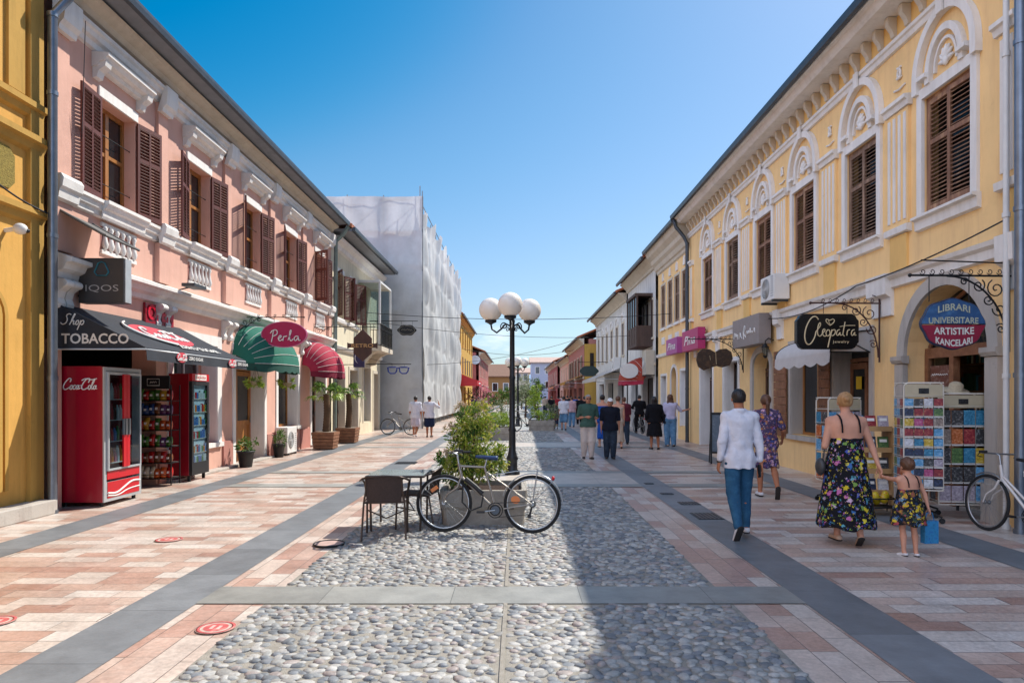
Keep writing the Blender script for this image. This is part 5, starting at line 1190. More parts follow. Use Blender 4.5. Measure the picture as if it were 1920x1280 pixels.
# ---------------------------------------------------------------- generic houses further down the street
def house(side, X, Ya, Yb, H, wallm, name, label, upper, ground, zu=(4.1, 5.7), wm=None, over=.5, trim=None, D=8, shut=True, ww_=.8, cor=True, rise=2, zg=2.5, group=None):
    F = Fac(side, X, Ya, Yb, name, label, group=group); trim = trim or creamp
    uh = [F.h(y-ww_/2, y+ww_/2, zu[0], zu[1]) for y in upper]; gh_ = [F.h(y-w_/2, y+w_/2, 0.0, zg) for y, w_ in ground]
    b = MB(wallm); wall(b, 0, F.L, 0, H, uh+gh_, .35); b.build('wall', F.e, fix=False); b = MB(wallm); shell(b, F.L, H, D=D, t=.35); b.use(inner).box(.3, F.L-.3, 2, 2.1, 0, H-.1); b.build('rear_walls', F.e)
    roof_part(F, H+.05, over, rise=rise, D=D+.3); gutter(F, H+.06, over+.02)
    if cor: b = MB(trim); b.prof([(0, H-.45), (-.08, H-.42), (-.1, H-.3), (-.25, H-.15), (-over*.8, H), (-over*.8, H+.04), (0, H+.04)], 0, F.L); b.build('cornice', F.e); b = MB(trim); b.prof([(0, 3.0), (-.07, 3.03), (-.09, 3.12), (0, 3.15)], 0, F.L); b.build('string_course', F.e)
    for h in uh:
        W = MB(trim); W.box(h[0]-.08, h[0], -.04, 0, h[2], h[3]); W.box(h[1], h[1]+.08, -.04, 0, h[2], h[3]); W.box(h[0]-.08, h[1]+.08, -.04, 0, h[3], h[3]+.1); W.box(h[0]-.12, h[1]+.12, -.08, 0, h[2]-.09, h[2]-.001); W = W.build('window', F.e)
        MB(dglass).box(h[0], h[1], .15, .16, h[2], h[3]).build('pane', W)
        if shut:
            for k in (0, 1):
                b = MB(wm or wood_var[1]); s = (h[1]-h[0])/2
                if shut == 2: x0 = h[0]-s-.02 if k == 0 else h[1]+.02; b.box(x0, x0+s-.02, -.08, -.045, h[2], h[3]-.01)
                else: b.box(h[0]+k*s+.005, h[0]+(k+1)*s-.005, .02, .05, h[2]+.01, h[3]-.01)
                b.build('shutter', W)
    for i, h in enumerate(gh_):
        W = shop_window(F, h, (dark_w, gunm, mid_w)[i % 3], d=.25, mull=1, name='shopfront', glass=dglass)
    return F
W1 = house('R', 6.2, 30.35, 37.9, 7.75, greyp, 'shop_building', 'worn white building with a row of dark wooden shutters and an awning dome', [31.2, 32.3, 33.4, 34.5, 35.6, 36.7], [(32.2, 2.6), (35.8, 2.2)], (4.3, 6.0), over=.55, wm=dark_w)
W2 = house('R', 6.15, 38.0, 52.5, 7.35, greyp, 'shop_building', 'grey white building with arched stucco over narrow windows', [39.3, 41.6, 43.9, 46.2, 48.5, 50.8], [(40.2, 2.4), (44.5, 2.4), (49.2, 2.6)], (4.0, 5.8), over=.6, wm=dark_w)
for y in [39.3, 41.6, 43.9, 46.2, 48.5, 50.8]:
    b = MB(whitep); arch_band(b, W2.u(y), 5.95, .42, .55, .35, .48, -.07, 0); b.build('arched_hood', W2.e)
pinkf = plaster('faded_pink_plaster', '#b57d76', '#9a6c64', .4); rose = plaster('rose_plaster', '#b06a66', '#8f5852', .4); orange = plaster('orange_plaster', '#c99248', '#a87a40', .4); ocre = plaster('far_ochre_plaster', '#c8a050', '#a07f40', .3)
R1 = house('R', 5.3, 53.3, 69, 6.1, pinkf, 'house', 'pink house with tiled roof projecting into the street beyond the white buildings', [55.5, 58.5, 61.5, 64.5, 67], [(56.5, 3), (61.5, 3), (66.5, 2.6)], (3.2, 4.8), over=.55, shut=2, zg=2.3)
b = MB(ocre); b.box(5.32, 6.5, 53.27, 53.295, 0, 5.7); b.use(inner).box(5.75, 6.05, 53.25, 53.268, 3.6, 5.0); tag(b.build('gable_wall', R1.e, R1.e.matrix_basis.inverted().to_translation(), -R1.e.rotation_euler.z))
R2 = house('R', 5.5, 69.2, 86, 5.6, pinkw, 'house', 'pale pink terraced house further down the right side', [71, 74, 77, 80, 83], [(72, 3), (77.5, 3), (83, 3)], (3.2, 4.7), over=.55, zg=2.3)
R3 = house('R', 5.2, 86.2, 112, 5.9, rose, 'house', 'rose coloured terraced house near the far right end of the street', [89, 93, 97, 101, 105, 109], [(90, 3), (98, 3), (106, 3)], (3.3, 4.8), over=.55, zg=2.3)
L1 = house('L', -4.9, 57.6, 76, 8.5, ocre, 'house', 'yellow orange three storey house beyond the wrapped building', [59.5, 62.5, 65.5, 68.5, 71.5, 74.3], [(60, 2.6), (65, 2.6), (70, 2.6)], (6.2, 7.7), over=.4, trim=mustard, wm=wood_var[1])
for y in [59.5, 62.5, 65.5, 68.5, 71.5, 74.3]:
    b = MB(dark_w); b.box(L1.u(y)-.45, L1.u(y)+.45, -.03, .0, 3.7, 5.2); b.build('window', L1.e)
L2 = house('L', -4.6, 84, 112, 7.0, rose, 'house', 'dusky pink house with deep eaves on the far left', [87, 91, 95, 99, 103, 108], [(88, 3), (96, 3), (104, 3)], (4.2, 6.0), over=.8)
b = MB(M('satellite_dish_white', '#c8c8c8', .5)); b.lathe([(.02, 0), (.3, .04), (.55, .14), (.6, .18), (.57, .18), (.3, .06)], 20, ax=Matrix.Rotation(R(70), 3, 'X')); b.tube([(0, 0, 0), (-.3, .5, -.2)], .03); tag(b.build('satellite_dish', None, (-5.0, 83.7, 6.0)), 'white satellite dish on the gable of the far pink house', 'satellite dish')
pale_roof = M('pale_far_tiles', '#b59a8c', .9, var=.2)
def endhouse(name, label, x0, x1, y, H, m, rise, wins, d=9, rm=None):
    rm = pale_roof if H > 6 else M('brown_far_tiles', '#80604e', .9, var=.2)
    t = thing(name, label, 'building', ((x0+x1)/2, y, 0)); w_ = (x1-x0)/2
    b = MB(m); b.box(-w_, w_, 0, d, 0, H); b.build('wall', t)
    b = MB(rm or rooft); b.prof([(-.5, H-.02), (d/2, H+rise), (d+.5, H), (d+.5, H+.15), (d/2, H+rise+.2), (-.5, H+.15)], -w_-.4, w_+.4); b.build('roof', t)
    for (wx_, wz) in wins:
        W = MB(whitep).box(wx_-.55, wx_+.55, -.06, 0, wz-.1, wz+1.5).build('window', t); MB(dglass).box(wx_-.42, wx_+.42, -.08, -.062, wz, wz+1.4).build('pane', W)
    return t
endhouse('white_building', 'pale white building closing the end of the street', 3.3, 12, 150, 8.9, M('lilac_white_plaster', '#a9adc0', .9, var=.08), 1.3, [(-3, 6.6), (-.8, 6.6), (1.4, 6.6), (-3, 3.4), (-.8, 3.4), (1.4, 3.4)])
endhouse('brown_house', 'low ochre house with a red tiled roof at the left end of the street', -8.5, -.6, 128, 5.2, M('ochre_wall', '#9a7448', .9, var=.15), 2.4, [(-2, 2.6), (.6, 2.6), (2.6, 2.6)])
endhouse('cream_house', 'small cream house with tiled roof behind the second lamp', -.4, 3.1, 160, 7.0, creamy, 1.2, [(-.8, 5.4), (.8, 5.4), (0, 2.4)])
# distant hills, the haze of the air put into their base colour
def hills():
    vs = []; fs = []; rn = random.Random(4); N = 60; Mx = 10
    for i in range(N+1):
        x = -5200+10400*i/N; hh = 190+160*math.sin(i*.19+1.2)+70*math.sin(i*.53)+30*math.sin(i*1.3)
        hh = hh*.75+60*math.exp(-((x+150)/300)**2)
        for j in range(Mx+1): q = j/Mx; vs.append((x+rn.uniform(-30, 30), 5200+2200*q, hh*math.sin(q*PI/2)*(.9+.2*rn.random())-10))
    for i in range(N):
        for j in range(Mx): k = i*(Mx+1)+j; fs.append((k, k+Mx+1, k+Mx+2, k+1))
    tag(MB(M('haze_blue_hills', '#7f9dbd', 1, var=.08, scale=.002)).add(vs, fs, True).build('hills', fix=False), kind='structure')
hills()
# ---------------------------------------------------------------- bodies as blended distance fields meshed with surface nets
class SDF:
    def __init__(s, lo, hi, vox):
        s.lo = np.array(lo, float); s.vox = vox; s.n = np.maximum(4, np.ceil((np.array(hi)-s.lo)/vox).astype(int)+1)
        s.D = np.full(s.n, 1.0, np.float32)
    def region(s, a, b, pad):
        mn = np.minimum(a, b)-pad; mx = np.maximum(a, b)+pad
        i0 = np.clip(np.floor((mn-s.lo)/s.vox).astype(int), 0, s.n-1); i1 = np.clip(np.ceil((mx-s.lo)/s.vox).astype(int)+1, 1, s.n)
        if np.any(i1 <= i0): return None
        ax = [(s.lo[k]+np.arange(i0[k], i1[k])*s.vox).astype(np.float32) for k in range(3)]
        X, Y, Z = np.meshgrid(*ax, indexing='ij', sparse=True); return (slice(i0[0], i1[0]), slice(i0[1], i1[1]), slice(i0[2], i1[2])), X, Y, Z
    def put(s, sl, d, k, sub=False):
        A = s.D[sl]; d = d.astype(np.float32)
        if sub: s.D[sl] = np.maximum(A, -d); return
        h = np.clip(.5+.5*(A-d)/k, 0, 1); s.D[sl] = A*(1-h)+d*h-k*h*(1-h)
    def cone(s, a, b, ra, rb, k=.02, flat=None, fs=1.0, sub=False):
        "round cone a-b; flat=(vector) squeezes thickness along that vector by fs"
        a = np.array(a, float); b = np.array(b, float); r = s.region(a, b, max(ra, rb)*max(1, 1/fs)+k+s.vox*2)
        if r is None: return s
        sl, X, Y, Z = r; v = b-a; L2 = max(v@v, 1e-9); px, py, pz = X-a[0], Y-a[1], Z-a[2]
        t = np.clip((px*v[0]+py*v[1]+pz*v[2])/L2, 0, 1); dx, dy, dz = px-t*v[0], py-t*v[1], pz-t*v[2]
        if flat is not None:
            f = np.array(flat, float); f /= np.linalg.norm(f); q = (dx*f[0]+dy*f[1]+dz*f[2])*(1/fs-1); dx, dy, dz = dx+q*f[0], dy+q*f[1], dz+q*f[2]
        d = np.sqrt(dx*dx+dy*dy+dz*dz)-(ra+(rb-ra)*t)
        if fs < 1: d = d*(.5+.5*fs)
        s.put(sl, d, k, sub); return s
    def ell(s, c, r3, k=.02, rotz=0, sub=False):
        c = np.array(c, float); r3 = np.array(r3, float); r = s.region(c, c, r3.max()+k+s.vox*2)
        if r is None: return s
        sl, X, Y, Z = r; x, y, z = X-c[0], Y-c[1], Z-c[2]; ca, sa = math.cos(rotz), math.sin(rotz); x, y = x*ca+y*sa, -x*sa+y*ca
        q = np.sqrt((x/r3[0])**2+(y/r3[1])**2+(z/r3[2])**2); d = (q-1)*r3.min(); s.put(sl, d, k, sub); return s
    def cut(s, axis, val, keep):
        "keep: +1 keeps above val, -1 keeps below"
        c = s.lo[axis]+np.arange(s.n[axis])*s.vox; e = (val-c)*keep; sh = [1, 1, 1]; sh[axis] = -1
        s.D = np.maximum(s.D, e.reshape(sh).astype(np.float32)); return s
    def func(s, f):
        ax = [(s.lo[k]+np.arange(s.n[k])*s.vox).astype(np.float32) for k in range(3)]; X, Y, Z = np.meshgrid(*ax, indexing='ij', sparse=True); s.D = f(s.D, X, Y, Z).astype(np.float32); return s
    def mesh(s, smooth=1):
        D = s.D; D[0] = D[-1] = 1; D[:, 0] = D[:, -1] = 1; D[:, :, 0] = D[:, :, -1] = 1
        ins = D < 0; nx, ny, nz = D.shape
        acc = np.zeros((nx-1, ny-1, nz-1, 3), np.float64); cnt = np.zeros((nx-1, ny-1, nz-1), np.int32)
        for axis in range(3):
            o1, o2 = [a for a in range(3) if a != axis]
            for p in (0, 1):
                for q in (0, 1):
                    sa = [slice(0, -1)]*3; sb = [slice(0, -1)]*3
                    for o, v in ((o1, p), (o2, q)): sa[o] = slice(v, v-1 if v == 0 else None); sb[o] = sa[o]
                    sb[axis] = slice(1, None)
                    A = D[tuple(sa)]; B = D[tuple(sb)]; m = (A < 0) != (B < 0); t = np.where(m, A/np.where(m, A-B, 1), 0)
                    off = [0, 0, 0]; off[o1] = p; off[o2] = q
                    for c in range(3): acc[..., c] += np.where(m, t if c == axis else off[c], 0)
                    cnt += m
        cells = cnt > 0; idx = np.full(cells.shape, -1, np.int64); idx[cells] = np.arange(cells.sum())
        ijk = np.argwhere(cells); V = (ijk+acc[cells]/cnt[cells][:, None])*s.vox+s.lo
        F = []
        for axis in range(3):
            o1, o2 = [(1, 2), (2, 0), (0, 1)][axis]
            sa = [slice(1, -1)]*3; sa[axis] = slice(0, -1); sb = list(sa); sb[axis] = slice(1, None)
            A = ins[tuple(sa)]; B = ins[tuple(sb)]; E = np.argwhere(A != B)
            if not len(E): continue
            E1 = E.copy(); E1[:, o1] += 1; E1[:, o2] += 1
            fl = A[tuple(E.T)]
            def g(d1, d2): q = E1.copy(); q[:, o1] -= d1; q[:, o2] -= d2; return idx[tuple(q.T)]
            a, b, c, d = g(1, 1), g(0, 1), g(0, 0), g(1, 0)
            F.append(np.where(fl[:, None], np.stack([a, b, c, d], 1), np.stack([d, c, b, a], 1)))
        F = np.concatenate(F)
        for _ in range(smooth):
            I = np.concatenate([F[:, i] for i in range(4)]*2); J = np.concatenate([F[:, (i+1) % 4] for i in range(4)]+[F[:, (i-1) % 4] for i in range(4)]); n = len(V)
            S = np.stack([np.bincount(I, V[J, c], n) for c in range(3)], 1); V = V*.5+.5*S/np.maximum(np.bincount(I, minlength=n), 1)[:, None]
        return V, F
    def obj(s, name, mat, parent, smooth=1):
        V, F = s.mesh(smooth); me = bpy.data.meshes.new(name); me.from_pydata(V.tolist(), [], F.tolist()); me.materials.append(mat)
        me.polygons.foreach_set('use_smooth', [True]*len(me.polygons)); me.update(); o = bpy.data.objects.new(name, me); col.objects.link(o); o.parent = parent; return o

def V3(*a): return np.array(a, float)
def nrm(v): return v/np.linalg.norm(v)
def sphd(az, el):   # direction: az in degrees from +y(forward) toward +x(right), el elevation
    az, el = R(az), R(el); return V3(math.sin(az)*math.cos(el), math.cos(az)*math.cos(el), math.sin(el))
skin_l = M('light_skin', '#c9937a', .7, var=.1, scale=9, spec=.2); skin_t = M('tanned_skin', '#a86f52', .7, var=.1, scale=9, spec=.2); skin_d = M('weathered_skin', '#b07a60', .7, var=.1, scale=9, spec=.2)
def cloth_m(name, c, **k): return M(name, c, .9, var=k.pop('var', .1), scale=k.pop('scale', 9), bump=.9, bscale=13, spec=.2, **k)
hair_dk = M('dark_hair', '#1d1613', .5, var=.35, scale=40, streak=True); hair_bl = M('blonde_hair', '#a87c4e', .5, c2='#c79e6c', var=.3, scale=40, streak=True); hair_br = M('brown_hair', '#5a3a26', .5, var=.35, scale=40, streak=True); hair_gr = M('grey_hair', '#8d8a86', .6, var=.2, scale=40); eye_m = M('eye_dark', '#1c1512', .3, var=0); lip_m = M('lips', '#8c4a42', .5, var=0)

class Human:
    """local frame: +y is forward, +x the person's right... limbs given as directions"""
    def __init__(s, name_label, loc, face, H, fem=False, vox=.012, skin=None, legs=None, arms=None, lean=0, head=(0, 0), cat='person', width=1.0, fingers=True, child=False, group=None):
        s.t = thing('person', name_label, cat, (loc[0], loc[1], 0), face, group); s.H = H; s.fem = fem; s.vox = vox; s.w = width; s.skin = skin or skin_l; s.child = child; s.fing = fingers
        h = H; thigh, shin = .245*h, .245*h; 
        legs = legs or {'L': ((0, -88), (180, -88)), 'R': ((0, -88), (180, -88))}
        s.legs = {}; hipw = (.052 if not fem else .056)*h; lows = []
        for k, sx in (('L', -1), ('R', 1)):
            hp = V3(sx*hipw, 0, 0); kn = hp+sphd(*legs[k][0])*thigh; an = kn+sphd(*legs[k][1])*shin
            pitch = legs[k][2] if len(legs[k]) > 2 else 0          # foot pitch, negative = toes down
            f = sphd(sx*8, pitch); s.legs[k] = [hp, kn, an, f]; lows.append(min(an[2]-.043*h*(1 if pitch > -20 else .5), (an+f*.1*h)[2]-.02*h))
        z = -min(lows)
        for k in s.legs: s.legs[k][:3] = [p+V3(0, 0, z) for p in s.legs[k][:3]]
        s.pel = V3(0, 0, z); up = nrm(V3(0, math.sin(R(lean)), math.cos(R(lean))))
        big = 1.0 if not child else 1.0
        s.waist = s.pel+up*.10*h; s.chest = s.pel+up*.235*h; s.neck = s.pel+up*.325*h; s.up = up
        s.hd = s.neck+nrm(up+V3(0, .25, 0))*(.088 if not child else .098)*h; s.yaw, s.tilt = head
        shw = (.101 if not fem else .093)*h*width; s.arms = {}
        arms = arms or {'L': ((-150, -80), (-20, -80)), 'R': ((150, -80), (20, -80))}
        for k, sx in (('L', -1), ('R', 1)):
            sh = s.pel+up*.279*h+V3(sx*shw, 0, 0); el = sh+sphd(*arms[k][0])*.172*h; wr = el+sphd(*arms[k][1])*.145*h; s.arms[k] = [sh, el, wr, nrm(wr-el)]
        s.curl = {'L': .5, 'R': .5}
    def bounds(s, pts, pad):
        P = np.array(pts); return P.min(0)-pad, P.max(0)+pad
    def torso(s, S, g=0, k=.035):
        h = s.H; w = s.w; fem = s.fem; Y = V3(0, 1, 0)
        S.cone(s.pel+V3(-.045*h, 0, -.01*h), s.pel+V3(.045*h, 0, -.01*h), (.064 if not fem else .07)*h*w+g, (.064 if not fem else .07)*h*w+g, k)
        S.cone(s.pel+V3(-.025*h*w, 0, .02*h), s.waist+V3(-.022*h*w, 0, 0), .066*h*w+g, .058*h*w+g, k); S.cone(s.pel+V3(.025*h*w, 0, .02*h), s.waist+V3(.022*h*w, 0, 0), .066*h*w+g, .058*h*w+g, k)
        S.cone(s.waist, s.chest, .062*h*w+g, .066*h*w+g, k)
        S.cone(s.waist+V3(-.024*h*w, 0, 0), s.chest+V3(-.045*h*w, 0, .01*h), .055*h*w+g, .06*h*w+g, k); S.cone(s.waist+V3(.024*h*w, 0, 0), s.chest+V3(.045*h*w, 0, .01*h), .055*h*w+g, .06*h*w+g, k)
        S.cone(s.arms['L'][0]+V3(.035*h, 0, -.01*h), s.arms['R'][0]+V3(-.035*h, 0, -.01*h), .04*h+g, .04*h+g, k)
        S.cone(s.chest, s.neck-s.up*.02*h, .055*h+g, .036*h+g, k)
        for q in 'LR': S.cone(s.neck-s.up*.005*h, s.arms[q][0]*.75+s.neck*.25-s.up*.004*h, .026*h+g*.8, .03*h+g*.8, .02)
        if fem:
            for sx in (-1, 1): S.ell(s.chest+V3(sx*.042*h, .05*h, .005*h), (.036*h+g, .038*h+g, .038*h+g), .02)
    def body(s):
        h = s.H; pts = [s.hd+V3(0, 0, .1*h)]+[p for v in s.legs.values() for p in v[:3]]+[p for v in s.arms.values() for p in v[:3]]
        pts += [v[2]+v[3]*.12*h for v in s.legs.values()]+[v[2]+v[3]*.12*h for v in s.arms.values()]; pts += [V3(0, 0, 0)]
        lo, hi = s.bounds(pts, .1*h); S = SDF(lo, hi, s.vox); fem = .92 if s.fem else 1
        S.cone(s.neck-s.up*.03*h, s.hd, .034*h*fem, .031*h*fem, .02); s.torso(S)
        for k, sx in (('L', -1), ('R', 1)):
            hp, kn, an, f = s.legs[k]; S.cone(hp, kn, .052*h, .03*h, .02); cf = kn*.68+an*.32+nrm(np.cross(np.cross(an-kn, V3(0, 1, 0)), an-kn))*-.012*h*0+V3(0, -.008*h, 0)
            S.cone(kn, cf, .028*h, .032*h, .01); S.cone(cf, an, .032*h, .02*h, .01)
            heel = an-f*.02*h+V3(0, 0, -.02*h); S.cone(an, heel, .02*h, .018*h, .01); S.cone(heel, an+f*.075*h+V3(0, 0, -.028*h), .018*h, .013*h, .01)
            sh, el, wr, hd = s.arms[k]; S.cone(sh, el, .033*h*fem, .024*h*fem, .02); S.cone(sh-V3(sx*.02*h, 0, 0), sh, .036*h*fem, .036*h*fem, .02); m = el*.75+wr*.25
            S.cone(el, m, .0235*h*fem, .024*h*fem, .01); S.cone(m, wr, .024*h*fem, .0145*h*fem, .01)
            # hand: palm, four fingers of unequal length, thumb from the side
            n_ = nrm(V3(-sx, 0, 0)-hd*np.dot(V3(-sx, 0, 0), hd)); sd = np.cross(hd, n_)*1.0; sd = sd if sd[1] > 0 else -sd; r = .0052*h
            S.cone(wr, wr+hd*.022*h, .0145*h, .016*h, .008, n_, .62); S.cone(wr+hd*.02*h+sd*.012*h, wr+hd*.052*h+sd*.014*h, .012*h, .011*h, .008, n_, .6); S.cone(wr+hd*.02*h-sd*.010*h, wr+hd*.05*h-sd*.012*h, .012*h, .011*h, .008, n_, .6)
            if s.fing:
                c = s.curl[k]
                for q, (o, L0) in enumerate(((.0185, .036), (.0062, .042), (-.0062, .039), (-.0175, .03))):
                    b0 = wr+hd*.05*h+sd*o*h; d1 = nrm(hd+n_*c*.7+sd*o*3); d2 = nrm(hd+n_*(c*1.9+.1*q)+sd*o); p1 = b0+d1*L0*h*.55; p2 = p1+d2*L0*h*.55
                    S.cone(b0, p1, r, r*.92, .003); S.cone(p1, p2, r*.92, r*.75, .003)
                b0 = wr+hd*.016*h+sd*.014*h; p1 = b0+nrm(hd*.8+sd*.9+n_*.4)*.026*h; p2 = p1+nrm(hd*1.1+sd*.25+n_*.5)*.022*h; S.cone(b0, p1, r*1.25, r*1.1, .004); S.cone(p1, p2, r*1.1, r*.85, .003)
            else: S.cone(wr+hd*.05*h, wr+hd*.085*h+n_*.01*h, .014*h, .009*h, .008, n_, .55)
        # head
        c = s.hd; yw = R(s.yaw); F = V3(-math.sin(yw), math.cos(yw), 0); Rr = V3(math.cos(yw), math.sin(yw), 0); hs = h*(1 if not s.child else 1.36); s.hs = hs; s.F = F; s.Rr = Rr
        S.ell(c+F*-.006*hs+V3(0, 0, .012*hs), (.044*hs, .054*hs, .052*hs), .015, yw); S.ell(c+F*.016*hs-V3(0, 0, .022*hs), (.034*hs, .036*hs, .04*hs), .02, yw); S.ell(c+F*.034*hs-V3(0, 0, .047*hs), (.017*hs, .014*hs, .013*hs), .012, yw)
        S.cone(c+F*.05*hs+V3(0, 0, .004*hs), c+F*.062*hs-V3(0, 0, .014*hs), .005*hs, .009*hs, .006)
        for sx in (-1, 1):
            S.ell(c+Rr*sx*.045*hs-V3(0, 0, .005*hs)-F*.004*hs, (.006*hs, .012*hs, .017*hs), .004, yw); S.ell(c+F*.05*hs+Rr*sx*.018*hs+V3(0, 0, .0055*hs), (.009*hs, .006*hs, .006*hs), .004, yw, sub=True)
        S.obj('body', s.skin, s.t); 
        for sx in (-1, 1): MB(eye_m).sph(tuple(c+F*.0465*hs+Rr*sx*.018*hs+V3(0, 0, .0045*hs)), .0052*hs, 8, 6).build('eye', s.t)
        MB(lip_m).tube([tuple(c+F*.052*hs+Rr*q*.013*hs-V3(0, 0, .028*hs)) for q in (-1, 0, 1)], [.002*hs, .0035*hs, .002*hs], n=5).build('mouth', s.t)
        return s
    def hair(s, mat, style='short'):
        hs = s.hs; c = s.hd; F = s.F; yw = R(s.yaw); S = SDF(c-.42*hs, c+.12*hs, max(.005, s.vox*.7)); g = {'short': .004, 'bob': .011, 'long': .010, 'pony': .006, 'bun': .006, 'curly': .014}[style]*hs
        S.ell(c-F*.008*hs+V3(0, 0, .014*hs), (.045*hs+g, .055*hs+g, .053*hs+g), .01, yw)
        f1, f2 = F, V3(0, 0, 1)
        def trim(D, X, Y, Z):
            d = (X-c[0])*F[0]+(Y-c[1])*F[1]; z = Z-c[2]; face = np.minimum(d-.018*hs, .034*hs-z)*1.0; lowb = -(z+(.03 if style in ('short', 'pony', 'bun') else .09)*hs)
            return np.maximum(np.maximum(D, face), lowb)
        S.func(trim)
        if style in ('long', 'curly', 'bob'):
            L = {'long': .17, 'curly': .10, 'bob': .045}[style]*hs
            for q in (-1, -.5, 0, .5, 1): S.cone(c-F*.03*hs+s.Rr*q*.036*hs-V3(0, 0, .0), c-F*.048*hs+s.Rr*q*(.045 if style != 'curly' else .055)*hs-V3(0, 0, L+.02*hs), .022*hs, (.013 if style == 'long' else .022)*hs, .012)
        if style == 'pony':
            p0 = c-F*.06*hs+V3(0, 0, .015*hs); S.cone(p0, c-F*.085*hs-V3(0, 0, .03*hs), .014*hs, .019*hs, .012); S.cone(c-F*.085*hs-V3(0, 0, .03*hs), c-F*.08*hs-V3(0, 0, .19*hs), .02*hs, .009*hs, .012)
        if style == 'bun': S.ell(c-F*.062*hs+V3(0, 0, .022*hs), (.022*hs,)*3, .01)
        if True: S.func(lambda D, X, Y, Z: D+.0016*np.sin(X*260+3*np.sin(Z*40))*(1 if style != 'curly' else 3)+(.004*np.sin(Z*120+X*70)*np.sin(Y*90) if style == 'curly' else 0))
        S.obj('hair', mat, s.t); return s
    def wrinkle(s, S, amp, seed=0):
        def f(D, X, Y, Z): return D+amp*(np.sin(X*38+Z*12+seed)*np.sin(Z*26+X*14+Y*20+seed*2)+.4*np.sin(Z*55+Y*33+X*41+seed)+.9*np.sin(X*45+2*np.sin(Z*9+seed)))
        return S.func(f)
    def top(s, mat, sleeve=.5, hem=-.02, g=.017, name='shirt', neck=.0, flare=0, low=None, folds=0):
        h = s.H; pts = [s.pel-V3(0, 0, .1*h), s.neck+V3(0, 0, .04*h)]+[p for v in s.arms.values() for p in v[:3]]; lo, hi = s.bounds(pts, .1*h); S = SDF(lo, hi, s.vox); s.torso(S, g*h/1.6)
        gg = g*h/1.6
        if hem < -.02:
            for sx in (-1, 1): S.cone(s.pel+V3(sx*.035*h, 0, 0), s.pel+V3(sx*(.035+flare)*h, 0, (hem-.02)*h), .07*h*s.w+gg, (.074+flare)*h*s.w+gg, .03)
        S.cut(2, (s.pel[2]+hem*h), 1)
        T = None
        zc = s.neck[2]+.014*h+neck*h
        for k, sx in (('L', -1), ('R', 1)):
            sh, el, wr, hd = s.arms[k]; a = min(sleeve, 1); S.cone(sh-V3(sx*.02*h, 0, 0), sh, .038*h+gg, .037*h+gg, .015)
            if sleeve > 0:
                e = sh+(el-sh)*min(a*2, 1); S.cone(sh, e, .033*h+gg*.8, (.033-.007*min(a*2, 1))*h+gg*.75, .012)
                if a > .5: e2 = el+(wr-el)*(a*2-1)*1.0; S.cone(el, e2, .026*h+gg*.7, .019*h+gg*.6, .012)
        S.cut(2, zc, -1)
        if low is not None: S.cut(2, s.pel[2]+low*h, -1)
        s.wrinkle(S, .0014*h)
        if folds:                                       # long folds fanning from the shoulders, gathered drapes at the waist and elbows
            cz = s.neck[2]; wz = s.pel[2]
            S.func(lambda D, X, Y, Z: D+folds*h*(np.sin(X*(30+26*np.clip((cz-Z)/.5, 0, 1))+1.5*np.sin(Z*11))*np.clip((cz-.12-Z)*3, 0, 1)*.8+.7*np.sin(Z*34+X*22*np.sign(X)+2*np.sin(X*9))*np.exp(-((Z-wz-.16)/.16)**2)+.5*np.sin(Z*60+X*8)*np.exp(-((np.abs(X)-.2)/.05)**2)))
        S.obj(name, mat, s.t); return s
    def collar(s, mat):
        h = s.H; b = MB(mat); c = s.neck-V3(0, 0, .008*h); b.lathe([(.046*h, -.008*h), (.042*h, .014*h), (.038*h, .026*h), (.042*h, .024*h), (.047*h, .006*h)], 18, tuple(c)); b.build('collar', s.t); return s
    def legsw(s, mat, to=1.0, g=.010, name='trousers', flare=0, cuff=0):
        h = s.H; pts = [s.waist]+[p for v in s.legs.values() for p in v[:3]]; lo, hi = s.bounds(pts, .12*h); S = SDF(lo, hi, s.vox); gg = g*h/1.6
        for sx in (-1, 1): S.cone(s.pel+V3(sx*.04*h, 0, -.01*h), s.pel+V3(sx*.035*h, 0, .07*h), (.062 if not s.fem else .069)*h*s.w+gg, .054*h*s.w+gg, .03)
        for k in ('L', 'R'):
            hp, kn, an, f = s.legs[k]
            if to <= .5: e = hp+(kn-hp)*to*2; S.cone(hp, e, .056*h+gg, .044*h+gg*2+flare*h, .02)
            else: S.cone(hp, kn, .056*h+gg, .045*h+gg*1.3, .02); e = kn+(an-kn)*min(1, (to-.5)*2); S.cone(kn, e, .045*h+gg*1.2, (.028+flare+cuff)*h+gg*.8, .012)
        S.cut(2, s.pel[2]+.045*h, -1); s.wrinkle(S, .0013*h, 2); S.obj(name, mat, s.t); return s
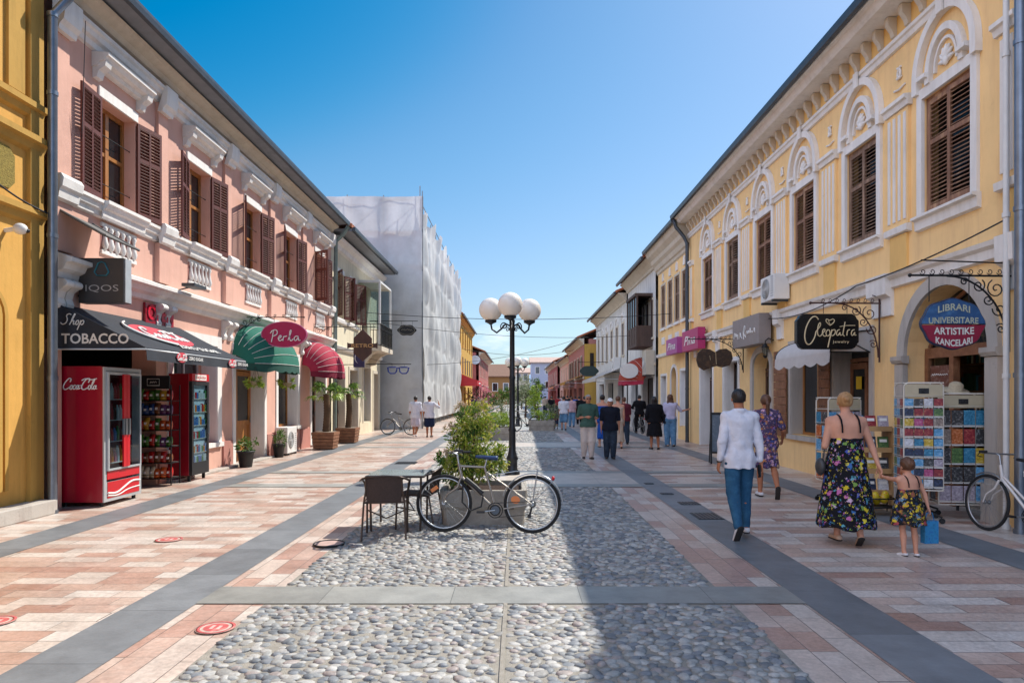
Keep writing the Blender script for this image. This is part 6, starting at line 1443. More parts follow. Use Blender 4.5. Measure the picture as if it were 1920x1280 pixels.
    def skirt(s, mat, top, bot, r0, r1, name='dress', folds=9, depth=.035, straps=False, bodice=None):
        "dress hanging from height top*h down to bot*h (heights above ground)"
        h = s.H; pts = [s.chest+V3(0, 0, .08*h), V3(0, 0, bot*h)]; lo, hi = s.bounds(pts, (r1+.1)*h); S = SDF(lo, hi, s.vox)
        zt, zb = top*h, bot*h; cx, cy = s.pel[0], s.pel[1]
        if bodice is not None:
            s.torso(S, .008*h); S.cut(2, bodice*h, -1)
        def f(D, X, Y, Z):
            q = np.clip((zt-Z)/(zt-zb), 0, 1); a = np.arctan2(Y-cy, X-cx); rr = (r0+(r1-r0)*q**.8)*h*s.w*(1+depth*3*q*np.sin(a*folds+2*np.sin(Z*6))*.3+depth*2*q*np.sin(a*3+1.3)*.4)
            yy = (Y-cy)/(.78+.14*q); d = np.sqrt((X-cx)**2+yy**2)-rr; d = np.maximum(d*.85, np.maximum(Z-zt-.0, zb-Z+.012*h*np.sin(a*5+1)))
            k = .02; hh = np.clip(.5+.5*(D-d)/k, 0, 1); D = D*(1-hh)+d*hh-k*hh*(1-hh)
            return D
        S.func(f); s.wrinkle(S, .0012*h, 4); S.obj(name, mat, s.t)
        if straps:
            b = MB(straps)
            for sx in (-1, 1):
                x = sx*.058*h; b.tube([(x, -.083*h*s.w, s.chest[2]-.03*h), (x, -.08*h*s.w, s.chest[2]+.01*h), (x*1.0, -.062*h*s.w, s.chest[2]+.055*h), (x, -.04*h, s.neck[2]-.01*h), (x, .0, s.neck[2]+.002*h), (x, .045*h, s.chest[2]+.06*h), (x, .085*h, s.chest[2])], .006*h, n=5)
            b.build('strap', s.t)
        return s
    def shoes(s, mat, sole=None, g=.006, high=False):
        h = s.H; g *= h/1.6; n = 0
        for k in ('L', 'R'):
            hp, kn, an, f = s.legs[k]; heel = an-f*.026*h+V3(0, 0, -.022*h); toe = an+f*.078*h+V3(0, 0, -.030*h)
            lo, hi = s.bounds([heel, toe, an], .06*h); S = SDF(lo, hi, min(s.vox, .008)); S.cone(heel, toe, .021*h+g, .017*h+g, .01); S.cone(an-V3(0, 0, .01*h), heel, (.02*h+g) if high else .017*h+g, .02*h+g, .01); S.cut(2, an[2]-(.0 if high else .008)*h, -1)
            o = S.obj('shoe', mat, s.t)
            u_ = np.cross(f, V3(-f[1], f[0], 0)); dn = nrm(np.cross(V3(f[1], -f[0], 0), f)); dn = dn if dn[2] < 0 else -dn
            lo, hi = s.bounds([heel+dn*.03*h, toe+dn*.03*h], .05*h); S = SDF(lo, hi, min(s.vox, .008)); S.cone(heel+dn*.02*h, toe+dn*.014*h, .023*h+g, .021*h+g, .005, dn, .3); o2 = S.obj('sole', sole or mat, o)
        return s
def floral(name, base, cols, scale=16, size=.36, base2=None):
    m, nt, b = newmat(name); L = nt.links.new; b.inputs['Roughness'].default_value = .85; b.inputs['Specular IOR Level'].default_value = .2
    tc = nd(nt, 'ShaderNodeTexCoord'); cur = None
    for k, (sc, sz) in enumerate(((scale, size), (scale*2.1, size*.85))):
        mp = nd(nt, 'ShaderNodeMapping'); mp.inputs['Location'].default_value = (k*3.3, k*1.7, 0); L(tc.outputs['Object'], mp.inputs[0])
        nz = nd(nt, 'ShaderNodeTexNoise', Scale=sc*2.5, Detail=2); L(mp.outputs[0], nz.inputs['Vector'])
        mv = nd(nt, 'ShaderNodeMix', data_type='VECTOR'); mv.inputs[0].default_value = .06; L(mp.outputs[0], mv.inputs[4]); L(nz.outputs['Color'], mv.inputs[5])
        vo = nd(nt, 'ShaderNodeTexVoronoi', Scale=sc); L(mv.outputs[1], vo.inputs['Vector'])
        r1 = ramp(nt, [(0, (1, 1, 1, 1)), (sz, (1, 1, 1, 1)), (sz+.05, (0, 0, 0, 1))]); L(vo.outputs['Distance'], r1.inputs[0])
        sp = nd(nt, 'ShaderNodeSeparateColor'); L(vo.outputs['Color'], sp.inputs[0])
        r2 = ramp(nt, [(i/len(cols), lin(c)) for i, c in enumerate(cols)], 'CONSTANT'); L(sp.outputs[k], r2.inputs[0])
        mx = nd(nt, 'ShaderNodeMix', data_type='RGBA'); L(r1.outputs[0], mx.inputs[0]); L(r2.outputs[0], mx.inputs[7])
        if cur is None: mx.inputs[6].default_value = lin(base)
        else: L(cur, mx.inputs[6])
        cur = mx.outputs[2]
    L(cur, b.inputs['Base Color']); return m
fl1 = floral('black_floral_print', '#16161c', ['#16161c', '#3f6ea8', '#c9b02c', '#b8689c', '#5a9aa8', '#16161c', '#7a9a4a', '#c8a8c0', '#d8c840', '#4858a8'], 15, .34)
fl2 = floral('child_floral_print', '#1c1e22', ['#c9a828', '#2c4f8e', '#8a5a3c', '#1c1e22', '#d2b838', '#5a7f98', '#a04a50', '#394a3a'], 17, .4)
fl3 = floral('purple_floral_print', '#4a3f5c', ['#c07a30', '#7d6aa8', '#2c2a44', '#c9a0b0', '#3f4f88', '#8a4a5c', '#d0b090', '#4a3f5c'], 17, .4)
white_c = cloth_m('white_cotton', '#d5d4dc'); jeans = cloth_m('blue_jeans', '#2c5573', c2='#3b6a88', var=.2); jeans2 = cloth_m('light_blue_jeans', '#5f86a8', c2='#7ba0bd', var=.2); jeans_d = cloth_m('dark_jeans', '#2b3644', c2='#3b4a5c', var=.2)
navy_c2 = cloth_m('navy_polo', '#171b28'); green_c = cloth_m('sage_green_polo', '#3f5a50'); cream_c = cloth_m('off_white_trousers', '#c9bcb4'); black_c = cloth_m('black_cloth', '#131318'); lilac_c = cloth_m('pale_lilac_knit', '#bdb8d0'); blue_c = cloth_m('royal_blue_dress', '#1f4fa0'); beige_c = cloth_m('beige_linen', '#b8a898'); red_c = cloth_m('dark_red_shorts', '#7a2a38'); navy_sh = cloth_m('navy_shorts', '#1f2a44')
rub = M('rubber_sole', '#2a2624', .8, var=.2); shoe_w = M('white_leather_shoe', '#d6d4d6', .5, var=.05); shoe_b = M('dark_leather_shoe', '#241d1b', .45, var=.1); sandal = M('tan_sandal', '#c9a890', .6, var=.1)

N_ = .0085
p = Human('man in white long sleeved shirt and blue jeans walking away with a phone', (2.60, 7.95), R(2), 1.66, vox=N_, skin=skin_t, legs={'L': ((185, -84), (182, -62), -58), 'R': ((0, -80), (180, -86), 0)}, arms={'L': ((-125, -76), (-35, -79)), 'R': ((120, -77), (150, -82))}, head=(-8, 0), width=.93)
p.body().hair(hair_dk).top(white_c, .92, -.075, g=.012, folds=.0028).collar(white_c).legsw(jeans, g=.004).shoes(shoe_w, rub)
wr = p.arms['R'][2]; hd = p.arms['R'][3]; c = wr+hd*.09
b = MB(black_m); b.obox(tuple(c+V3(-.03, 0, -.01)), (.012, .075, .15), Matrix.Rotation(R(-12), 3, 'X')); o = b.build('phone', None, bevel=.004); o.matrix_world = p.t.matrix_basis.copy(); tag(o, 'dark phone held in the right hand of the man in the white shirt', 'phone')
wl = p.arms['L'][2]; MB(black_m).lathe([(.031, -.008), (.031, .008)], 14, tuple(wl), sx=1.0, sy=.85).build('watch', p.t)

p = Human('woman in black strappy floral maxi dress holding a small girl by the hand', (3.68, 7.62), R(-4), 1.63, True, vox=N_, legs={'L': ((0, -84), (180, -86), 0), 'R': ((180, -86), (180, -72), -38)}, arms={'L': ((-105, -76), (40, 30)), 'R': ((105, -70), (165, -62))}, head=(-10, 0), width=1.12)
p.body().hair(hair_bl, 'bun').skirt(fl1, .70, .125, .088, .172, straps=black_c, bodice=.725, folds=7).shoes(sandal, rub, g=.001)
MOM = p
b = MB(M('grey_leather_bag', '#3a3838', .5)); b.sph((-.27, .02, .86), (.05, .09, .1), 12, 8); b.tube([(-.25, 0, .94), (-.19, .02, 1.25)], .008, n=5); o = b.build('shoulder_bag', None); o.matrix_world = p.t.matrix_basis.copy(); tag(o, 'small dark shoulder bag at the hip of the woman in the floral dress', 'bag')

p = Human('small girl in floral dress holding the hand of the woman in the maxi dress', (4.06, 7.07), R(6), .97, True, vox=.0065, legs={'L': ((0, -86), (180, -84), -8), 'R': ((180, -88), (180, -82), -8)}, arms={'L': ((4, -4), (8, 2)), 'R': ((110, -66), (150, -76))}, child=True, width=1.12)
p.body().hair(hair_br, 'bun').skirt(fl2, .70, .34, .09, .17, straps=black_c, bodice=.71, folds=6).shoes(shoe_w, rub, g=.001)
wr = p.arms['R'][2]+p.arms['R'][3]*.05; b = MB(M('blue_printed_bag', '#2a7fb0', .5, c2='#1c3f8a', var=.4, scale=22)); b.X = Matrix.Translation(Vector(tuple(wr)))
b.box(-.075, .075, -.035, .035, -.31, -.08); b.tube([(-.05, 0, -.08), (-.03, 0, 0), (.03, 0, 0), (.05, 0, -.08)], .005, n=5); o = b.build('gift_bag', None); o.matrix_world = p.t.matrix_basis.copy(); tag(o, 'blue paper carrier bag in the right hand of the small girl', 'bag')
b = MB(M('pink_strap', '#c83c78', .7)); b.tube([(.055, -.06, .55), (.06, -.05, .7), (.045, .0, .745)], .014, n=5, flat=.4); b.build('pink_strap', p.t)

x, y = 4.1, 11.2
p = Human('woman with a long ponytail in purple floral knee length dress walking away', (x, y), R(-6), 1.64, True, vox=.01, skin=skin_t, legs={'L': ((0, -84), (180, -86), 0), 'R': ((180, -78), (180, -50), -70)}, arms={'L': ((-100, -72), (20, 20)), 'R': ((105, -66), (10, -40))}, width=1.02)
p.body().hair(hair_br, 'pony').skirt(fl3, .64, .30, .07, .125, bodice=.76, folds=6).top(fl3, .4, .03, g=.02, name='dress_top').shoes(shoe_w, rub)

# facing the camera
x, y = 1.88, 17.9
p = Human('older man in sage green polo and off white trousers walking towards the camera', (x, y), PI+R(5), 1.67, vox=.012, skin=skin_d, legs={'L': ((0, -84), (180, -84), 0), 'R': ((180, -86), (180, -76), -15)}, arms={'L': ((-115, -74), (55, 2)), 'R': ((115, -74), (-50, 6))}, fingers=False, width=1.1)
p.body().hair(hair_gr).top(green_c, .42, -.03, g=.02).collar(green_c).legsw(cream_c, g=.02).shoes(shoe_b)
c = p.hd; b = MB(black_m)
for sx in (-1, 1): b.sph(tuple(c+V3(sx*.032, .088, .008)), (.024, .008, .017), 10, 6)
b.tube([tuple(c+V3(-.07, .02, .012)), tuple(c+V3(-.05, .088, .012)), tuple(c+V3(.05, .088, .012)), tuple(c+V3(.07, .02, .012))], .004, n=4); b.build('sunglasses', p.t)
x, y = 2.46, 17.9
p = Human('man in navy polo, dark jeans and white cap walking towards the camera', (x, y), PI-R(3), 1.58, vox=.012, skin=skin_d, legs={'L': ((0, -86), (180, -84), 0), 'R': ((180, -87), (180, -80), -10)}, arms={'L': ((-110, -80), (-10, -80)), 'R': ((110, -80), (10, -80))}, fingers=False, width=1.14)
p.body().top(navy_c2, .45, -.06, g=.022).collar(navy_c2).legsw(jeans_d, g=.02, flare=.004).shoes(shoe_b)
S = SDF(p.hd-.2, p.hd+.25, .007); S.ell(p.hd+V3(0, -.008, .028), (.082, .098, .085), .01); S.cut(2, p.hd[2]+.022, 1); S.cone(p.hd+V3(0, .07, .03), p.hd+V3(0, .13, .022), .05, .045, .01, V3(0, 0, 1), .15); S.obj('cap', white_m, p.t)

x, y = 2.78, 22.0
p = Human('woman in long royal blue dress walking away behind the man in the navy polo', (x, y), R(3), 1.66, True, vox=.014, legs={'L': ((0, -84), (180, -86), 0), 'R': ((180, -86), (180, -78), -20)}, fingers=False)
p.body().hair(hair_dk, 'bun').skirt(blue_c, .64, .17, .075, .11, bodice=.8).shoes(sandal, rub, g=.001)
x, y = 3.22, 21.6
p = Human('woman in pale beige outfit walking away right of the man in the navy polo', (x, y), 0, 1.62, True, vox=.014, legs={'L': ((0, -86), (180, -86), 0), 'R': ((180, -86), (180, -78), -20)}, fingers=False)
p.body().hair(hair_br, 'short').skirt(beige_c, .64, .12, .075, .12, bodice=.8).shoes(sandal, rub, g=.001)
x, y = 4.27, 21.1
p = Human('woman all in black with long black hair and knee length skirt walking away', (x, y), R(5), 1.6, True, vox=.014, skin=skin_t, legs={'L': ((0, -84), (180, -86), 0), 'R': ((180, -86), (180, -76), -20)}, arms={'L': ((-110, -74), (10, -40)), 'R': ((110, -74), (10, -60))}, fingers=False, width=1.2)
p.body().hair(hair_dk, 'long').skirt(black_c, .62, .26, .085, .13, bodice=.3).top(black_c, .85, -.02, g=.03).shoes(shoe_b)
x, y = 5.05, 22.4
p = Human('woman with curly hair in pale lilac top and light jeans pointing to the shop wall', (x, y), R(-2), 1.66, True, vox=.014, legs={'L': ((0, -86), (180, -86), 0), 'R': ((180, -86), (180, -78), -20)}, arms={'L': ((-110, -76), (-10, -70)), 'R': ((80, -45), (75, 12))}, fingers=False, width=1.08)
p.body().hair(hair_br, 'curly').top(lilac_c, .45, .0, g=.02).legsw(jeans2, g=.025, flare=.008).shoes(sandal, rub)
b = MB(navy_c2); b.box(-.25, -.16, -.1, .1, .75, 1.05); b.tube([(-.2, 0, 1.05), (-.13, 0, 1.34)], .012); o = b.build('shoulder_bag', None, bevel=.02); o.matrix_world = p.t.matrix_basis.copy(); tag(o, 'navy tote bag on the shoulder of the woman in the lilac top', 'bag')
x, y = 5.45, 30.2
p = Human('man in black astride a bicycle outside the shop with the red awning', (x, y), R(-3), 1.7, vox=.015, legs={'L': ((-20, -70), (180, -80), 0), 'R': ((20, -70), (180, -80), 0)}, arms={'L': ((-30, -50), (20, -10)), 'R': ((30, -50), (-20, -10))}, fingers=False, width=1.15)
p.body().hair(hair_dk).top(black_c, .8, -.03, g=.022).legsw(black_c).shoes(shoe_b)
# two men by the wrapped building
x, y = gp(779, 818)
p = Human('man in white T-shirt and white shorts, left of two by the wrapped building', (x, y), R(-8), 1.62, vox=.014, skin=skin_t, legs={'L': ((0, -80), (180, -84), 0), 'R': ((180, -80), (180, -66), -30)}, arms={'L': ((-110, -78), (10, -70)), 'R': ((110, -78), (-10, -76))}, fingers=False, width=1.1)
p.body().hair(hair_dk).top(white_c, .45, -.07, g=.026).legsw(cloth_m('pale_lilac_shorts', '#c4bcc8'), .46, g=.022, name='shorts', flare=.01).shoes(shoe_w)
x, y = gp(805, 819)
p = Human('man in white T-shirt and navy shorts raising a hand to his head', (x, y), R(-4), 1.63, vox=.014, skin=skin_t, legs={'L': ((0, -88), (180, -88), 0), 'R': ((0, -86), (180, -86), 0)}, arms={'L': ((-110, -80), (-10, -76)), 'R': ((60, -30), (-30, 60))}, fingers=False, width=1.08)
p.body().hair(hair_dk).top(white_c, .45, -.06, g=.026).legsw(navy_sh, .44, g=.022, name='shorts', flare=.01).shoes(shoe_b)
# smaller figures further off
def far(px, py, label, H, fem, topm, botm, hairm, face=0, kind='t', child=False, legs=None, group=None):
    x, y = gp(px, py); q = Human(label, (x, y), face, H, fem, vox=.02 if not child else .013, fingers=False, child=child, legs=legs or {'L': ((0, -80), (180, -84), 0), 'R': ((180, -82), (180, -72), -20)}, width=1.1)
    q.body().hair(hairm)
    q.top(topm, .45, -.04, g=.03)
    if kind == 't': q.legsw(botm, g=.02)
    elif kind == 's': q.legsw(botm, .5, g=.025, name='shorts')
    else: q.skirt(botm, .6, .2, .08, .13, bodice=.55)
    q.shoes(shoe_b); return q
far(1057, 806, 'distant man in white shirt and blue shorts pushing along behind the running child', 1.62, False, white_c, jeans2, hair_dk, kind='s')
far(1042, 803, 'distant small child in dark red top running along the edge of the cobbles', 1.02, False, cloth_m('dark_red_top', '#7a2230'), navy_sh, hair_dk, child=True, kind='s', legs={'L': ((0, -60), (180, -40), -30), 'R': ((180, -50), (180, -40), -40)})
far(1072, 800, 'distant woman in pale pink top right of the man in the white shirt', 1.6, True, cloth_m('pale_pink_top', '#c4a0a4'), jeans2, hair_br)
far(1086, 795, 'distant person in black standing by the wall right of the walkers', 1.62, False, black_c, black_c, hair_dk)
far(1064, 785, 'distant person in dark blue top walking far down the street', 1.65, False, navy_c2, jeans_d, hair_dk)
far(1034, 784, 'distant person in dark clothes near the far planters', 1.6, False, black_c, jeans_d, hair_dk)
far(1046, 778, 'distant person in red top far down the middle of the street', 1.6, True, cloth_m('red_top', '#a03038'), jeans_d, hair_dk)
far(897, 782, 'distant person in black seated side of the far left cafe', 1.55, False, black_c, black_c, hair_dk)
far(889, 784, 'distant person in dark purple top by the yellow house', 1.6, True, cloth_m('purple_top', '#4c3350'), black_c, hair_br)

far(1022, 776, 'distant person in pale shirt seen through the gap above the far planters', 1.62, False, beige_c, jeans_d, hair_dk)
far(1052, 772, 'very distant person in white top in the middle of the street', 1.62, True, white_c, jeans_d, hair_br)
far(1069, 776, 'very distant person in sage green top near the pink houses', 1.64, False, green_c, jeans_d, hair_dk)
far(1079, 784, 'distant person in royal blue top by the pink house wall', 1.6, True, blue_c, jeans2, hair_dk)
far(1096, 806, 'person in black partly hidden behind the older man in green', 1.62, True, black_c, black_c, hair_dk)
far(911, 770, 'very distant person in white shirt by the far left shops', 1.6, False, white_c, navy_sh, hair_dk)
far(1170, 832, 'woman in dark red top waiting by the white shopfront', 1.6, True, cloth_m('plum_top', '#5c2430'), jeans_d, hair_br)
# ---------------------------------------------------------------- street lamps
globe_m, nt, b = newmat('opal_glass_globe'); b.inputs['Base Color'].default_value = lin('#ebe2d6'); b.inputs['Roughness'].default_value = .25; b.inputs['Subsurface Weight'].default_value = .3; b.inputs['Subsurface Radius'].default_value = (.2, .18, .15)
lamp_iron = M('painted_lamp_iron', '#20242a', .4, var=.2, scale=12, metal=.3)
def street_lamp(label, X, Y, rz=0):
    t = thing('street_lamp', label, 'street lamp', (X, Y, 0), R(rz), 'three globe street lamps')
    b = MB(lamp_iron); b.lathe([(.16, 0), (.16, .06), (.11, .12), (.105, .3), (.13, .34), (.1, .4), (.075, .5), (.07, .9), (.085, .93), (.062, 1.0), (.058, 2.0), (.07, 2.03), (.055, 2.08), (.05, 3.0), (.075, 3.04), (.05, 3.1), (.05, 3.17)], 18); b.build('post', t)
    b = MB(lamp_iron); b.lathe([(.05, 3.15), (.06, 3.22), (.03, 3.28), (.05, 3.33), (.02, 3.4), (.001, 3.46)], 16); b.build('finial', t)
    for k, a in enumerate((R(150-rz), R(46-rz), R(266-rz))):
        c, s_ = math.cos(a), math.sin(a); P = lambda r, z: (r*c, r*s_, z-.17)
        b = MB(lamp_iron); b.tube([P(.04, 3.28), P(.16, 3.34), P(.26, 3.24), P(.38, 3.16), P(.5, 3.24), P(.53, 3.36)], .02, n=8)
        sp = spiral(.2, 3.29, .09, .015, -.6, 1.4, n=20); b.tube([P(q[0], q[2]) for q in sp], .013, n=6); sp = spiral(.12, 3.22, .05, .012, 1.0, 1.2, n=14); b.tube([P(q[0], q[2]) for q in sp], .01, n=5)
        b.lathe([(.03, 0), (.05, .02), (.12, .05), (.125, .09)], 16, P(.53, 3.34)); b.build('arm', t)
        MB(globe_m).sph(P(.53, 3.66), .25, 28, 20).build('globe', t)
    return t
street_lamp('nearer black street lamp with three white globes behind the parked bicycle', -.085, 14.3)
x, y, z = ap(971, 742, 36); street_lamp('second street lamp further off, seen just right of the nearer post', .085, 37.0)

# ---------------------------------------------------------------- planters
conc = M('weathered_concrete', '#9d968c', .9, c2='#b0aaa0', var=.22, scale=7, bump=.6, bscale=50); soil = M('potting_soil', '#3f2c22', 1, var=.3, scale=20, bump=1)
def planter(label, X, Y, w, d, h, group='stone planters down the middle of the street'):
    t = thing('stone_planter', label, 'planter', (X, Y, 0), 0, group); b = MB(conc)
    n = 8; 
    def rr(x, y, r, z): 
        out = []
        for cx, cy, a0 in ((x-r, y-r, 0), (-x+r, y-r, 90), (-x+r, -y+r, 180), (x-r, -y+r, 270)):
            for i in range(n+1): a = R(a0+90*i/n); out.append((cx+r*math.cos(a), cy+r*math.sin(a), z))
        return out
    rings = [rr(w/2*.93, d/2*.93, .1, 0), rr(w/2*.95, d/2*.95, .1, h*.45), rr(w/2*.97, d/2*.97, .1, h*.47), rr(w/2, d/2, .1, h*.55), rr(w/2, d/2, .1, h), rr(w/2-.07, d/2-.07, .07, h), rr(w/2-.08, d/2-.08, .06, h-.06)]
    m_ = len(rings[0]); vs = [v for r_ in rings for v in r_]; fs = [(i*m_+k, i*m_+(k+1) % m_, (i+1)*m_+(k+1) % m_, (i+1)*m_+k) for i in range(len(rings)-1) for k in range(m_)]
    b.add(vs, fs); b.build('basin', t); MB(soil).add(rings[-1], [tuple(range(m_))]).build('soil', t, fix=False)
    return t
planter('low rounded concrete planter directly behind the parked bicycle', -.42, 9.2, 1.12, 1.1, .45)
rnd = random.Random(21)
t = thing('leafy_shrub', 'big yellow green leafy shrub with pale tips growing in the near planter', 'shrub', (-.6, 9.15, .38)); t.scale = (.8, .8, .94)
blobs = [(-.15, .05, .3, .42, .36, .25, 1.4), (.1, 0, .45, .36, .34, .3, 1.2), (0, 0, .75, .32, .32, .28, 1.3), (.02, 0, 1.0, .24, .24, .22, 1), (-.38, -.05, .42, .16, .2, .14, .5), (.42, 0, .4, .12, .2, .16, .4)]
b = MB(lm_green); leaves(b, rnd, blobs, 2200, .075, .36); b.build('dark_foliage', t, fix=False)
b = MB(lm_yel); leaves(b, rnd, [(q[0]+.06, q[1]-.02, q[2]+.06, q[3]*1.1, q[4]*1.1, q[5]*1.08, q[6]) for q in blobs], 4200, .07, .34); b.build('foliage', t, fix=False)
b = MB(lm_tip); leaves(b, rnd, [(0, 0, 1.2, .24, .24, .12, 1.4), (-.3, 0, .85, .16, .16, .12, .7), (.25, 0, .95, .14, .14, .12, .5), (-.45, -.1, .55, .1, .14, .08, .5)], 620, .06, .3); b.build('pale_tips', t, fix=False)
b = MB(dark_w)
for i in range(16):
    a = rnd.uniform(0, 6.28); r_ = rnd.uniform(.05, .35); h_ = rnd.uniform(.5, 1.1); b.tube([(r_*.3*math.cos(a), r_*.3*math.sin(a), 0), (r_*.6*math.cos(a), r_*.6*math.sin(a), h_*.5), (r_*math.cos(a+.3), r_*math.sin(a+.3), h_)], [.014, .01, .004], n=5)
b.build('stem', t)
def shrub(label, X, Y, z, blobs, lmat, n, size, seed, cat='shrub', name='shrub', asp=.42, extra=None, group=None):
    t = thing(name, label, cat, (X, Y, z), 0, group); r_ = random.Random(seed); b = MB(lmat); leaves(b, r_, blobs, n, size, asp); b.build('foliage', t, fix=False)
    if extra: b = MB(extra[0]); leaves(b, r_, extra[1], extra[2], size, asp); b.build('blossom', t, fix=False)
    b = MB(dark_w)
    for i in range(6): q = r_.choice(blobs); b.tube([(q[0]*.3, q[1]*.3, 0), (q[0]*.7, q[1]*.7, q[2]*.6), (q[0], q[1], q[2]+q[5]*.5)], [.02, .014, .006], n=5)
    b.build('stem', t); return t
x0, y0 = gp(936, 826); planter('second concrete planter further back left of the lamp post', x0, y0+.6, 1.0, 1.0, .48)
shrub('clipped lime green hedge in the second planter left of the lamp post', x0, y0+.6, .42, [(-.3, 0, .3, .3, .45, .28, 1), (.3, 0, .3, .3, .45, .28, 1), (0, 0, .34, .4, .45, .26, 1)], lm_lime, 1800, .07, 3)
shrub('grey green olive like shrub behind the lime hedge', x0-.1, y0+2.4, 0, [(0, 0, .9, .6, .6, .55, 1), (.4, 0, 1.1, .4, .4, .4, .5), (-.5, 0, .7, .4, .4, .4, .5)], lm_olive, 1500, .1, 4)
x1, y1 = gp(1016, 808); planter('round topped concrete planter right of the far bicycle', x1, y1+.5, 1.25, 1.0, .5)
shrub('small dark green plant with tall lime bush in the planter right of the far bicycle', x1, y1+.5, .45, [(0, -.2, .25, .5, .3, .3, 1), (-.35, .2, .9, .3, .3, .6, 1.3), (-.25, .2, 1.5, .2, .2, .3, .5)], lm_lime, 1700, .1, 5)
shrub('silvery green bush beside the lime bush', x1+.55, y1+1.6, 0, [(0, 0, .7, .4, .4, .6, 1)], lm_olive, 700, .1, 6)
for i, (px_, Yd, h_, lm_, lb) in enumerate(((985, 52, 2.6, lm_olive, 'tall olive tree in the middle of the street beyond the far bicycle'), (1003, 66, 3.2, lm_green, 'green young tree far down the middle of the street'), (978, 84, 4.0, lm_olive, 'slim pale tree further down the middle of the street'), (940, 60, 2.4, lm_green, 'round green bush left of the lamp post in the distance'))):
    X_ = (px_-VX)*Yd/F_PX; t = thing('tree', lb, 'tree', (X_, Yd, 0)); r_ = random.Random(40+i); w_ = .7+.12*h_
    b = MB(lm_); leaves(b, r_, [(0, 0, h_*.65, w_, w_, h_*.3, 1.2), (.3, 0, h_*.85, w_*.6, w_*.6, h_*.2, .6), (-.4, 0, h_*.5, w_*.6, w_*.6, h_*.18, .6)], 1500, .16, .5); b.build('crown', t, fix=False)
    b = MB(dark_w); b.tube([(0, 0, 0), (.05, 0, h_*.4), (0, 0, h_*.8)], [.09, .07, .03], n=7); b.tube([(.05, 0, h_*.4), (.3, 0, h_*.8)], [.04, .02], n=5); b.build('trunk', t)
x_, y_ = -3.4, 62
shrub('pink flowering oleander by the far left shops', x_, y_, 0, [(0, 0, 1.6, 1.2, .8, .8, 1), (.9, 0, 1.2, .7, .6, .6, .7)], lm_dark, 900, .16, 8, extra=(lm_pink, [(0, 0, 1.9, 1.3, .8, .7, 1), (.9, 0, 1.4, .8, .6, .6, .7)], 900))

# ---------------------------------------------------------------- cafe table and chairs
wick = M('dark_brown_wicker', '#40322e', .7, var=.3, scale=60, bump=.6, bscale=220); tube_m = M('bronze_tube', '#4a3f3a', .35, metal=.6, var=.1)
t = thing('cafe_table', 'square glass topped cafe table left of the parked bicycle', 'table', (-1.47, 8.62, 0))
b = MB(M('greenish_glass_top', '#9aa8a8', .05, var=.05, spec=.7, trans=.0)); b.box(-.345, .345, -.345, .345, .68, .688); b.build('glass_top', t)
b = MB(tube_m); b.tube([(-.35, -.35, .672), (.35, -.35, .672), (.35, .35, .672), (-.35, .35, .672)], .014, closed=True, n=8); b.build('rim', t)
for sx in (-1, 1):
    for sy in (-1, 1): MB(tube_m).tube([(sx*.31, sy*.31, .67), (sx*.3, sy*.3, .0)], .014, n=8).build('leg', t)
def cafe_chair(label, loc, rot):
    t = thing('cafe_chair', label, 'chair', loc, rot, 'brown wicker cafe chairs')
    # faces +y; back towards -y
    b = MB(wick); vs = []; fs = []
    for j in range(9):
        z = .43+.3*j/8
        for i in range(9):
            x = -.2+.4*i/8; vs.append((x*(.96+.05*j/8), -.2-.05*(j/8)+.03*(1-(i/4-1)**2)*-1, z))
    for j in range(8):
        for i in range(8): k = j*9+i; fs.append((k, k+1, k+10, k+9))
    b.add(vs, fs, True); b.add([(v[0], v[1]+.01, v[2]) for v in vs], [tuple(reversed(f)) for f in fs], True); b.build('backrest', t, fix=False)
    b = MB(wick); b.prism(oval(.0, .0) if False else [(-.22, .415), (.22, .415), (.22, .435), (-.22, .435)], -.2, .22); b.build('seat', t, bevel=.008)
    for sx in (-1, 1):
        b = MB(tube_m); b.tube([(sx*.24, .22, 0), (sx*.235, .2, .42), (sx*.26, .18, .6), (sx*.28, .08, .655), (sx*.28, -.12, .665), (sx*.24, -.24, .7), (sx*.17, -.275, .725), (0, -.285, .735)], .0125, n=8); b.build('front_leg', t)
        b = MB(tube_m); b.tube([(sx*.25, -.27, 0), (sx*.23, -.2, .42), (sx*.205, -.215, .56), (sx*.2, -.25, .73)], .0115, n=8); b.build('rear_leg', t)
    b = MB(tube_m); b.tube([(-.235, -.19, .42), (-.235, .2, .42), (.235, .2, .42), (.235, -.19, .42)], .011, n=6, closed=True); b.tube([(-.24, .2, .28), (0, .05, .2), (.24, .2, .28)], .009, n=6); b.build('seat_frame', t)
    return t
cafe_chair('brown wicker cafe chair nearest the camera, its back turned to us', (-1.53, 8.0, .01), R(6))
cafe_chair('brown wicker cafe chair on the far side of the table beside the shrub', (-1.24, 8.64, .0), R(82))

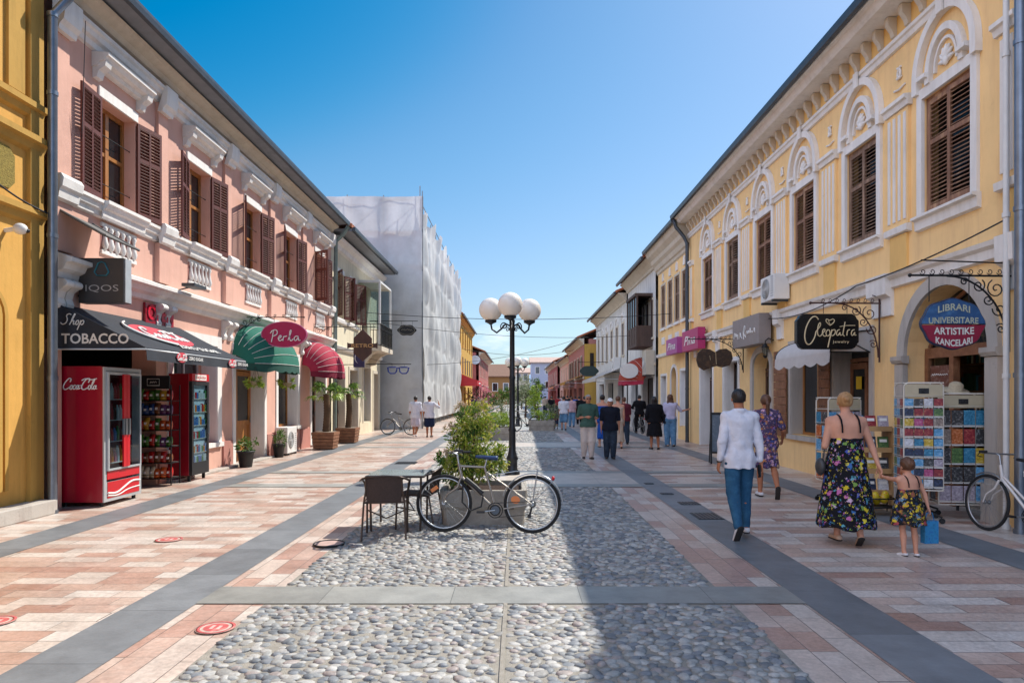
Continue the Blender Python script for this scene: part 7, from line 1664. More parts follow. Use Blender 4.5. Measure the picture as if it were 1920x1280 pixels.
# ---------------------------------------------------------------- bicycles
tyre_m = M('black_tyre', '#1b1b1c', .8, var=.15, bump=.3, bscale=80); rim_m = M('alloy_rim', '#a9abad', .3, metal=.85, var=.05); spoke_m = M('steel_spoke', '#8f9294', .35, metal=.8, var=0); orange_m = M('orange_reflector', '#d0701a', .3, var=.05)
def circ(cx, cz, r, n=40, y=0, a0=0, a1=2*PI, close=True): return [(cx+r*math.cos(a0+(a1-a0)*i/(n if close else n-1)), y, cz+r*math.sin(a0+(a1-a0)*i/(n if close else n-1))) for i in range(n)]
def bicycle(name_label, loc, rot, fm, lean=0, guard=True, rack=True, saddle_m=None, basket=False, steer=0, wb=1.05, r=.345, slope=False, refl=True, group=None, lock=False, kick=True, detail=True):
    """side plane y=0; front wheel towards -x"""
    t = thing('bicycle', name_label, 'bicycle', loc, rot, group); t.rotation_euler = (lean, 0, rot)
    A = (-wb/2, r); B = (wb/2, r); BB = (wb/2-.44, .27); ST = (wb/2-.58, .78); HT = (-wb/2+.17, .82); HB = (-wb/2+.21, .66)
    ring = lambda mb, cx, cz, R0, r0, n=40: mb.tube(circ(cx, cz, R0, n), r0, n=8, closed=True)
    for nm, (cx, cz) in (('front', A), ('rear', B)):
        W = MB(spoke_m).lathe([(.022, -.04), (.03, -.03), (.014, -.02), (.014, .02), (.03, .03), (.022, .04)], 10, (cx, 0, cz), Matrix.Rotation(R(90), 3, 'X')).build('wheel', t)
        b = MB(tyre_m); ring(b, cx, cz, r-.018, .019); b.build('tyre', W); b = MB(rim_m); ring(b, cx, cz, r-.044, .011); b.build('rim', W)
        b = MB(spoke_m); ns = 32 if detail else 14
        for i in range(ns): a = 2*PI*i/ns; s = .03 if i % 2 else -.03; b.tube([(cx+.02*math.cos(a+1.2*(1 if i % 4 < 2 else -1)), s, cz+.02*math.sin(a+1.2*(1 if i % 4 < 2 else -1))), (cx+(r-.05)*math.cos(a), 0, cz+(r-.05)*math.sin(a))], .0016, n=3)
        b.build('spokes', W)
        if refl: ang = 2.2 if nm == 'front' else 2.9; b = MB(orange_m); b.X = Matrix.Translation((cx+.6*r*math.cos(ang), -.012, cz+.6*r*math.sin(ang))) @ Matrix.Rotation(-ang+PI/2, 4, 'Y'); b.box(-.045, .045, -.008, .008, -.022, .022) if nm == 'front' else b.prism(oval(.045, .055, 16), -.008, .008); b.build('reflector', W)
    b = MB(fm); q = lambda P, y=0: (P[0], y, P[1])
    b.tube([q(HT), q(HB)], .019); b.tube([q(HB), q(BB)], .0175)
    if not slope: b.tube([q((HT[0], HT[1]-.03)), q(ST)], .0145)
    else: b.tube([q((HB[0]+.02, HB[1]+.02)), q((BB[0]-.03, BB[1]+.13))], .0145)
    b.tube([q(BB), q(ST)], .0155); b.lathe([(.022, -.035), (.022, .035)], 12, q(BB), Matrix.Rotation(R(90), 3, 'X'))
    for s in (-.055, .055): b.tube([q(BB, s*.5), q(B, s)], .009); b.tube([q((ST[0]+.01, ST[1]-.05), s*.3), q(B, s)], .0075)
    b.build('frame', t)
    b = MB(fm)
    for s in (-.05, .05): b.tube([q((HB[0]-.01, HB[1]-.02), s*.6), q((HB[0]-.04, HB[1]-.12), s), q((A[0]+.035, A[1]+.1), s), q(A, s)], [.014, .013, .01, .008])
    b.tube([q(HB), q((HB[0]-.012, HB[1]-.03))], .02); b.build('fork', t)
    b = MB(steel); b.tube([q(HT), q((HT[0]-.02, HT[1]+.11)), q((HT[0]-.07, HT[1]+.13))], .012)
    hx, hz = HT[0]-.07, HT[1]+.13
    b.tube([(hx+.16, -.28, hz+.02), (hx+.05, -.27, hz+.015), (hx-.02, -.18, hz), (hx, 0, hz), (hx-.02, .18, hz), (hx+.05, .27, hz+.015), (hx+.16, .28, hz+.02)], .011); H = b.build('handlebar', t)
    for s in (-1, 1): MB(black_m).tube([(hx+.06, s*.272, hz+.016), (hx+.17, s*.281, hz+.021)], .016).build('grip', H); MB(black_m).tube([(hx+.03, s*.25, hz), (hx-.01, s*.24, hz-.04), (hx+.08, s*.26, hz-.045)], .006).build('brake_lever', H)
    b = MB(saddle_m or black_m); sx_, sz_ = ST[0]+.025, ST[1]+.115
    vs = []; fs = []; n_ = 12
    for i in range(n_+1):
        u = i/n_; w_ = .018+.06*max(0, (u-.35)/.65)**.8; x_ = sx_-.14+.27*u; zz = sz_+.012*math.cos(u*PI)+.008*u
        for k in range(10): a = 2*PI*k/10; vs.append((x_, w_*math.cos(a), zz+(.018+.012*u)*math.sin(a)))
    for i in range(n_):
        for k in range(10): fs.append((i*10+k, i*10+(k+1) % 10, (i+1)*10+(k+1) % 10, (i+1)*10+k))
    fs += [tuple(range(10)), tuple(range(n_*10, n_*10+10))]
    b.add(vs, fs, True); b.build('saddle', t); MB(steel).tube([q(ST), (sx_, 0, sz_-.02)], .012).build('seat_post', t)
    b = MB(gunm); b.lathe([(.05, -.003), (.05, .003)], 24, (BB[0], -.045, BB[1]), Matrix.Rotation(R(90), 3, 'X')); b.use(black_m); b.tube(circ(BB[0], BB[1], .088, 24, -.05), .006, n=4, closed=True); b.tube(circ(BB[0], BB[1], .06, 20, -.055), .008, n=4, closed=True)
    b.tube([(BB[0], -.05, BB[1]+.085), (B[0], -.045, B[1]+.035)], .004, n=4); b.tube([(BB[0], -.05, BB[1]-.085), (B[0]-.02, -.045, B[1]-.12), (B[0]+.01, -.045, B[1]-.1)], .004, n=4); b.build('chainset', t)
    b = MB(black_m); b.lathe([(.045, -.05), (.03, -.035), (.02, -.03)], 14, (B[0], 0, B[1]), Matrix.Rotation(R(90), 3, 'X')); b.tube([(B[0]+.0, -.06, B[1]-.03), (B[0]-.025, -.06, B[1]-.13)], .012); b.lathe([(.025, -.008), (.025, .008)], 10, (B[0]-.03, -.06, B[1]-.14), Matrix.Rotation(R(90), 3, 'X')); b.build('derailleur', t)
    b = MB(steel); b.tube([(BB[0], -.06, BB[1]), (BB[0]-.165, -.075, BB[1]-.02)], .009); b.tube([(BB[0], .05, BB[1]), (BB[0]+.165, .075, BB[1]+.02)], .009); C_ = b.build('crank', t)
    for x_, y_, z_ in ((BB[0]-.165, -.12, BB[1]-.02), (BB[0]+.165, .12, BB[1]+.02)): MB(black_m).box(x_-.045, x_+.045, y_-.035, y_+.035, z_-.012, z_+.012).build('pedal', C_)
    if guard:
        b = MB(rim_m)
        b.tube(circ(B[0], B[1], r+.02, 22, 0, R(5), R(165), False), .022, n=6, flat=.35)
        if guard == 2: MB(rim_m).tube(circ(A[0], A[1], r+.02, 16, 0, R(40), R(120), False), .022, n=6, flat=.35).build('mudguard', t)
        b.tube([q(B, .05), q((B[0]+.24, B[1]+.27), .02)], .003, n=4); b.tube([q(B, -.05), q((B[0]+.24, B[1]+.27), -.02)], .003, n=4); b.build('mudguard', t)
    if rack:
        b = MB(steel)
        for s in (-.06, .06): b.tube([q((ST[0]+.05, ST[1]-.1), s*.5), q((B[0]-.2, .735), s), q((B[0]+.14, .74), s)], .006, n=5); b.tube([q((B[0]+.06, .738), s), q(B, s*1.1)], .005, n=5)
        b.tube([q((B[0]+.14, .74), -.06), q((B[0]+.14, .74), .06)], .006, n=5); b.tube([q((B[0]-.08, .737), -.06), q((B[0]-.08, .737), .06)], .005, n=5); b.build('rack', t)
    MB(red_m).sph((B[0]+.25, 0, .655), (.02, .03, .028), 10, 8).build('rear_light', t)
    if kick: MB(steel).tube([(BB[0]+.08, -.03, BB[1]-.02), (BB[0]+.16, -.16, .015)], .008).build('kickstand', t)
    if lock:
        b = MB(black_m); b.tube([(HB[0]+.05, -.02, HB[1]-.02), (HB[0]+.18, -.03, HB[1]-.12), (HB[0]+.26, -.03, HB[1]-.2)], .03, n=8); b.tube([(HB[0]+.02, -.03, HB[1]-.1), (HB[0]+.02, -.05, HB[1]-.3), (HB[0]+.12, -.05, HB[1]-.4), (HB[0]+.25, -.05, HB[1]-.35), (HB[0]+.27, -.03, HB[1]-.22), (HB[0]+.17, -.03, HB[1]-.14)], .011, n=6); b.build('cable_lock', t)
    return t
silver_f = M('champagne_silver_frame', '#8f8880', .35, metal=.6, var=.08)
bicycle('silver grey bicycle leaning on the near planter, facing left', (-.345, 8.2, .01), R(-5), silver_f, lean=R(-6), saddle_m=M('blue_saddle', '#1f3a66', .5), lock=True, wb=1.07, kick=False)
white_f = M('white_bike_paint', '#cfc8c2', .35, var=.08, coat=.3)
bicycle('white city bicycle parked by the bookshop at the right edge', (5.83, 7.86, 0), R(-84), white_f, lean=R(-4), guard=2, slope=True, wb=1.1, refl=False)
x, y = gp(742, 816); bicycle('grey bicycle leaning beside the wrapped building near the two men', (x+.1, y+.3, 0), R(-14), silver_f, guard=2, slope=True, detail=False, refl=False)
bicycle('dark bicycle under the man in black by the red awning', (5.42, 30.2, 0), R(-83), M('dark_bike_paint', '#22252a', .4), detail=False, refl=False, kick=False)
x, y = gp(985, 808); bicycle('distant black bicycle parked between the planters behind the lamp post', (x, y, 0), R(35), M('black_bike_paint', '#1c1c20', .4), detail=False, refl=False)
# ---------------------------------------------------------------- hanging signs on the right
def rbracket(mb, L, z, drop, n=0, r=.014):
    "scrolled bracket: wall plate at x=0, arm to -L"
    mb.tube([(0, 0, z+.16), (0, 0, z-drop)], r*1.1, n=6); mb.tube([(0.04, 0, z), (-L, 0, z+.01)], r, n=6); mb.sph((-L-.02, 0, z+.01), r*1.8, 8, 6); mb.tube([(0.02, 0, z+.16), (-L*.9, 0, z+.2)] if n else [(0, 0, z+.1), (-.12, 0, z+.14)], r*.7, n=5)
    P = [(-L*.62*(1-math.cos(t*PI/2))*1.0-.02, 0, z-drop*.92*(1-math.sin(t*PI/2))) for t in [i/12 for i in range(13)]]; mb.tube(P, r*.85, n=6)
    k = drop/.95
    for cx, cz, R0, a0, tr in ((-.16, -.16, .12, 2.0, 1.5), (-.38, -.12, .085, 1.0, -1.5), (-.12, -.42, .09, 3.0, 1.4), (-.1, -.66, .07, 2.5, -1.5), (-.56, -.07, .05, .5, 1.3), (-.26, -.3, .07, 0, -1.3)):
        mb.tube(spiral(cx*k, z+cz*k, R0*k, .012, a0, tr, n=20), r*.62, n=5)
    m = int(L/.13)
    for i in range(m): mb.tube(spiral(-.12-i*.12, z+.055, .04, .01, 3.6, 1.15, n=10), r*.42, n=4)
t = thing('hanging_sign', 'oval sign, blue above and red below, reading LIBRARI UNIVERSITARE ARTISTIKE KANCELARI', 'sign', (6.17, 8.55, 0))
b = MB(iron); rbracket(b, 1.22, 3.15, .95, 1); chain(b, -1.0, 2.83, 3.15); chain(b, -.5, 2.83, 3.15)
b.build('bracket', t)
sb = M('weathered_blue_enamel', '#2f5480', .4, c2='#4f7aa0', var=.25, scale=8); sr_ = M('deep_red_enamel', '#8c1c36', .4, var=.12, scale=8)
cx, cz = -.71, 2.55
pts = [(cx+.385*math.cos(a)*(1+.03*math.cos(8*a)), cz+.3*math.sin(a)*(1+.03*math.cos(8*a))) for a in [2*PI*i/64 for i in range(64)]]
top = [p for p in pts if p[1] >= cz-.012]; bot = [p for p in pts if p[1] <= cz+.012]
top = sorted(top, key=lambda p: math.atan2(p[1]-cz+.02, p[0]-cx)); b = MB(sb); b.prism(top, -.03, .03)
b.build('upper_board', t)
bot = sorted(bot, key=lambda p: math.atan2(p[1]-cz-.02, p[0]-cx)); b = MB(sr_); b.prism([(p[0], min(p[1], cz-.016)) for p in bot], -.031, .029); b.build('lower_board', t)
b = MB(M('sign_rim_blue', '#22304c', .5)); b.tube([(p[0], 0, p[1]) for p in pts], .02, n=6, closed=True); b.build('rim', t)
b = MB(M('aged_cream_letters', '#b3b49c', .5, var=.1)); put_text(b, 'LIBRARI', cx, cz+.175, w=.4, h=.085, y=-.036, bold=.02, arc=.035); put_text(b, 'UNIVERSITARE', cx-.005, cz+.035, w=.62, h=.08, y=-.036, bold=.02, arc=.01); b.build('lettering', t)
b = MB(M('letters_off_white', '#d5d2c8', .5, var=.05)); put_text(b, 'ARTISTIKE', cx, cz-.085, w=.5, h=.09, y=-.036, bold=.025, arc=-.008); put_text(b, 'KANCELARI', cx, cz-.2, w=.46, h=.085, y=-.036, bold=.025, arc=-.04); b.build('lettering', t)

t = thing('hanging_sign', 'black rectangular sign with notched corners, cream script Cleopatra and a heart', 'sign', (6.17, 11.6, 0))
b = MB(M('brown_wrought_iron', '#4a2f2c', .5, metal=.3)); rbracket(b, 1.15, 3.22, 1.0, 0); chain(b, -.95, 3.05, 3.22); chain(b, -.55, 3.05, 3.22); b.build('bracket', t)
cx, cz, a_, c_ = -.9, 2.74, .53, .3
pts = [(cx+sx*x, cz+sz*z) for sx, sz, seq in ((1, 1, 0), (-1, 1, 1), (-1, -1, 0), (1, -1, 1)) for x, z in ([(a_, c_-.12), (a_-.035, c_-.08), (a_-.06, c_-.03), (a_-.12, c_)] if not seq else [(a_-.12, c_), (a_-.06, c_-.03), (a_-.035, c_-.08), (a_, c_-.12)])]
b = MB(M('gloss_black_sign', '#0f0f10', .25, var=.05)); b.prism(pts, -.05, .05); b.build('sign_board', t, bevel=.01)
b = MB(M('pale_gold_letters', '#d8c49c', .4, var=.03)); S_ = lambda pts, r=.01: stroke(b, [(cx+x, cz+z) for x, z in pts], r, -.056)
S_([(-.16, .2), (-.2, .26), (-.28, .24), (-.37, .08), (-.4, -.1), (-.36, -.22), (-.29, -.22), (-.22, -.1), (-.2, 0)], .011)
S_([(-.2, 0), (-.12, .1), (-.13, .16), (-.17, .1), (-.18, -.06), (-.13, -.09), (-.09, -.03)], .009); S_([(-.1, -.04), (-.04, .02), (-.07, .05), (-.1, -.01), (-.07, -.09), (-.02, -.07)], .009)
S_([(0, .03), (-.04, -.02), (-.01, -.09), (.04, -.05), (.03, .02), (0, .03)], .009); S_([(.07, .03), (.03, -.12), (0, -.27)], .011); S_([(.06, .01), (.12, .04), (.13, -.03), (.08, -.08), (.05, -.06)], .009)
S_([(.2, .03), (.16, .02), (.14, -.05), (.17, -.08), (.21, 0), (.2, -.07), (.24, -.06)], .009); S_([(.29, .16), (.26, 0), (.25, -.06), (.28, -.08)], .009); S_([(.2, .08), (.3, .1), (.46, .1)], .006); S_([(.32, -.07), (.33, .02), (.37, .03)], .009); S_([(.45, .03), (.41, .02), (.39, -.05), (.42, -.08), (.46, 0), (.45, -.07), (.48, -.06)], .009)
S_([(.04, .1), (-.04, .17), (-.02, .22), (.03, .18), (.09, .22), (.12, .17), (.04, .1)], .008); S_([(.03, .18), (.0, .19), (.05, .1)], .005)
put_text(b, 'Jewelry', cx+.22, cz-.18, w=.28, h=.055, y=-.056, spacing=1.15); b.build('lettering', t)

t = thing('hanging_sign', 'dark carved wooden double oval sign on a scrolled bracket', 'sign', (6.15, 18.5, 0))
b = MB(iron); rbracket(b, 1.45, 3.18, .9, 0); chain(b, -1.0, 2.9, 3.18); chain(b, -.55, 2.9, 3.18); b.build('bracket', t)
b = MB(M('dark_carved_wood', '#3c2a1c', .6, c2='#6a4a2c', var=.3, scale=14, bump=.8)); b.prism([(-.77+p[0], 2.66+p[1]) for p in [(.48, .0), (.44, .18), (.3, .27), (.12, .25), (0, .17), (-.14, .25), (-.34, .26), (-.47, .15), (-.5, -.04), (-.45, -.22), (-.3, -.32), (-.1, -.24), (.05, -.2), (.2, -.24), (.4, -.18)]], -.04, .04); b.build('sign_board', t, bevel=.01)
b = MB(M('pale_slit', '#b09a78', .6)); b.tube([(-.76, -.045, 2.85), (-.74, -.045, 2.5)], .01); b.tube([(-.92, -.045, 2.74), (-.9, -.045, 2.62)], .008); b.build('inlay', t)

def wall_box_sign(name, label, Ya, Yb, z0, z1, xo, m, mt, text=None, scrib=None, side=-1, th=.22, wall=6.2):
    t = thing(name, label, 'sign', (wall-xo, Yb, 0), R(-90)); w_ = Yb-Ya
    b = MB(m); b.box(0, w_, 0, th, z0, z1); b.build('sign_box', t, bevel=.008)
    b = MB(mt)
    if text: put_text(b, text, w_/2, (z0+z1)/2, w=w_*.72, h=(z1-z0)*.45, y=-.008, shear=.35)
    for st in scrib or []: stroke(b, [(w_*x, z0+(z1-z0)*z) for x, z in st], .012, -.01)
    b.build('lettering', t)
    b = MB(iron); b.box(.1, .14, th, xo, z1-.1, z1-.06); b.box(w_-.14, w_-.1, th, xo, z1-.1, z1-.06); b.build('bracket', t); return t
wall_box_sign('box_sign', 'taupe rectangular box sign with white script above the arched door', 16.5, 18.5, 2.92, 3.66, .34, M('taupe_sign', '#8e8480', .6, var=.08), led_m,
    scrib=[[(.08, .35), (.12, .6), (.14, .35), (.17, .55), (.2, .35), (.24, .5), (.22, .3)], [(.28, .3), (.33, .55), (.36, .35), (.4, .3)], [(.47, .25), (.45, .5), (.5, .75), (.53, .6), (.46, .45), (.55, .3)], [(.55, .35), (.6, .55), (.62, .35), (.66, .55), (.68, .35), (.72, .65), (.73, .35), (.78, .5), (.8, .35), (.86, .6), (.88, .4)]], th=.3)
wall_box_sign('box_sign', 'bright magenta box sign with white lettering by the drainpipe, nearer of two', 22.2, 24.3, 3.2, 3.9, .3, M('magenta_box', '#b02a68', .5, var=.05), led_m, 'Pina', th=.25)
wall_box_sign('box_sign', 'purple pink box sign just beyond the drainpipe, farther of two', 25.3, 27.1, 3.25, 3.85, .25, M('orchid_box', '#a84a90', .5, var=.05), led_m, 'Pina', th=.2)
ac_unit('air_conditioner', 'white air conditioner mounted high between two upper windows', (6.22, 15.95, 3.86), R(-90), .85, .58, .36)
MB(gunm)
t = thing('wall_lantern', 'small black wrought iron wall lantern beside the arched door', 'lantern', (6.2, 16.45, 2.7)); b = MB(iron); b.tube([(0, 0, .3), (-.12, 0, .34), (-.2, 0, .28), (-.2, 0, .22)], .014); b.build('bracket', t)
b = MB(iron)
for i in range(4): a = PI/4+i*PI/2; b.tube([(-.2+.05*math.cos(a), .05*math.sin(a), -.08), (-.2+.08*math.cos(a), .08*math.sin(a), .12)], .008, n=5)
b.lathe([(.1, .12), (.06, .17), (.02, .22)], 8, (-.2, 0, 0)); b.lathe([(.02, -.14), (.055, -.1), (.055, -.08)], 8, (-.2, 0, 0)); b.build('lantern_frame', t); MB(cglass).lathe([(.045, -.08), (.07, .12)], 8, (-.2, 0, 0)).build('pane', t)

# white scalloped canopy over the jewellery shop
t = thing('shop_awning', 'white scalloped shop awning behind the black sign', 'awning', (6.22, 14.55, 0), R(-90)); w_ = 2.55
canv = M('white_canvas', '#c2bdba', .85, var=.08, scale=5, bump=.1)
b = MB(canv); vs = []; fs = []
for i in range(17):
    for j in range(9): x = w_*i/16; a = PI/2*j/8; vs.append((x, -.7*math.sin(a), 2.42+.38*math.cos(a)))
for i in range(16):
    for j in range(8): k = i*9+j; fs.append((k, k+1, k+10, k+9))
b.add(vs, fs, True); b.build('canopy', t, fix=False)
b = MB(canv); vs = []; fs = []; N = 60
for i in range(N+1): x = w_*i/N; vs += [(x, -.705, 2.42), (x, -.715, 2.42-.17-.06*abs(math.sin(PI*5*i/N)))]
for i in range(N): fs.append((2*i, 2*i+1, 2*i+3, 2*i+2))
b.add(vs, fs, True); b.build('valance', t, fix=False)
b = MB(iron)
for x in (.0, w_): b.tube([(x, -.7*math.sin(PI/2*j/8), 2.42+.38*math.cos(PI/2*j/8)) for j in range(9)], .014, n=6); b.tube([(x, 0, 2.42), (x, -.7, 2.42)], .014, n=6); b.tube([(x, 0, 2.42), (x, -.5, 2.68)], .01, n=6)
b.build('awning_frame', t)
b = MB(canv); fan = [(0, 2.42)]+[(-.7*math.sin(PI/2*j/8), 2.42+.38*math.cos(PI/2*j/8)) for j in range(9)]
for x in (.012, w_-.012): MB(canv).add([(x, p[0], p[1]) for p in fan], [tuple(range(len(fan)))]).build('side_panel', t, fix=False)

# ---------------------------------------------------------------- inside and in front of the arched bookshop
AX0, AX1 = Y1.u(10.92), Y1.u(8.98); ac = (AX0+AX1)/2
t = Y1.e
b = MB(mid_w); b.box(AX0, AX1, .28, .4, 2.24, 2.4); b.box(AX0, AX0+.1, .28, .38, 0, 2.24); b.box(AX0+.62, AX0+.72, .28, .38, 0, 2.24); b.box(AX1-.08, AX1, .28, .38, 0, 2.24)
b.tube([(ac-.9, .33, 2.42), (ac-.55, .33, 2.95), (ac, .33, 3.2), (ac+.55, .33, 2.95), (ac+.9, .33, 2.42)], .035, n=6); b.tube([(ac-.1, .33, 2.4), (ac+.45, .33, 3.0)], .03, n=6); D_ = b.build('door_frame', t)
b = MB(dglass); b.prism([(ac-.93, 2.4)]+[(ac-.93*math.cos(PI*i/12), 2.4+.84*math.sin(PI*i/12)) for i in range(1, 12)]+[(ac+.93, 2.4)], .35, .356); b.build('pane', D_)
MB(cglass).box(AX0+.1, AX0+.62, .33, .336, .3, 2.24).build('pane', D_)
MB(mid_w).box(AX0+.1, AX0+.62, .3, .36, 0, .3).build('door_panel', D_)
b = MB(M('poster_brown', '#6a4038', .5, c2='#9a8a80', var=.4, scale=16)); b.box(AX0+.12, AX0+.6, .3, .312, 1.72, 2.12); b.use(led_m); scribble(b, AX0+.36, 1.98, .4, .045, .295, 8, 5, .005); b.build('poster', t)
shf = thing('bookcase', 'tall dark wooden bookcase inside the arched bookshop', 'bookcase', (6.25+1.0, 9.9, 0), R(-90))
b = MB(M('honey_shelf_wood', '#7a5234', .6, var=.25, scale=6)); b.box(-1.3, 1.3, .3, .33, 0, 2.9)
for z in (.05, .5, .9, 1.3, 1.72, 2.15, 2.55): b.box(-1.3, 1.3, 0, .3, z-.015, z+.015)
for x in (-1.3, -.45, .4, 1.27): b.box(x, x+.03, 0, .3, 0, 2.9)
b.build('shelves', shf)
bk_cols = [M('book_'+n_, c, .6, var=.1) for n_, c in (('brown', '#5a3a2a'), ('cream', '#c4b89c'), ('navy', '#2a3a5c'), ('maroon', '#6a2430'), ('teal', '#2f6a70'), ('white', '#cfccc4'), ('orange', '#b8682c'), ('green', '#3c5c3a'))]
protos = []
for m in bk_cols: 
    b = MB(m); b.box(-.018, .018, 0, .16, 0, .24); b.use(led_m).box(-.0185, .0185, .004, .156, .004, .236) if False else None; protos.append(b)
rnd = random.Random(77); first = {}
for z in (.9, 1.3, 1.72, 2.15, 2.55):
    x = -1.24
    while x < 1.2:
        if rnd.random() < .12: x += .12; continue
        if abs(x+.44) < .04 or abs(x-.41) < .04: x += .05; continue
        k = rnd.randrange(8)
        if k not in first: o = protos[k].build('book'); first[k] = o
        else: o = first[k].copy(); col.objects.link(o)
        o.location = (6.25+1.0+.03, 9.9-x, z+.016); o.rotation_euler = (0, 0, R(-90)); sc = rnd.uniform(.9, 1.25); o.scale = (rnd.uniform(.8, 1.7), 1, sc)
        tag(o, 'book standing on the shelves deep inside the arched bookshop', 'book', 'books on the bookcase inside the arch'); x += .05+rnd.random()*.02
card_cols = [M('card_'+n_, c, .4, c2=c2, var=.5, scale=34) for n_, c, c2 in (('sea', '#2f7a9c', '#7ab0c4'), ('town', '#8a7a70', '#c4b8a8'), ('green', '#4a6a3c', '#8aa05c'), ('night', '#1f2a44', '#4a5a80'), ('red', '#8c2430', '#c47a60'), ('sky', '#5a9ac4', '#c0d4dc'), ('bw', '#3a3a3c', '#a8a8a8'), ('pale', '#a89ca8', '#d8d0d4'), ('yellow', '#c4a430', '#dcd0a0'), ('orange', '#b8602c', '#d8b090'), ('rose', '#b04a78', '#d8a8b8'), ('white', '#c8c8cc', '#e0e0e0'))]
rack_w = M('cream_rack_wire', '#cfc6b8', .5, var=.05)
def card_rack(label, X, Y, rot, w, d, z0, z1, rows, faces, cards_label, wheels=True, header=None, cw=.1, ch=.12, seed=1, legsz=True, group=None):
    t = thing('postcard_rack', label, 'rack', (X, Y, 0), rot, group); b = MB(rack_w)
    for sx in (-1, 1):
        for sy in (-1, 1): b.tube([(sx*w/2, sy*d/2, z0), (sx*w/2, sy*d/2, z1-.04)], .011, n=6)
    for y in (-d/2, d/2): b.tube([(-w/2, y, z1-.04), (-w/2+.04, y, z1), (w/2-.04, y, z1), (w/2, y, z1-.04)], .012, n=6); b.tube([(-w/2, y, z0), (w/2, y, z0)], .011, n=6)
    for x in (-w/2, w/2): b.tube([(x, -d/2, z1), (x, d/2, z1)], .01, n=6); b.tube([(x, -d/2, z0), (x, d/2, z0)], .01, n=6)
    H = (z1-z0-.22)/rows
    for r_ in range(rows+1):
        z = z0+.02+r_*H
        for y in (-d/2-.02, d/2+.02): b.tube([(-w/2, y, z+.03), (w/2, y, z+.03)], .004, n=4)
        for x in (-w/2-.02, w/2+.02): b.tube([(x, -d/2, z+.03), (x, d/2, z+.03)], .004, n=4)
    b.build('frame', t)
    b = MB(M('header_cream', '#b5a88c', .6, var=.1)); b.box(-w/2+.01, w/2-.01, -d/2-.012, -d/2-.004, z1-.19, z1-.02); b.use(black_m); b.box(-.06, .06, -d/2-.018, -d/2-.013, z1-.14, z1-.07); b.tube(circ(0, z1-.105, .022, 12, -d/2-.02), .006, n=4, closed=True); b.build('header', t)
    b = MB(iron); b.tube([(0, 0, z0), (0, 0, .1)], .02)
    if legsz:
        for a in (.6, 2.2, 3.8, 5.4): b.tube([(0, 0, .16), (.32*math.cos(a), .32*math.sin(a), .08)], .014, n=6); b.lathe([(.035, -.012), (.035, .012)], 12, (.32*math.cos(a), .32*math.sin(a), .035), Matrix.Rotation(R(90), 3, 'X'))
    b.build('base', t)
    rn = random.Random(seed); c = MB(card_cols[0])
    for r_ in range(rows):
        z = z0+.03+r_*H; hh = min(ch, H*.88)
        base = rn.randrange(8)
        for fc in faces:
            L_ = w if fc in 'fb' else d; n_ = int(L_/cw)
            for i in range(n_):
                c.use(card_cols[rn.choice([base, 5]+[rn.randrange(12) for _ in range(6)])]); x = -L_/2+(i+.5)*L_/n_; q = cw*.46; off = d/2+.008 if fc == 'f' else w/2+.008
                if fc == 'f': c.box(x-q, x+q, -off-.004, -off, z, z+hh); c.use(led_m); c.box(x-q, x+q, -off-.0055, -off-.0042, z, z+.012)
                else: s = -1 if fc == 'l' else 1; c.box(s*(off), s*(off+.004), x-q, x+q, z, z+hh)
    o = c.build('postcards'); o.location = t.location; o.rotation_euler = t.rotation_euler; tag(o, cards_label, 'postcards', None, 'stuff')
card_rack('tall cream wire spinning rack of postcards on wheels in front of the arch', 5.36, 9.1, R(-14), .46, .4, .42, 1.82, 9, 'flr', 'many picture postcards in rows on the tall spinning rack', cw=.115, seed=3)
card_rack('wide cream rack with beige header and magazines at the right pillar of the arch', 5.98, 9.25, R(-8), .6, .28, .2, 1.68, 5, 'fl', 'magazines and colouring books standing on the wide cream rack', wheels=False, cw=.15, ch=.24, seed=9, legsz=False)
for sx in (-.3, .3): pass
# sloping wooden magazine stand with individual books
t = thing('magazine_stand', 'stepped pale wooden magazine stand left of the spinning postcard rack', 'stand', (5.08, 9.85, 0), R(-6)); b = MB(M('pale_pine', '#b08a5c', .6, var=.2, scale=8, streak=True))
for x in (-.28, .26): b.prism([(0, 0), (0, 0), (0, 0)], 0, 0) if False else b.box(x, x+.02, -.16, .2, .1, 1.2)
for i, z in enumerate((.25, .55, .85, 1.15)): b.box(-.26, .26, -.17, -.15, z, z+.07); b.box(-.26, .26, -.15, .16, z, z+.012)
b.build('frame', t)
for i, z in enumerate((.262, .562, .862, 1.162)):
    for k in range(3):
        c = MB(card_cols[rnd.randrange(12)]); c.box(-.07, .07, -.012, .012, 0, .21); c.use(led_m); c.box(-.05, .05, -.0135, -.0122, .13, .17); o = c.build('magazine')
        X_ = -.17+k*.17; ca, sa = math.cos(R(-6)), math.sin(R(-6)); o.location = (5.08+X_*ca+.1*sa, 9.85+X_*sa-.1*ca, z); o.rotation_euler = (R(-12), 0, R(-6)); tag(o, 'book leaning on the %s step of the pale wooden stand' % ('lowest', 'second', 'third', 'top')[i], 'book', 'books on the wooden stand')
card_rack('left rack crowded with blue comics and toys beside the wooden stand', 5.0, 10.6, R(10), .55, .3, .35, 1.62, 5, 'flr', 'colourful comics and magazines on the left rack', cw=.13, ch=.22, seed=15)
card_rack('narrow rack of small toys and magnets between postcards and magazines', 5.68, 9.75, R(-5), .22, .2, .5, 1.6, 7, 'fl', 'small souvenirs and magnets on the narrow rack', cw=.07, ch=.1, seed=21)
t = thing('toy_basket', 'low basket of yellow and red wrapped toys in front of the stand', 'basket', (5.0, 9.45, 0)); b = MB(M('yellow_wrap', '#c8b020', .4, c2='#b83a2c', var=.3, scale=22)); 
for i in range(6): b.sph((-.15+.06*i, (i % 2)*.08, .2+.03*(i % 3)), (.06, .05, .07), 8, 6)
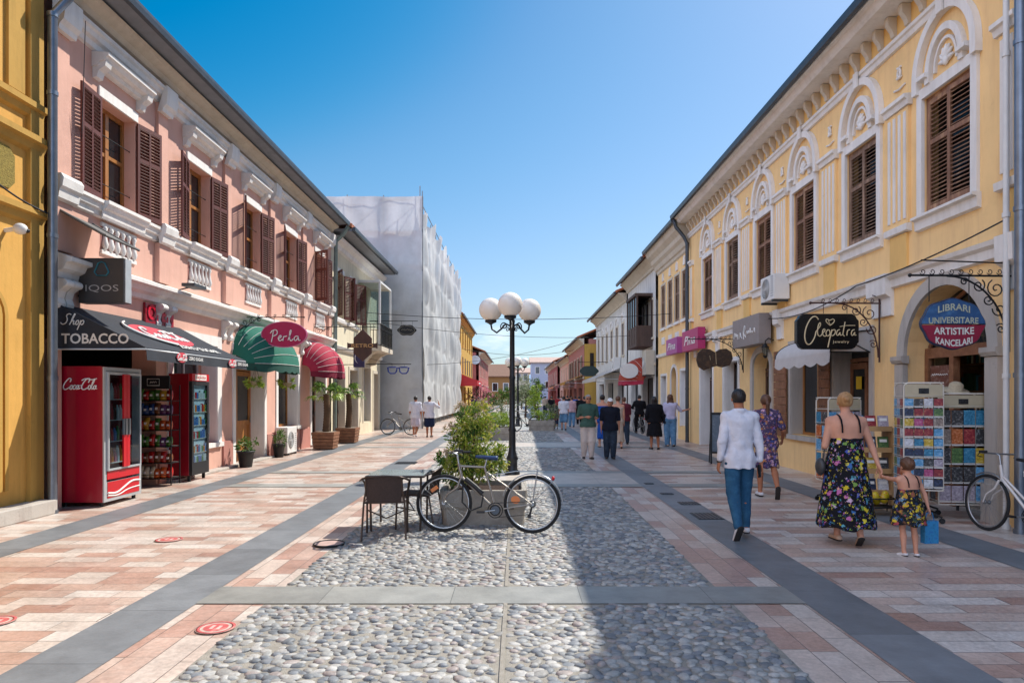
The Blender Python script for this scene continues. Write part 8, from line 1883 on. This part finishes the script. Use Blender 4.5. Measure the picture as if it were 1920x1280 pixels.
b.build('toys', t); b = MB(iron); b.tube([(-.22, -.1, .12), (.22, -.1, .12), (.22, .16, .12), (-.22, .16, .12)], .012, closed=True, n=5); b.tube([(-.22, -.1, .24), (.22, -.1, .24), (.22, .16, .24), (-.22, .16, .24)], .01, closed=True, n=5)
for x, y in ((-.22, -.1), (.22, -.1), (.22, .16), (-.22, .16)): b.tube([(x, y, .03), (x, y, .24)], .01, n=5)
b.box(-.22, .22, -.1, .16, .11, .125); b.build('wire_basket', t)
# straw hat on a peg
b = MB(M('straw', '#b8a88c', .8, var=.15, scale=40)); b.lathe([(.17, 0), (.16, .012), (.09, .02), (.085, .09), (.05, .12), (.001, .125)], 20, ax=Matrix.Rotation(R(18), 3, 'X')); tag(b.build('straw_hat', None, (5.98, 9.3, 1.72)), 'pale straw hat lying on top of the wide cream rack', 'hat')
# menu easel
t = thing('menu_board', 'black framed menu easel on the pavement behind the man in the white shirt', 'menu board', (5.05, 16.6, 0), R(-8)); b = MB(black_m)
for x in (-.32, .28): b.box(x, x+.04, -.02, .02, 0, 1.25)
b.box(-.28, .28, -.02, .02, 1.19, 1.25); b.box(-.28, .28, -.02, .02, .25, .3); b.box(-.32, -.28, .3, .33, 0, .02); b.tube([(-.3, 0, 1.2), (-.3, .35, 0)], .015); b.tube([(.3, 0, 1.2), (.3, .35, 0)], .015); b.build('frame', t)
b = MB(M('menu_sheet', '#5c6a78', .4, c2='#7d8894', var=.15, scale=10)); b.box(-.28, .28, -.01, .01, .3, 1.19); b.build('menu_panel', t)

# ---------------------------------------------------------------- further right side: awnings, oriel, air conditioners, tables
t = dome_awning('dome_awning', 'brick red dome awning with a white disc on the worn white building', 32.6, 2.6, 1.25, 1.15, 2.35, M('brick_red_canvas', '#a03c28', .85, var=.12), redc, wall=6.18, side=-1)
b = MB(white_m); b.prism(oval(.42, .34, 28), -.03, .03); b.build('white_disc', t, (-1.0, -1.25, .45))
def slant_awning(label, X, Ya, Yb, z1, z0, dp, m, group=None):
    t = thing('shop_awning', label, 'awning', (X, Yb, 0), R(-90), group); w_ = Yb-Ya; b = MB(m); b.prof([(0, z1), (-dp, z0), (-dp, z0-.02), (0, z1-.03)], 0, w_); b.build('canopy', t); b = MB(m)
    b.box(0, w_, -dp-.01, -dp+.005, z0-.2, z0-.003); b.build('valance', t); b = MB(alu); b.tube([(.02, 0, z0-.1), (.02, -dp, z0-.03)], .015); b.tube([(w_-.02, 0, z0-.1), (w_-.02, -dp, z0-.03)], .015); b.build('arm', t); return t
slant_awning('long pale slanting awning on the grey white building', 6.1, 39.5, 47.5, 3.3, 2.7, 1.5, M('pale_awning', '#b5aea8', .85, var=.1))
slant_awning('ochre slanting awning with rolled edge on the near pink house', 5.25, 54.0, 60.0, 3.3, 2.75, 1.4, M('ochre_awning', '#b08030', .85, var=.15))
slant_awning('dark rose slanting awning on the pink house', 5.25, 62, 68, 3.2, 2.6, 1.4, M('rose_awning', '#8a4a50', .85, var=.15))
slant_awning('orange slanting awning on the pale pink house', 5.45, 71, 80, 3.2, 2.6, 1.6, M('orange_awning', '#c07a58', .85, var=.15))
slant_awning('maroon slanting awning far down the right side', 5.15, 90, 104, 3.2, 2.5, 1.8, M('maroon_awning', '#6c3038', .85, var=.15))
t = thing('shop_awning', 'red shop awning with white lettering on the yellow orange house', 'awning', (-4.85, 58.5, 0), R(90)); b = MB(red_m); b.prof([(0, 3.6), (-1.5, 3.0), (-1.5, 2.97), (0, 3.56)], 0, 7); b.build('canopy', t); MB(red_m).prof([(0, 3.55), (-1.5, 2.96), (-1.5, 2.5), (0, 2.5)], -.03, -.005).build('side_panel', t); b = MB(red_m); b.box(0, 7, -1.52, -1.5, 2.55, 3.0); b.use(led_m); scribble(b, 3.5, 2.78, 2.2, .25, -1.53, 5, 7, .03); b.build('valance', t)
# wooden oriel on the worn white building
t = thing('oriel', 'dark wooden oriel balcony on the worn white building', 'balcony', (6.2, 33.6, 3.9), R(-90)); b = MB(M('dark_oriel_wood', '#4e3c34', .7, var=.3, scale=6, streak=True))
b.box(0, 2.6, -.75, 0, 0, .12); b.box(0, 2.6, -.8, 0, 2.3, 2.42)
for x in (0, .62, 1.27, 1.92, 2.52): b.box(x, x+.08, -.75, -.67, .12, 2.3)
for x in (0, 2.52): b.box(x, x+.08, -.08, -.001, .12, 2.3)
b.box(.08, 2.52, -.73, -.7, .12, .95); b.box(0, .03, -.67, -.08, .12, .95); b.box(2.57, 2.6, -.67, -.08, .12, .95); b.build('frame', t)
b = MB(dglass); b.box(.08, 2.52, -.715, -.71, .95, 2.3); b.box(.015, .02, -.67, -.08, .95, 2.3); b.build('pane', t)
ac_unit('air_conditioner', 'tall beige air conditioner box beside the red dome awning', (6.18, 30.9, 2.6), R(-90), .9, 1.1, .4, M('beige_casing', '#b8b2a4', .5, var=.05))
ac_unit('air_conditioner', 'white air conditioner on the grey white building', (6.12, 40.5, 3.1), R(-90), .9, .8, .4)
wall_box_sign('box_sign', 'blue and white box sign on the worn white building', 34.3, 35.9, 2.75, 3.35, .25, white_m, M('blue_letters', '#2a4a90', .5, var=0), None, [[(.15, .3), (.2, .7), (.28, .3), (.35, .7), (.45, .3), (.55, .65), (.65, .35), (.8, .6)]], wall=6.18)
t = thing('hanging_sign', 'dark green oval sign hanging over the far awnings', 'sign', (6.1, 45.5, 3.3)); b = MB(iron); b.tube([(0, 0, .6), (-2.0, 0, .6)], .02); chain(b, -1.6, .35, .6); chain(b, -.9, .35, .6); b.build('bracket', t); MB(M('dark_green_enamel', '#1c302c', .4)).prism(oval(.62, .36, 30, -1.25, 0, 6, .05), -.04, .04).build('sign_board', t)
for i, (x, y) in enumerate(((4.9, 32.2), (4.9, 34.6), (4.7, 41.0), (4.7, 44.0))):
    t = thing('cafe_table', ('small dark cafe table with a cloth nearest the black bicycle', 'second dark cafe table under the red dome awning', 'third dark cafe table under the pale awning', 'fourth dark cafe table beyond the pale awning')[i], 'table', (x, y, 0), 0, 'cafe tables along the right wall'); MB(black_m).box(-.38, .38, -.38, .38, .7, .73).build('tabletop', t); MB(black_m).lathe([(.22, 0), (.22, .02), (.03, .05), (.03, .7)], 12).build('pedestal', t)
# ---------------------------------------------------------------- drain covers in the grey band on the right and overhead cables
for i, (px_, py_, w_, d_) in enumerate(((1325, 968, .34, .5), (1292, 944, .3, .28), (1250, 926, .2, .2), (1216, 907, .16, .16))):
    x, y = gp(px_, py_); b = MB(gunm); b.box(-w_/2, w_/2, -d_/2, d_/2, .009, .013)
    for k in range(6): b.box(-w_/2+.02+k*w_/6.2, -w_/2+.035+k*w_/6.2, -d_/2+.02, d_/2-.02, .0132, .018)
    tag(b.build('drain_grate', None, (x, y, 0)), ('large dark drain grate in the right grey band behind the man in white', 'medium dark grate beyond the large one in the grey band', 'small square grate further along the grey band', 'smallest farthest grate in the grey band')[i], 'drain grate')
def cable(label, A, B, sag, r=.012, n=24):
    A = Vector(A); B = Vector(B); b = MB(cable_m); b.tube([A+(B-A)*t+Vector((0, 0, -sag*4*t*(1-t))) for t in [i/n for i in range(n+1)]], r, n=5); tag(b.build('cable'), label, 'cable', 'overhead cables')
cable('thick cable strung low across the street between wrapped building and yellow building', (-6.0, 27, 4.95), (6.1, 27, 4.9), .25, .012)
cable('thin cable just below the thick one across the street', (-6.0, 29, 4.8), (6.1, 33, 4.6), .35, .01)
cable('sloping cable rising from the wrapped building to the white houses on the right', (-4.7, 36, 3.3), (6.0, 48, 6.3), .5, .014)
cable('far cable crossing the street beyond the second lamp', (-4.8, 60, 5.8), (5.2, 62, 5.8), .5, .018)
cable('black cable sagging along the yellow wall over the bookshop arch', (6.1, 8.5, 3.85), (6.08, 12.2, 3.62), .06, .011)
cable('black cable sagging along the yellow wall past the air conditioner', (6.08, 12.2, 3.62), (6.1, 17.8, 3.75), .28, .011)
cable('thin black cable hanging down the upper pink facade by the drainpipe', (-6.5, 10.3, 7.3), (-6.64, 10.4, 5.1), .1, .006)
cable('black cable on the mustard wall running to the drainpipe', (-6.85, 8.0, 4.9), (-6.55, 9.6, 4.2), .15, .013)
